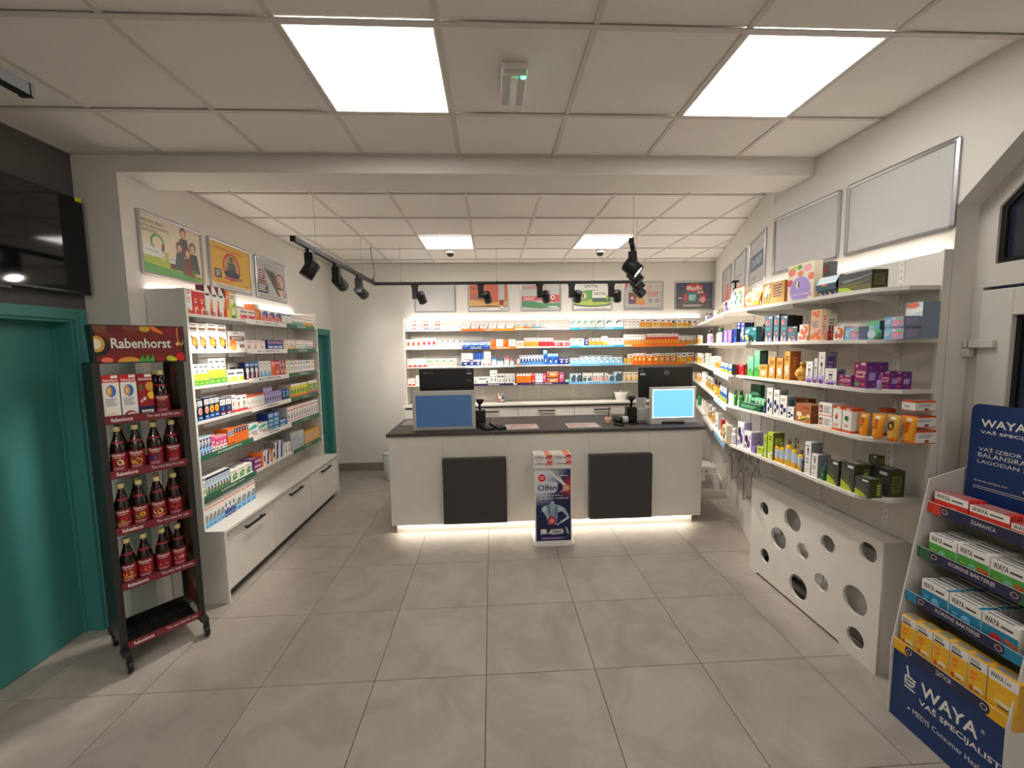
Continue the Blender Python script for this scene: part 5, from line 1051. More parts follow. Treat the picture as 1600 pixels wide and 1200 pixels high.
row(BP, BE, SB[2], WB[2], [
    (636, 667, 560.5, 4, .08, 'bpk', 'pink and white carton'), (668, 713.5, 560.5, 4, .08, 'bwc', 'white carton with orange ring'), (721.5, 751, 562.5, 3, .09, 'bbw', 'blue carton, lower layer'), (721, 739, 552, 1, .08, 'bww', 'broad white carton on top of blue ones', .012, .064),
    (740, 755, 550.5, 4, .08, 'bb2', 'dark blue carton, upper layer', .012, .064), (756, 767, 549.5, 2, .08, 'bww', 'white carton, upper layer', .012, .064), (752, 767, 560.5, 2, .07, 'bpk', 'pale carton, lower layer'), (768, 776, 557, 2, .05, 'kblb', 'blue mouthwash bottle'), (777, 787, 560.5, 2, .05, 'kblb', 'small light-blue bottle'),
    (788, 796, 556.5, 2, .05, 'kpnb', 'pink bottle'), (797, 803, 560.5, 1, .05, 'kpnb', 'small pink bottle'), (808, 812, 561, 1, .06, 'bpk', 'small pale carton'), (812.5, 849, 555, 8, .1, 'bcb', 'slim blue toothbrush carton'), (832, 836, 551, 1, .05, 'bcb', 'raised slim carton behind blue row', .13), (849, 855, 547, 1, .08, 'bc2', 'tallest blue carton'),
    (855.5, 872, 552.5, 2, .1, 'bc2', 'broad blue carton'), (873, 888, 559, 2, .08, 'bbw', 'low blue and white carton'), (891, 972, 559, 9, .09, 'bxp', 'pale blue supplement carton'), (906, 956, 555, 5, .05, 'bxp', 'pale carton in rear row', .13), (976, 981, 554.5, 1, .05, 'kbrn', 'brown bottle with amber label'),
    (982, 989, 553.5, 1, .06, 'b9', 'first amber carton'), (989.5, 1009, 552, 3, .06, 'boc', 'orange vitamin carton with white top'), (1010, 1019, 553.5, 1, .06, 'boc', 'shorter orange carton'), (1019.5, 1029, 552, 1, .06, 'boc', 'single orange carton before violet-edged ones'), (1029.5, 1057, 552, 3, .06, 'bop', 'amber carton with violet edge'),
    (1057.5, 1072, 551.5, 2, .06, 'b9y', 'yellow and white carton'), (1073, 1084, 551, 1, .06, 'b9', 'orange carton near the corner'), (1086, 1099, 553, 2, .05, 'b9y', 'corner amber carton')])
row(BP, BE, SB[3], WB[3], [
    (637, 649, 591.5, 2, .07, 'bpk', 'small pink carton'), (650, 654.5, 587, 1, .06, 'bww', 'upright white carton by black monitor'), (740.5, 746, 589.5, 1, .08, 'bwg', 'white carton with ring at monitor edge'), (746.5, 765, 589, 1, .08, 'bw1', 'wide white carton with green dot'), (765.5, 777, 578.5, 2, .08, 'bwg', 'taller grey-white carton'),
    (777.5, 788, 584, 2, .08, 'bw1', 'white carton with grey text'), (788.5, 804.5, 584, 3, .08, 'bwg', 'white carton with grey ring'), (806.5, 830, 583.5, 5, .08, 'bo5', 'orange and white carton'), (830.5, 836, 583.5, 1, .08, 'rcr', 'narrow red carton'), (836.5, 848, 583.5, 3, .08, 'drpb', 'blue-dotted white carton'), (848.5, 853, 584.5, 1, .08, 'bgp', 'narrow pink carton'),
    (854.5, 872.5, 591.5, 1, .1, 'bst', 'flat orange toothpaste carton, lower'), (854.5, 872.5, 581, 1, .1, 'bst', 'flat orange toothpaste carton, upper', .012, .078), (874, 881, 583, 1, .08, 'bgp', 'pink carton'), (883, 890, 593, 1, .06, 'rgs', 'low green carton'), (891.5, 908, 584, 2, .08, 'brb', 'pale carton with round shape'),
    (910, 925, 583, 2, .07, 'bdk', 'dark carton with teal drop'), (926, 943, 583, 2, .07, 'bdp', 'dark carton with pink drop'), (944, 950.5, 583, 1, .07, 'bdp', 'slim dark carton'), (951, 959, 585.5, 1, .07, 'brb', 'low pale blue carton'), (960, 971, 581, 1, .07, 'brb', 'taller pale blue carton'),
    (974.5, 998, 581.5, 3, .07, 'byf', 'cream carton with golden flower'), (1084, 1096, 582, 2, .06, 'byf', 'cream carton beside black monitor')])

WHERE[0] = 'cosmetics_carton'; A0 = (AP0.x, AP0.y); WR_ = ['top shelf right', 'second shelf right', 'third shelf right', 'fourth shelf right', 'lowest shelf right']
row(A0, AE, SR[0], 'angled '+WR_[0], [(1100, 1103.5, 490, 1, .05, 'kwbk', 'white bottle with dark cap'), (1104, 1109, 490, 1, .05, 'kwbk', 'second white bottle with dark cap'), (1113, 1125.5, 483.5, 2, .05, 'rpl', 'floral cream carton'), (1128, 1133, 473, 1, .05, 'kvio', 'violet bottle'), (1134.5, 1145.5, 440, 1, .05, 'kpmp', 'tall pale pump bottle')], turn=.62)
row(RP, RE, SR[0], WR_[0], [(1146.5, 1154, 451, 1, .06, 'rpl', 'cream carton with plants'), (1154.3, 1162, 449, 1, .06, 'rpl', 'second cream carton with plants'), (1163.5, 1188, 455, 1, .06, 'rop', 'orange pillow-shaped gift carton'), (1191, 1225.5, 441, 1, .06, 'rli', 'golden gift carton with lilies'),
    (1230, 1271, 412, 1, .05, 'rfl', 'large floral gift carton with violet oval'), (1276, 1294, 411, 1, .05, 'rfd', 'dark floral gift carton behind', .14), (1275, 1306, 432, 1, .07, 'rtp', 'dusk-blue pillow-shaped gift carton'), (1309.5, 1362, 426, 1, .085, 'rdg', 'long dark green gift carton with hills', .016)])
row(A0, AE, SR[1], 'angled '+WR_[1], [(1088, 1093, 524, 1, .04, 'b9', 'small orange carton in corner'), (1100, 1108, 516, 1, .05, 'kwbk', 'white bottle with dark shoulder'), (1111.5, 1124, 513, 1, .05, 'kgcp', 'amber bottle with green cap'), (1126, 1128.5, 518, 1, .05, 'rpu', 'slim lilac carton'), (1129, 1142.5, 516, 2, .05, 'rpu', 'violet carton'), (1143, 1149.5, 514, 1, .05, 'rbd', 'dark blue carton')], turn=.62)
row(RP, RE, SR[1], WR_[1], [(1151, 1156, 504.5, 1, .05, 'rbf', 'tall blue carton with white flowers'), (1156.5, 1163, 504.5, 1, .05, 'rbf', 'second tall blue carton with white flowers'), (1164, 1175, 504, 1, .03, 'knvy', 'navy-capped bottle behind teal carton', .09), (1163.5, 1181.5, 511, 1, .05, 'rte', 'teal carton with flowers'),
    (1183.5, 1193, 507, 1, .05, 'kblk', 'black flask with red lettering'), (1194.5, 1206.5, 494, 1, .05, 'rtd', 'dusk-blue carton with bird'), (1208, 1217, 492, 1, .05, 'rtd', 'second dusk-blue carton with bird'), (1219, 1229.5, 493, 1, .06, 'rtd', 'third dusk-blue carton with bird'), (1230, 1245.5, 510, 1, .05, 'rtd', 'low dusk-blue carton'), (1232, 1244, 494, 1, .04, 'rdk', 'black carton behind low blue one', .1),
    (1246, 1260, 519.5, 1, .05, 'rpe', 'small peach floral carton, lower'), (1249, 1263, 507, 1, .05, 'rpe', 'small peach floral carton, upper', .012, .033), (1266, 1282.5, 484, 1, .06, 'rpt', 'tall peach floral carton'), (1286, 1291, 491, 1, .06, 'rpt', 'slim peach floral carton', .03), (1290, 1295.5, 509, 1, .03, 'kred', 'small red perfume bottle'),
    (1296, 1301, 508, 1, .03, 'kred', 'second small red perfume bottle'), (1302, 1318.5, 510, 1, .05, 'rpe', 'square white carton with coral flowers'), (1320, 1342, 511, 1, .05, 'rbp', 'lilac-blue carton with pink blossom'), (1350, 1367, 510, 1, .03, 'kjrd', 'round pale green tin'), (1353, 1374, 502, 1, .03, 'rgs', 'green carton behind round tin', .07),
    (1381, 1412, 513, 1, .085, 'rbp', 'blue blossom gift carton, lower', .02), (1382, 1412.5, 495, 1, .085, 'rbp', 'blue blossom gift carton, upper', .02, .056), (1413, 1440, 473, 1, .085, 'rsd', 'tall blue-grey carton at the shelf end', .125)])
row(A0, AE, SR[2], 'angled '+WR_[2], [(1088, 1096, 552, 2, .04, 'b9', 'orange corner carton'), (1099, 1105, 552, 1, .04, 'rpl', 'pale printed carton'), (1105, 1113, 557, 1, .04, 'bwg', 'grey printed carton'), (1113.5, 1123.5, 557, 2, .05, 'kjar', 'cream jar with gold label'), (1124.5, 1142.5, 567.5, 3, .06, 'rjb', 'white-blue-green carton')], turn=.62)
row(RP, RE, SR[2], WR_[2], [(1144.5, 1152.5, 569.5, 1, .05, 'rrd', 'dark red carton'), (1153.5, 1162, 570, 1, .05, 'rrd', 'second dark red carton'), (1162.5, 1166, 567, 1, .03, 'kred', 'small red bottle'), (1167.5, 1177, 556, 1, .05, 'rgr', 'green carton'), (1178, 1186.5, 548, 1, .06, 'rgr', 'taller green carton'),
    (1186.5, 1199, 569.5, 1, .05, 'rgo', 'low golden carton with lilies'), (1200.5, 1210.5, 558, 1, .05, 'rgo', 'golden lily carton'), (1212.5, 1222.5, 559, 1, .05, 'rgo', 'second golden lily carton'), (1224.5, 1233.5, 549, 1, .07, 'rgo', 'tallest golden lily carton'), (1234.5, 1253, 566, 1, .04, 'kgld', 'round golden perfume bottle'), (1248, 1257, 567, 1, .03, 'rgo', 'golden carton behind round bottle', .1),
    (1258.5, 1269.5, 565, 1, .04, 'rla', 'white carton with lavender print'), (1271, 1276.5, 560, 1, .04, 'rla', 'slim white lavender carton'), (1277.5, 1288, 550, 1, .07, 'rla', 'tallest white lavender carton'), (1288.5, 1307, 576, 1, .05, 'rla', 'square white lavender carton'), (1310, 1331, 586, 1, .05, 'rmg', 'low magenta floral carton'), (1333.5, 1353.5, 566, 1, .06, 'rmg', 'tall magenta floral carton'),
    (1354.5, 1372, 566, 1, .05, 'rmg', 'second tall magenta floral carton', .067), (1367, 1374, 588, 1, .03, 'kvio', 'small dark perfume bottle with pale cap'), (1374.5, 1390.5, 580, 1, .05, 'rmg', 'small magenta floral carton', .085), (1391.5, 1409, 580.5, 1, .05, 'rmg', 'magenta carton nearest the shelf end', .125)])
row(A0, AE, SR[3], 'angled '+WR_[3], [(1086, 1093, 584, 1, .04, 'b9', 'orange carton with dark print'), (1094, 1100, 581, 1, .04, 'bww', 'white carton'), (1100, 1112, 588, 3, .04, 'kjar', 'small cream jar'), (1112.5, 1123, 595, 2, .04, 'kbrn', 'brown glass bottle'), (1123.5, 1135, 604, 4, .1, 'rjb', 'blue and white carton')], turn=.62)
row(RP, RE, SR[3], WR_[3], [(1143.5, 1149.5, 610, 1, .05, 'kgrn', 'green bottle'), (1150.5, 1158.5, 610, 1, .05, 'kgrn', 'second green bottle'), (1161, 1165, 616, 1, .03, 'kgtb', 'small green tube'), (1166, 1170.5, 616, 1, .03, 'kgtb', 'second small green tube'), (1172, 1188, 601, 1, .03, 'kbox', 'folded green display card', .1), (1155, 1188, 631, 1, .05, 'kbox', 'low green display tray', .004),
    (1177, 1191.5, 622, 3, .03, 'kgtb', 'pale green hand-cream tube', .062), (1191, 1196.5, 628, 1, .03, 'knvy', 'small navy bottle'), (1197.5, 1206.5, 606, 1, .05, 'rvb', 'tall white carton with navy flowers'), (1208, 1217, 609, 1, .06, 'rvb', 'second tall white carton with navy flowers'), (1217.5, 1229, 618, 1, .06, 'rvb', 'medium white carton with navy flowers'), (1230, 1240.5, 636, 1, .05, 'rvb', 'small white carton with navy flowers'),
    (1242.5, 1266.5, 631.5, 1, .08, 'rcp', 'copper carton with almond flowers'), (1243, 1262, 622, 1, .05, 'rcp', 'copper carton in the rear', .11), (1278.5, 1300, 650, 1, .10, 'rwo', 'white carton with brown picture, lower'), (1279, 1300, 630, 1, .10, 'rwo', 'white carton with brown picture, upper', .012, .068), (1300.5, 1314, 634, 1, .06, 'rwt', 'white carton with orange edges and flower'),
    (1315.5, 1330, 637.5, 1, .07, 'rwg', 'white carton with orange edges and green plant'), (1332.5, 1349.5, 645, 1, .03, 'kotb', 'orange tube, first'), (1352, 1371.5, 647, 1, .03, 'kotb', 'orange tube, second'), (1374, 1396, 648, 1, .03, 'kotg', 'olive-orange tube', .03), (1398, 1421, 650.5, 1, .03, 'kotb', 'orange tube nearest the stack', .06),
    (1409, 1431, 671, 1, .10, 'rst', 'flat white carton with orange edge, lowest', .10), (1409, 1431, 649, 1, .10, 'rst', 'flat white carton with orange edge, middle', .10, .076), (1409, 1431, 626, 1, .10, 'rst', 'flat white carton with orange edge, topmost', .10, .152), (1372, 1384, 638, 1, .05, 'rst', 'white and orange carton behind tubes', .15)])
row(A0, AE, SR[4], 'angled '+WR_[4], [(1087, 1092, 612, 1, .05, 'kgrn', 'dark green bottle by the monitor'), (1094, 1104, 626, 3, .05, 'kwht', 'white bottle with red dots'), (1104.5, 1114, 634, 2, .05, 'kjar', 'cream jar with pale lid'), (1115, 1121, 645, 1, .05, 'bww', 'white tall carton'), (1122, 1128, 655, 1, .04, 'korb', 'orange-lidded tub')], turn=.62)
row(RP, RE, SR[4], WR_[4], [(1128.5, 1135, 664, 1, .05, 'rpl', 'green-leaf white carton at the bend', -.02), (1138, 1147, 669, 1, .05, 'kwht', 'white tub with red flower'), (1148, 1153, 681, 1, .03, 'knvy', 'small dark blue bottle'), (1152, 1162, 659, 1, .06, 'rvi', 'tall white carton with violet flowers'), (1162.5, 1173.5, 674, 1, .09, 'rvi', 'broad carton with violet flowers'),
    (1174, 1181, 697, 1, .04, 'rpu', 'low lilac carton'), (1182, 1186, 689, 1, .02, 'kvio', 'small violet perfume bottle', .04), (1182, 1192.5, 699, 1, .05, 'rli2', 'low lime display carton', .008), (1193, 1197.5, 679, 1, .04, 'rli2', 'slim lime carton'), (1198.5, 1207, 675, 1, .08, 'rli2', 'tall lime carton'),
    (1207.5, 1214.5, 690, 1, .03, 'kyel', 'slim yellow spray bottle'), (1215, 1222, 691, 1, .03, 'kyel', 'second slim yellow spray bottle'), (1222.5, 1232.5, 685, 1, .04, 'kyel', 'larger yellow spray bottle'), (1233, 1241.5, 693, 1, .03, 'kyel', 'third slim yellow spray bottle'), (1242, 1251.5, 702, 1, .04, 'kyel', 'yellow spray bottle beside the dark one'), (1238, 1246, 684, 2, .03, 'kybr', 'amber bottle with brown cap, rear', .08),
    (1249.5, 1255.5, 710, 1, .03, 'kdrk', 'dark grey bottle'), (1256.5, 1266, 690, 1, .07, 'rgb', 'tall white carton with grey emblem'), (1267, 1277, 709, 1, .08, 'rgb', 'shorter white carton with grey emblem'), (1279, 1289.5, 723, 1, .04, 'kdgr', 'dark green bottle'), (1291.5, 1309.5, 718, 1, .06, 'rdo', 'dark green carton with lime grass'),
    (1313, 1334, 723, 1, .09, 'rdo', 'second dark green carton with lime grass'), (1335, 1358, 746, 1, .07, 'rdo', 'low dark green carton in front'), (1357, 1371, 711, 1, .04, 'rdl', 'small dark green carton on top of the long one', .135, .137), (1355, 1388, 731, 1, .085, 'rdl', 'long dark green carton', .12)])

# ------------------------------------------------------------------ juice rack on castors
RKP, RKE = (-2.08, 2.265), (.634, .773); rkz = math.atan2(RKE[1], RKE[0])
rk = thing('bottle_rack', 'dark wheeled display rack of juice bottles beside the teal door', 'rack', (*RKP, 0), rkz)
DK = hx('2a2928'); RB = hx('7d2630')
for x0 in (-.018, .343):
    MB().box(x0, 0, .10, x0+.032, .022, 1.73, DK).box(x0, .275, .10, x0+.032, .297, 1.73, DK).build('post', M_SATIN, rk, bevel=.002)
sp = B(-.016, .022, .14, -.010, .275, 1.73, hx('252423')); sp.build('side_panel', M_SATIN, rk)
sp = B(.366, .022, .14, .372, .275, 1.73, hx('2a1a18'))
s_ = 'r 0 0 1 1 brn;'
for k in range(9): s_ += 'e %.2f %.3f .22 .035 %s;e %.2f %.3f .10 .02 %s;' % (.3+.4*(k % 2), .06+.11*k, ('dred', 'mar', 'rby')[k % 3], .65-.3*(k % 2), .10+.11*k, ('gold', 'brn', 'kha')[k % 3])
sp.flat(s_, (.366, .275, .14), (0, -1, 0), (0, 0, 1), .253, 1.59); sp.build('side_panel', M_PRINT, rk)
hdr = MB(); hdr.prism([(-.002, 1.724), (-.002, 1.932), (.165, 1.932), (.11, 1.724)], 0, -.006, .386, hx('232221'))
sg = ('r 0 0 1 1 rbs;r .02 .03 .98 .97 rbt;e .12 .95 .12 .18 brn;e .24 .9 .10 .16 mar;e .42 .98 .12 .12 brn;e .55 .93 .06 .09 gold;p .6 1 .66 1 .76 .82 .74 .78 .64 .88 org;e .84 .9 .08 .14 dred;e .97 .8 .05 .35 gold;e .97 .8 .035 .28 mar;'
      'e .05 .45 .11 .26 blk;e .03 .5 .08 .22 gold;e .02 .5 .05 .14 crm;e .15 .08 .10 .14 dred;e .12 .06 .06 .08 sal;e .35 0 .13 .15 org;e .35 0 .11 .12 gold;p .45 0 .5 .2 .52 .05 .56 .22 .58 .04 .62 .2 .64 0 grn;e .70 .06 .05 .1 rby;e .82 .08 .05 .08 lime;e .86 .04 .04 .07 lem;e .95 .12 .06 .13 red;e .92 .5 .02 .06 pch;'
      'T .17 .38 .84 .66 w Rabenhorst')
PAL['rbs'] = hx('2a1210'); PAL['rbt'] = hx('7a2418')
hdr.flat(sg, (0, -.0025, 1.73), (1, 0, 0), (0, 0, 1), .38, .197); hdr.build('sign_box', M_PRINT, rk)
for k, z in enumerate((1.405, 1.105, .785, .468, .125)):
    tr = MB().box(.014, 0, z-.006, .343, .28, z, hx('1b1a1a')).box(.014, .27, z, .343, .28, z+.04, hx('1b1a1a')).box(.014, -.002, z-.01, .350, .002, z+.036, hx('1b1a1a'))
    if k == 4:
        for q in range(1, 5): tr.box(.014+q*.065, .01, z, .018+q*.065, .27, z+.010, hx('1b1a1a'))
        tr.box(.014, .13, z, .343, .134, z+.010, hx('1b1a1a'))
    tr.build('tray', M_SATIN, rk)
    MB().box(.012, -.0045, z-.008, .352, -.002, z+.034, RB).flat('T .07 .26 .33 .74 w Rabenhorst;t .50 .28 .95 .78 w The very best for you.', (.012, -.0045, z-.008), (1, 0, 0), (0, 0, 1), .34, .042).build('shelf_strip', M_PRINT, rk)
for x in (-.002, .359):
    for y, sg_ in ((-.035, -1), (.325, 1)):
        cs = MB().box(x-.02, min(y, .01 if sg_ < 0 else .28)-.012, .10, x+.02, max(y, .01 if sg_ < 0 else .28)+.012, .125, DK).box(x-.006, y-.018, .035, x+.022-.003, y+.018, .10, hx('111111'))
        c_ = cs.build('castor', M_SATIN, rk, bevel=.003)
        MB().lathe([(.026, -.012), (.034, -.010), (.034, .010), (.026, .012)], 20, hx('0c0c0c'), M=Matrix.Rotation(math.pi/2, 3, 'Y'), o=(x+.006, y, .034)).lathe([(.02, -.013), (.02, .013)], 16, 'gry', M=Matrix.Rotation(math.pi/2, 3, 'Y'), o=(x+.006, y, .034)).build('wheel', M_SATIN, c_)
M_JUICE = mat('dark_juice_glass', '1c0707', rough=.08, coat=.6)
_jm = {}
def juice(x, y, z, a, b, fruit, row_, band='pch', scale=1.0):
    h = .27*scale; r = .0365*scale
    if 'g' not in _jm:
        _jm['g'] = MB().lathe([(r*.85, 0), (r, .006), (r, .140), (r*.93, .158), (r*.62, .195), (r*.38, .225), (r*.34, .248)], 24).mesh('glass_body'); _jm['g'].materials.append(M_JUICE)
        _jm['c'] = MB().lathe([(r*.42, .243), (r*.44, .245), (r*.44, .268), (r*.40, .270)], 18, hx('d8c98f')).mesh('cap'); _jm['c'].materials.append(M_GLOSS)
    if fruit not in _jm:
        l = MB(); l.decal('r 0 0 1 1 rbl', wrapmap(r*1.004, .028, .128, 4.4), 1, 1, div=20)
        def neck(u, v, L):
            zz = .178+.012*v; rr = r*(.93+(.62-.93)*(zz-.158)/.037)*1.012; an = (u-.5)*3.6; return (rr*math.sin(an), -rr*math.cos(an), zz)
        nb = MB(); nb.decal('r 0 0 1 1 rbl', neck, 1, 1, div=16)
        if 'n' not in _jm: _jm['n'] = nb.mesh('neck_band'); _jm['n'].materials.append(M_PRINT)
        l.decal('T .08 .80 .92 .95 w Rabenhorst;b .2 .70 .8 .75 1 pch;'+fruit+';b .15 .05 .85 .17 2 pnk', wrapmap(r*1.01, .028, .128, 1.9), 1, 1, div=6)
        _jm[fruit] = l.mesh('paper_label'); _jm[fruit].materials.append(M_PRINT)
    wx = RKP[0]+RKE[0]*x-RKE[1]*y; wy = RKP[1]+RKE[1]*x+RKE[0]*y
    t = thing('juice_bottle', a, 'bottle', (wx, wy, z+.0004), rkz-.25, 'dark juice bottles on the rack')
    for k in ('g', 'c', 'n', fruit):
        o = bpy.data.objects.new(_jm[k].name.split('.')[0], _jm[k]); COL.objects.link(o); o.parent = t
PAL['rbl'] = hx('8a1a26')
FR = dict(garlic='e .35 .42 .22 .16 brn;e .6 .46 .18 .16 crm;e .75 .38 .12 .10 gold', citrus='e .4 .48 .26 .16 gold;e .62 .38 .26 .16 yel;e .3 .34 .16 .1 gold', blue='e .4 .45 .25 .16 nvy;e .65 .4 .2 .14 stl;e .3 .35 .16 .12 dbl',
          cherry='e .4 .45 .2 .14 dred;e .62 .38 .2 .14 red;e .55 .52 .14 .08 mar', berry='e .4 .44 .2 .14 mar;e .62 .44 .16 .12 red;e .5 .34 .12 .08 grn;r 0 .22 1 .27 gold', trop='e .5 .44 .3 .18 gold;e .65 .5 .18 .12 yel;e .35 .36 .1 .1 grn',
          mango='e .45 .44 .3 .18 crm;e .6 .4 .2 .14 yel;r 0 .2 1 .24 org', chili='p .1 .35 .5 .28 .95 .5 .6 .45 gold;e .5 .5 .3 .08 dor', orange='e .5 .45 .32 .2 org;e .55 .42 .2 .12 gold;r 0 .22 1 .28 gold', tom='e .4 .44 .22 .16 red;e .64 .42 .2 .14 sal', rasp='e .32 .4 .2 .12 gold;e .68 .46 .2 .16 hot;e .68 .46 .1 .08 pnk', black='e .4 .42 .22 .14 wgr;e .62 .4 .2 .12 blk')
def RX(px, z, ins=.045): return s_at(px, (RKP[0]-.773*ins, RKP[1]+.634*ins), RKE, z)
for z, rown, its in ((1.105, 'second tray', ((186, 'garlic', 'brown nuts'), (214, 'citrus', 'yellow citrus'), (243, 'blue', 'blueberries'), (271, 'cherry', 'red berries'))),
                     (.785, 'third tray', ((192.5, 'berry', 'dark fruit and gold line'), (220, 'trop', 'tropical fruit'), (248, 'mango', 'pale mango'), (274, 'chili', 'yellow pepper shape'))),
                     (.468, 'fourth tray', ((201, 'orange', 'orange slice and gold line'), (227.5, 'tom', 'tomatoes'), (256, 'tom2', 'two round red fruits'), (280.5, 'rasp', 'pink flower and olive')))):
    for i, (px, f, d) in enumerate(its):
        juice(RX(px, z+.1), .048, z, 'dark juice bottle with %s on its label, %s of rack' % (d, rown), 0, FR.get(f, 'e .42 .44 .2 .15 red;e .62 .42 .18 .14 rby;e .5 .34 .3 .05 pch'), 0)
for x, z, w_, f in ((.085, 1.105, 'leftmost', 'garlic'), (.234, 1.105, 'third', 'blue'), (.312, 1.105, 'rightmost', 'cherry'), (.135, .785, 'second', 'trop'), (.225, .785, 'third', 'mango'), (.300, .785, 'rightmost', 'chili'), (.255, .468, 'third', 'tom')):
    juice(x, .135, z, 'dark juice bottle hidden behind the %s front bottle, %s tray' % (w_, {1.105: 'second', .785: 'third', .468: 'fourth'}[z]), 0, FR[f], 0)
juice(RX(253.5, 1.5), .048, 1.405, 'single dark juice bottle beside the cartons, top tray of rack', 0, FR['black'], 0)
juice(.262, .14, 1.405, 'dark juice bottle behind the single one, top tray of rack', 0, FR['black'], 0)
de('rk1', 'w', 'r 0 .84 1 1 red;r .55 .93 .95 .99 w;T .08 .86 .95 .92 w Rabenhorst;e .5 .66 .3 .13 blu;e .4 .66 .18 .11 gold;e .38 .66 .09 .06 pch;b .15 .34 .8 .5 5 gry;e .5 0 .5 .2 pch;e .55 .02 .42 .16 crm;e .5 .06 .3 .08 lime', side='lg', top='red')
de('rk2', 'w', 'r 0 .84 1 1 red;r .55 .93 .95 .99 w;T .08 .86 .95 .92 w Rabenhorst;e .5 .66 .3 .13 blu;e .4 .66 .18 .11 gold;e .38 .66 .09 .06 pch;b .15 .34 .8 .5 5 gry;e .5 0 .5 .22 rby;e .55 .02 .42 .16 w;e .5 .04 .36 .10 blk', side='lg', top='red')
de('rk3', 'rby', 'r .5 .93 .95 .99 w;T .08 .86 .95 .92 w Rabenhorst;e .8 .72 .3 .10 gold;e .85 .52 .25 .09 yel;e .2 .7 .14 .08 kha;e .4 .45 .1 .04 w;e .2 .4 .1 .04 pnk;r 0 0 1 .28 nvy;r .15 .06 .92 .20 w;b .2 .09 .8 .17 2 gry', side='dred', top='red')
WHERE[0] = 'juice_carton'
row(RKP, RKE, 1.405, 'top tray of the rack', [(163.5, 191, 586, 1, .07, 'rk1', 'white juice carton with pale fruit base'), (192, 218, 585, 1, .07, 'rk2', 'white juice carton with dark berry base'), (218.5, 243, 584, 1, .07, 'rk3', 'red juice carton with navy base')], inset=.016)

# ------------------------------------------------------------------ blue floor display by the entrance
PAL.update(wb=hx('12366f'), wn=hx('262b4e'))
ws = thing('floor_display', 'tall blue cardboard floor display of boxed remedies beside the entrance door', 'display stand')
side = [(1.878, 0), (1.872, .34), (1.913, .606), (2.0, 1.148), (2.2, 1.205), (2.2, 0)]
M_CARD = mat('white_card', 'd9d6d0', rough=.5)
for y in (1.735, 1.298): MB().prism(side, 1, y, y+.006).build('side_panel', M_CARD, ws, bevel=.001)
for z in (1.02, 1.16):
    MB().lathe([(.006, 0), (.004, .004)], 10, 'lg', M=Matrix.Rotation(math.pi/2, 3, 'X'), o=(2.03 if z < 1.1 else 2.16, 1.735, z+.06 if z < 1.1 else z)).build('rivet', M_GLOSS, ws)
B(2.195, 1.304, 0, 2.2, 1.735, 1.2).build('back_panel', M_CARD, ws)
fp = B(1.884, 1.304, 0, 1.889, 1.735, .345, 'wb')
fp.flat('T .30 .60 .80 .77 w WAYA;t .82 .72 .85 .77 w ®;T .29 .44 .98 .55 w VAŠ SPECIJALIST;t .24 .26 .88 .33 w MEDIS Consumer Health;e .20 .29 .012 .016 w;g .19 .66 .055 .012 w;b .14 .55 .25 .72 4 w;p .17 .72 .19 .72 .16 .86 .145 .84 w', (1.884, 1.735, 0), (0, -1, 0), (0, 0, 1), .431, .345)
fp.build('front_panel', M_PRINT, ws)
hp = MB(); R_ = .03; y0, y1, z0, z1 = 1.30, 1.722, 1.0, 1.497
hp.prism([(y0, z0), (y1, z0), (y1, z1-R_)]+[(y1-R_+R_*math.cos(a), z1-R_+R_*math.sin(a)) for a in [math.pi/2*k/5 for k in range(6)]]+[(y0+R_+R_*math.cos(a), z1-R_+R_*math.sin(a)) for a in [math.pi/2+math.pi/2*k/5 for k in range(6)]], 0, 2.16, 2.166, 'wb')
hp.flat('T .09 .80 .46 .87 w WAYA;t .475 .845 .505 .87 w ®;T .09 .735 .66 .775 w VAŠ SPECIJALIST;t .09 .585 .56 .625 w VAŠ IZBOR ZA;t .09 .53 .58 .57 w BALANSIRAN I;t .09 .475 .67 .515 w LAGODAN ŽIVOT;t .07 .30 .36 .325 w www.waya.hr;T .48 .30 .98 .325 w MEDIS Consumer Health;r .07 .262 1 .267 w;r .07 .245 1 .249 w', (2.16, 1.722, 1.0), (0, -1, 0), (0, 0, 1), .422, .497)
hp.build('header_panel', M_PRINT, ws)
trays = ((1.997, 1.0, 1.045, 'wrd', 'ŽGARAVICA'), (1.963, .791, .838, 'wgr', 'KORISNE BAKTERIJE'), (1.918, .583, .627, 'wcy', 'KORISNE BAKTERIJE'), (1.88, .340, .389, 'wyl', 'ZATVOR'))
for x, z0, z1, c, t in trays:
    B(x+.003, 1.305, z0-.004, 2.194, 1.734, z0, hx('8a8884')).build('tray', M_SATIN, ws)
    st = B(x, 1.304, z0-.004, x+.003, 1.735, z1, c)
    st.flat('r .17 .0 .83 1 wn;e .17 .5 .045 .5 wn;e .83 .5 .045 .5 wn;t %.2f .3 %.2f .72 w %s;g .17 .5 .028 .006 %s;g .83 .5 .028 .006 %s;r 0 .95 1 1 w' % (.5-.011*len(t), .5+.011*len(t), t, 'pch' if c != 'wyl' else 'crm', 'pch' if c != 'wyl' else 'crm'), (x, 1.735, z0-.004), (0, -1, 0), (0, 0, 1), .431, z1-z0+.004)
    st.build('shelf_strip', M_PRINT, ws)
W_ = 'r 0 .66 1 1 w;T .06 .73 .48 .93 blk WAYA;b .52 .77 .85 .84 1 dg;'
de('wr1', 'wrd', W_+'e .6 .3 .18 .2 sal;e .68 .34 .08 .12 red;e .9 .26 .02 .14 w;b .1 .2 .35 .34 2 pch', side='wrd', top='wrd')
de('wg1', 'grn', W_+'e .5 .3 .16 .2 mint;e .62 .14 .06 .08 stl;e .88 .14 .05 .08 w;b .1 .3 .3 .44 2 lime', side='w', top='w', tspec='b .05 .25 .8 .75 1 gry')
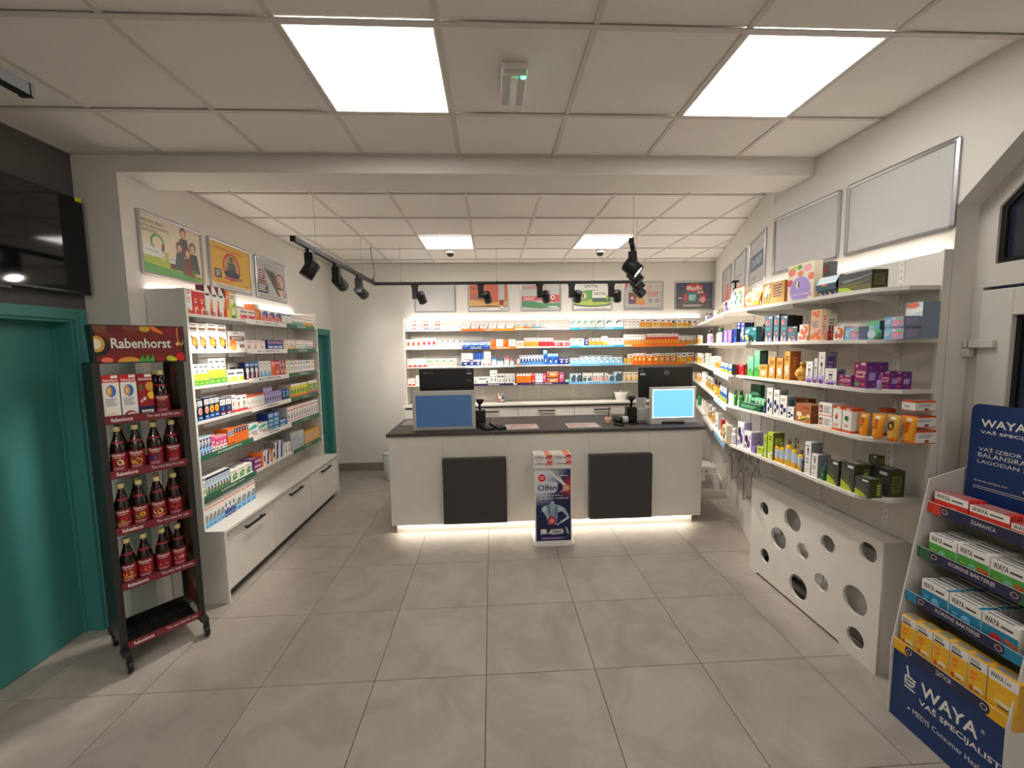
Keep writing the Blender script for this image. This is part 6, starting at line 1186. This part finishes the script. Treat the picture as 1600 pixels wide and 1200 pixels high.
de('wg2', 'grn', W_+'p .65 .40 1 .28 1 .42 .65 .52 dor;e .5 .3 .16 .2 mint;e .62 .14 .06 .08 stl;e .88 .14 .05 .08 w;b .1 .3 .3 .44 2 lime', side='w', top='w', tspec='b .05 .25 .8 .75 1 gry')
de('wc1', 'wcy', W_+'e .55 .32 .16 .2 sky;e .88 .14 .05 .08 w;b .1 .3 .3 .44 2 sky', side='w', top='w', tspec='b .05 .25 .8 .75 1 gry;r .86 0 1 1 wcy')
de('wc2', 'wcy', W_+'e .4 .26 .2 .24 red;b .3 .2 .5 .32 2 pnk;p .65 .40 1 .28 1 .42 .65 .52 dor;e .88 .12 .05 .08 w', side='w', top='w')
de('wy1', 'wyl', 'r 0 .78 1 1 w;T .08 .87 .6 .96 blk WAYA;b .08 .80 .7 .85 1 dg;b .15 .5 .5 .68 2 org;e .62 .42 .28 .12 yel;e .62 .34 .28 .06 crm;p .4 .34 .5 .28 .7 .28 .8 .34 .7 .31 .5 .31 brn;e .25 .3 .12 .06 dor', side='w', top='wyl')
de('wy2', 'wyl', 'r 0 .78 1 1 w;T .06 .84 .50 .95 blk WAYA;T .55 .85 .75 .92 dg Lax;e .55 .45 .3 .14 yel;e .55 .38 .3 .06 crm;p .3 .38 .4 .30 .7 .30 .8 .38 .7 .34 .4 .34 brn', side='gold', top='wyl')
WHERE[0] = 'remedy_carton'
def stack(x, z, tray, items):
    for j, (a, b, yt, deep, dp, k, d) in enumerate(items):
        pos = ('left', 'middle', 'right')[j]
        for q in range(deep):
            row((x, 1.735), (0., -1.), z, tray, [(a, b, yt, 1, dp, k, ('front %s' % d) if q == 0 else '%s %s back behind the %s front one' % (d.split(' carton')[0]+' carton', ORD[q+1] if q else '', pos), .010+q*(dp+.002))] )
# deeper cartons keep the width and height of the first, so compute them once in metres
def stackm(x, z, tray, items):
    P = (x, 1.735); e = (0., -1.)
    for j, (a, b, yt, deep, dp, k, d) in enumerate(items):
        pos = ('left', 'middle', 'right')[j]; PP = (x+.010, 1.735)
        s0, s1 = s_at(a, PP, e, z+.03), s_at(b, PP, e, z+.03); h = hitp((a+b)/2, yt, PP, e)[1]-z
        s1 = min(s1, .428)
        for q in range(deep):
            lab = 'frontmost %s, %s of the blue floor display' % (d, tray) if q == 0 else '%s, %s back in the %s row, %s' % (d, ORD[q+1], pos, tray)
            place(k, s1-s0-.002, dp, h-.0015*(q % 3), (x+.010+dp/2+q*(dp+.002), 1.735-(s0+s1)/2, z+.0004), -math.pi/2, lab, 'boxed remedies on the %s of the floor display' % tray)
stackm(1.997, 1.0, 'top tray', [(1459, 1512, 775, 3, .026, 'wr1', 'left red carton'), (1513.5, 1577, 797, 3, .026, 'wr1', 'middle red carton'), (1578.5, 1640, 826, 3, .026, 'wr1', 'right red carton')])
stackm(1.963, .791, 'second tray', [(1450.5, 1493, 840, 6, .026, 'wg1', 'left green carton'), (1494.5, 1544, 858, 6, .026, 'wg2', 'middle green carton'), (1545.5, 1606, 884, 4, .026, 'wg2', 'right green carton')])
stackm(1.918, .583, 'third tray', [(1438.5, 1480, 913, 8, .026, 'wc1', 'left blue carton'), (1481.5, 1531, 939, 8, .026, 'wc1', 'middle blue carton'), (1532.5, 1590, 968, 2, .026, 'wc2', 'right blue carton with red spot')])
for j, (a, b, yt) in enumerate(((1406, 1428.5, 964), (1429.5, 1454, 978), (1455, 1480, 992), (1481, 1508.5, 1009), (1509.5, 1538.5, 1028), (1540, 1588, 1053))):
    PP = (1.89, 1.735); e = (0., -1.); s0, s1 = s_at(a, PP, e, .38), s_at(b, PP, e, .38); h = hitp((a+b)/2, yt, PP, e)[1]-.340
    place('wy1' if j < 5 else 'wy2', s1-s0-.002, .06, h, (1.92, 1.735-(s0+s1)/2, .3404), -math.pi/2, ('%s yellow carton from the left on the lowest display tray' % ORD[j+1]) if j < 5 else 'wide rightmost yellow carton on the lowest display tray', 'yellow cartons on the lowest tray')

# ------------------------------------------------------------------ product stand before the counter
os_ = thing('product_stand', 'small white stand with a blue poster before the sales counter', 'display stand', (.535, 3.57, 0))
bp = []
for cx, cy, a0 in ((.16, .20, 0), (-.16, .20, 90), (-.16, -.04, 180), (.16, -.04, 270)): bp += [(cx+.025*math.cos(math.radians(a0+k*30)), cy+.025*math.sin(math.radians(a0+k*30))) for k in range(4)]
MB().prism(bp, 2, 0, .012, hx('e9e6e0')).build('base_plate', M_SATIN, os_, bevel=.001)
bd = B(-.168, 0, .012, .168, .012, .70, hx('e9e6e0'))
gr = 'r 0 0 1 1 hg0;'
for k in range(14):                       # printed fade from navy to white towards the upper left
    t = k/13; PAL['hg%d' % (k+1)] = tuple(a*(1-t)+b*t for a, b in zip(hx('1f2d6b'), hx('e6e9f2')))
    x_ = .95-.62*t; y_ = .50+.30*t*.9; gr += 'p 0 %.3f %.3f %.3f %.3f 1 0 1 hg%d;' % (y_-.02, x_*.45, y_, x_, k+1)
for k in range(8):                        # and a red glow on the right
    t = k/7; PAL['hr%d' % k] = tuple(a*(1-t)+b*t for a, b in zip(hx('2a2558'), hx('b32a45'))); gr += 'e 1.0 .76 %.3f %.3f hr%d;' % (.34-.2*t, .19-.12*t, k)
PAL['hg0'] = hx('1a2352'); PAL['bod'] = hx('a9bccb'); PAL['bos'] = hx('6f8aa4'); PAL['bol'] = hx('d5dfe6')
bd.flat(gr+'p .30 1 .36 1 .86 .79 .80 .77 w;p .6 .93 .63 .93 .84 .80 .80 .79 ice;e .17 .885 .11 .052 red;T .10 .892 .24 .91 w NOVO;T .11 .865 .23 .883 w GEL;T .70 .905 .92 .92 w MEDIS;p 0 .84 .60 .83 .66 .74 .56 .68 0 .67 hg12;T .05 .71 .60 .79 nvy Olfen;p .62 .79 .62 .69 .78 .74 nvy;'
        'g .87 .74 .10 .025 pch;e .87 .74 .055 .026 pch;p .62 .66 .66 .67 .84 .705 .80 .72 pnk;T .07 .625 .76 .65 w Specijalist za BOL u;T .07 .585 .93 .612 w zglobovima i mišićima;'
        'e .47 .53 .055 .035 bod;p .16 .47 .24 .50 .40 .515 .42 .54 .52 .54 .54 .515 .70 .495 .80 .46 .78 .42 .70 .41 .62 .40 .60 .30 .58 .23 .34 .23 .30 .33 .22 .40 .15 .43 bod;p .70 .49 .82 .46 .92 .38 .96 .32 .93 .31 .86 .36 .76 .41 bod;p .96 .32 .80 .27 .66 .24 .62 .21 .60 .23 .70 .27 .92 .345 bol;'
        'p .30 .50 .40 .50 .44 .36 .40 .28 .34 .40 bos;p .54 .50 .62 .48 .60 .38 .54 .28 .51 .38 bos;p .455 .52 .475 .52 .475 .26 .46 .26 bos;p .18 .46 .28 .485 .30 .44 .22 .42 bol;p .66 .47 .76 .46 .74 .43 .64 .44 bol;'
        'e .45 .285 .13 .062 rby;e .45 .285 .10 .047 red;g .45 .285 .065 .014 w;e .45 .285 .025 .012 w;'
        'r .12 .10 .30 .15 bol;e .21 .155 .09 .016 w;p .32 .10 .42 .16 .42 .11 w;p .42 .09 .76 .10 .80 .13 .76 .17 .42 .165 lg;p .84 .19 .88 .19 .95 .10 .90 .10 bol;T .46 .115 .70 .148 dg Olfen;b .15 .03 .85 .05 2 lav',
        (-.157, 0, .018), (1, 0, 0), (0, 0, 1), .314, .665, step=.00008)
bd.build('poster_board', M_PRINT, os_)
tp = MB().box(-.182, -.02, .70, .176, .17, .706, hx('e9e6e0')).box(-.182, -.02, .706, .176, -.016, .722, hx('e9e6e0')); tp.build('top_tray', M_SATIN, os_)
MB().box(-.185, -.018, .7, -.182, .17, .86).box(.176, -.018, .7, .179, .17, .86).box(-.182, -.018, .722, .176, -.0155, .75).build('clear_side', M_CLEAR, os_)
de('olf', 'w', 'T .06 .42 .56 .78 dg Olfen;p .62 .72 .62 .28 .74 .5 nvy;p .66 .95 .98 .95 .98 .75 .74 .5 red;p .74 .5 .98 .75 .98 .3 .85 .2 sal;p .66 .06 .98 .06 .98 .3 .74 .5 pnk;b .08 .12 .5 .26 2 gry', side='w', top='w', tspec='p .62 0 .98 0 .86 1 .55 1 sal;b .1 .3 .5 .7 2 lg')
WHERE[0] = 'ointment_carton'
for i in range(2):
    for l in range(2):
        for q in range(5):
            lab = '%s %s red and white ointment carton on the small stand, %s' % (('left', 'right')[i], ('lower', 'upper')[l], 'frontmost' if q == 0 else ORD[q+1]+' from the front')
            place('olf', .168, .030, .056, (.535-.091+i*.172, 3.57+.002+q*.0325, .7065+l*.0572), 0, lab, 'ointment cartons on the small stand')

# ------------------------------------------------------------------ things on the counter
CT = .9865
def cbox(cx, cz0, cz1, wd, dp, y): pass
cd = thing('customer_display', 'white framed screen showing dull blue on the left of the counter', 'monitor', (-.467, 3.95, CT))
f_ = MB().box(-.302, 0, .004, .302, .03, .385, hx('c9c7c3')); f_.build('case', M_SATIN, cd, bevel=.004)
MB().box(-.268, -.0015, .036, .268, .001, .342).build('screen', M_BLUESCR, cd)
MB().box(-.27, -.003, .02, .27, 0, .035, hx('b6b4b0')).build('lower_bezel', M_SATIN, cd)
MB().box(-.12, .03, 0, .12, .17, .015, hx('bdbbb7')).box(-.03, .03, .01, .03, .06, .2, hx('bdbbb7')).build('foot', M_SATIN, cd, bevel=.003)
lm = thing('computer_monitor', 'black monitor seen from behind above the dull blue screen', 'monitor', (-.47, 4.3, CT))
b_ = MB().box(-.283, 0, .22, .283, .03, .582, hx('161616')).box(-.283, -.006, .39, .283, 0, .582, hx('26262a'))
b_.flat('t .06 .86 .26 .93 gry Lenovo;r .87 .83 .96 .87 lg;r .88 .90 .94 .98 stl;r .87 .64 .95 .66 gry', (-.283, -.006, .22), (1, 0, 0), (0, 0, 1), .566, .362); b_.build('back_cover', M_BLACKM if 0 else M_SATIN, lm, bevel=.003)
MB().box(-.03, -.02, .01, .03, 0, .36, hx('101010')).box(-.11, -.10, 0, .11, .10, .012, hx('101010')).build('stand', M_SATIN, lm, bevel=.002)
dm = thing('computer_monitor', 'black monitor seen from behind with a ring logo, right of the counter', 'monitor', (1.868, 4.3, CT))
b_ = MB().box(-.295, 0, .215, .295, .028, .556, hx('131313'))
b_.flat('g .515 .83 .047 .009 gry;T .482 .80 .55 .86 gry DELL;r .02 .76 .12 .82 lg;r .03 .86 .09 .94 stl', (-.295, 0, .215), (1, 0, 0), (0, 0, 1), .59, .341); b_.build('back_cover', M_SATIN, dm, bevel=.003)
MB().box(-.03, -.02, .01, .03, 0, .36, hx('101010')).box(-.11, -.09, 0, .11, .10, .012, hx('101010')).build('stand', M_SATIN, dm, bevel=.002)
rd = thing('customer_display', 'white framed screen glowing light blue on the right of the counter', 'monitor', (1.82, 4.0, CT))
MB().box(-.238, 0, .04, .235, .035, .372, hx('c4c3c0')).build('case', M_SATIN, rd, bevel=.004)
MB().box(-.214, -.0012, .062, .212, .001, .352).build('screen_edge', M_WHITESCR, rd); MB().box(-.206, -.0024, .070, .204, -.0012, .344).build('screen', M_CYANSCR, rd)
MB().box(-.235, -.01, 0, -.12, .12, .03, hx('c4c3c0')).box(.12, -.01, 0, .235, .12, .03, hx('c4c3c0')).box(-.235, .0, .02, .235, .1, .042, hx('b5b4b1')).build('foot', M_SATIN, rd, bevel=.003)
pr = thing('receipt_printer', 'white receipt printer partly behind the glowing display', 'printer', (1.575, 4.20, CT))
MB().box(-.055, 0, 0, .12, .16, .13, hx('cfcdc9')).build('body', M_SATIN, pr, bevel=.004)
MB().box(-.05, .04, .13, .06, .05, .24, hx('dddad4')).flat('b .1 .1 .9 .9 5 gry', (-.05, .04, .13), (1, 0, 0), (0, 0, 1), .11, .11).build('paper_card', M_PRINT, pr)
def scanner(x, y, lab, flip=1):
    t = thing('barcode_scanner', lab, 'scanner', (x, y, CT))
    MB().box(-.05, -.04, 0, .055, .05, .165, hx('151515')).build('base', M_GLOSS, t, bevel=.008)
    MB().tube([(0, 0, .16), (-.005*flip, -.005, .20), (0, -.02, .235)], .012, 10, hx('101010')).build('neck', M_GLOSS, t)
    MB().lathe([(.018, 0), (.034, .02), (.04, .045), (.036, .052)], 16, hx('121212'), sx=1, sy=.7, o=(0, -.02, .225)).box(-.034, -.05, .248, .034, -.045, .272, hx('2c1518')).build('scan_head', M_GLOSS, t)
    MB().tube([(.02, .05, .04), (.03, .09, .01), (.0, .11, .006), (-.06, .09, .006)], .004, 7, hx('0a0a0a')).build('cable', M_GLOSS, t)
scanner(-.125, 4.14, 'black upright barcode scanner beside the dull blue screen')
scanner(1.43, 4.13, 'black barcode scanner left of the glowing display', -1)
def terminal(x, y, rz, lab):
    t = thing('payment_terminal', lab, 'card terminal', (x, y, CT), rz, 'black payment terminals')
    MB().prism([(-.085, 0), (.085, 0), (.085, .035), (-.085, .018)], 0, -.037, .037, hx('161616')).build('body', M_GLOSS, t, bevel=.005)
    sc = MB(); Z = lambda y_: .0265+.1*y_+.0006
    sc.face([(-.026, .02, Z(.02)), (.026, .02, Z(.02)), (.026, .072, Z(.072)), (-.026, .072, Z(.072))], hx('39414a')); sc.build('screen', M_GLOSS, t)
    kp = MB()
    for i in range(3):
        for j in range(4): x_, y_ = -.02+.02*i, -.065+.019*j; kp.box(x_-.007, y_-.006, Z(y_)-.003, x_+.007, y_+.006, Z(y_)+.001, hx('3a3a3a'))
    kp.build('keypad', M_SATIN, t); t.scale = (1.3, 1.25, 1.3)
terminal(-.07, 3.97, .5, 'left one of two black payment terminals'); terminal(.05, 4.0, .45, 'right one of two black payment terminals')
MT = 'b .05 .2 .9 .8 3 gry;p .3 .3 .5 .6 .8 .4 .9 .7 .7 .8 .4 .7 pnk;p .1 .2 .3 .5 .2 .8 sal'
for x0, y0, wd, dp, lab in ((.135, 3.92, .32, .235, 'pale printed mat on the counter left of the worktop joint'), (.745, 3.915, .32, .235, 'pale printed mat on the counter right of the worktop joint')):
    m_ = MB().box(0, 0, 0, wd, dp, .002, hx('d8cfc6')); m_.flat(MT, (0, 0, .002), (1, 0, 0), (0, 1, 0), wd, dp)
    o = m_.build('counter_mat', M_PRINT, None, (x0, y0, CT), .02); tag(o, lab, 'mat', 'printed counter mats')
o = B(0, 0, 0, .13, .30, .004, hx('9a968f')).build('grey_pad', M_MATT, None, (-.955, 4.25, CT)); tag(o, 'grey flat pad at the back left of the counter', 'pad')
sz = thing('sticker_roll', 'black and white roll lying on the right of the counter', 'roll', (1.30, 4.10, CT))
RY = Matrix.Rotation(math.pi/2, 3, 'Y')
MB().lathe([(.03, -.05), (.03, .03)], 18, hx('151515'), M=RY, o=(0, 0, .031)).build('core', M_GLOSS, sz); MB().lathe([(.036, .03), (.036, .085)], 18, 'lg', M=RY, o=(0, 0, .037)).build('paper_band', M_PRINT, sz)
dj = thing('pen_holder', 'small patterned dish holding a pen on the counter', 'holder', (1.19, 4.13, CT))
MB().lathe([(.028, 0), (.035, .03), (.032, .06), (.028, .06), (.03, .03), (.02, .01)], 16, 'pch', caps=False).lathe([(.028, 0), (.028, .004)], 16, 'pch').build('dish', M_GLOSS, dj)
o = MB().tube([(0, 0, .01), (.02, .01, .17)], .004, 8, 'mar').build('pen', M_GLOSS, None, (1.19, 4.13, CT)); tag(o, 'slim dark red pen standing in the patterned dish', 'pen')
ph = thing('cordless_phone', 'small black handset lying on the counter front right', 'phone', (1.255, 3.97, CT), .4)
MB().box(-.026, -.06, 0, .026, .06, .02, hx('121212')).build('body', M_GLOSS, ph, bevel=.006); MB().box(-.018, .01, .02, .018, .05, .0215, hx('3b4a48')).build('screen', M_GLOSS, ph)
o = MB().lathe([(.03, 0), (.036, .01), (.034, .05), (.02, .066)], 16, hx('3e4232')).build('stamp_pad', M_GLOSS, None, (1.30, 4.22, CT)); tag(o, 'dark olive rounded stamp behind the paper roll', 'stamp')
o = MB().tube([(1.46, 4.08, CT+.006), (1.5, 4.02, CT+.005), (1.40, 3.98, CT+.005), (1.33, 4.02, CT+.005), (1.38, 4.06, CT+.005), (1.56, 4.0, CT+.006)], .004, 7, hx('0a0a0a')).build('loose_cable', M_BLACK); tag(o, 'loose black cable curled beside the right scanner', 'cable')

# bowls of sweets on the rear worktop
rnd = random.Random(3)
def bowl(x, y, lab, cols, what):
    t = thing('sweets_bowl', lab, 'bowl', (x, y, 1.0006))
    MB().lathe([(.07, 0), (.072, .004), (.085, .06), (.108, .12), (.105, .12), (.082, .06), (.066, .008)], 20, 'w', caps=False).lathe([(.07, 0), (.07, .006)], 20).build('bowl_wall', M_CLEAR if what == 'dark' else M_GLOSS, t)
    mb = MB()
    for k in range(16):
        lay = k//6; a = k*1.05+lay*.4; r_ = (.030, .048, .030)[lay]; z = .034+.040*lay
        c = cols[k % len(cols)]; s_ = .026; q = MB()
        q.prism([(-s_, -.008), (-s_*.5, -.014), (s_*.5, -.014), (s_, -.008), (s_, .008), (s_*.5, .014), (-s_*.5, .014), (-s_, .008)], 1, -.012, .012, c)
        q.face([(-s_-.014, -.01, .01), (-s_, 0, 0), (-s_-.014, .01, -.01)], 'w'); q.face([(s_+.014, -.01, .01), (s_+.014, .01, -.01), (s_, 0, 0)], 'w')
        T_ = Matrix.Translation((r_*math.cos(a), r_*math.sin(a), z)) @ Matrix.Rotation(rnd.random()*3, 4, 'Z') @ Matrix.Rotation(rnd.random()*1.2, 4, 'X') @ Matrix.Rotation(rnd.random(), 4, 'Y')
        b0 = len(mb.v); mb.v += [tuple(T_ @ Vector(p)) for p in q.v]; mb.f += [tuple(b0+i_ for i_ in f) for f in q.f]; mb.c += q.c; mb.m += q.m; mb.sm += q.sm
    o = mb.build('wrapped_sweets', M_GLOSS, None, (x, y, 1.0006))
    tag(o, 'heap of %s wrapped sweets in the bowl at %s of the rear worktop' % (('dark and white', 'left') if x < 1 else ('pink and white', 'right')), 'sweets', kind='stuff')
bowl(.115, 5.80, 'clear bowl heaped with dark and white sweets on the rear worktop', ['w', 'nvy', 'w', 'nvy', 'dor'], 'dark')
bowl(1.86, 5.80, 'pale bowl heaped with pink and white sweets on the rear worktop', ['w', 'pnk', 'ice', 'pch'], 'pale')

# step stool and waste bin
sx, sy, sh = 2.60, 4.93, .285
st = thing('step_stool', 'white slatted step stool between counter and angled wall', 'stool', (sx, sy, 0), -.12)
for k in range(5): B(-.155, -.12+k*.05, sh-.018, .155, -.12+k*.05+.036, sh, hx('e4e1db')).build('slat', M_SATIN, st, bevel=.003)
for y in (-.13, .115):
    ap = MB().prism([(-.16, sh-.10), (.16, sh-.10), (.155, sh-.018), (-.155, sh-.018)], 1, y, y+.015, hx('e4e1db'))
    if y < 0: ap.flat('e .40 .45 .035 .14 blk;e .60 .45 .035 .14 blk', (-.155, y, sh-.10), (1, 0, 0), (0, 0, 1), .31, .08)
    ap.build('apron', M_SATIN, st)
for a in (-1, 1):
    for b in (-1, 1):
        MB().prism([(a*.10, sh-.09), (a*.158, sh-.09), (a*.20, 0), (a*.135, 0)][::a], 1, b*.122-.018, b*.122+.018, hx('e4e1db')).build('leg', M_SATIN, st, bevel=.003)
wb = thing('waste_bin', 'white round waste bin behind the left end of the counter', 'bin', (-1.40, 5.60, 0))
MB().lathe([(.085, 0), (.09, .01), (.118, .36), (.112, .36), (.084, .012)], 24, hx('d5d3ce'), caps=False).lathe([(.086, 0), (.086, .006)], 24, hx('d5d3ce')).build('bin_body', M_SATIN, wb)
MB().lathe([(.118, .352), (.126, .356), (.126, .37), (.116, .37)], 24, hx('cfcdc8'), caps=False).build('rim', M_SATIN, wb)
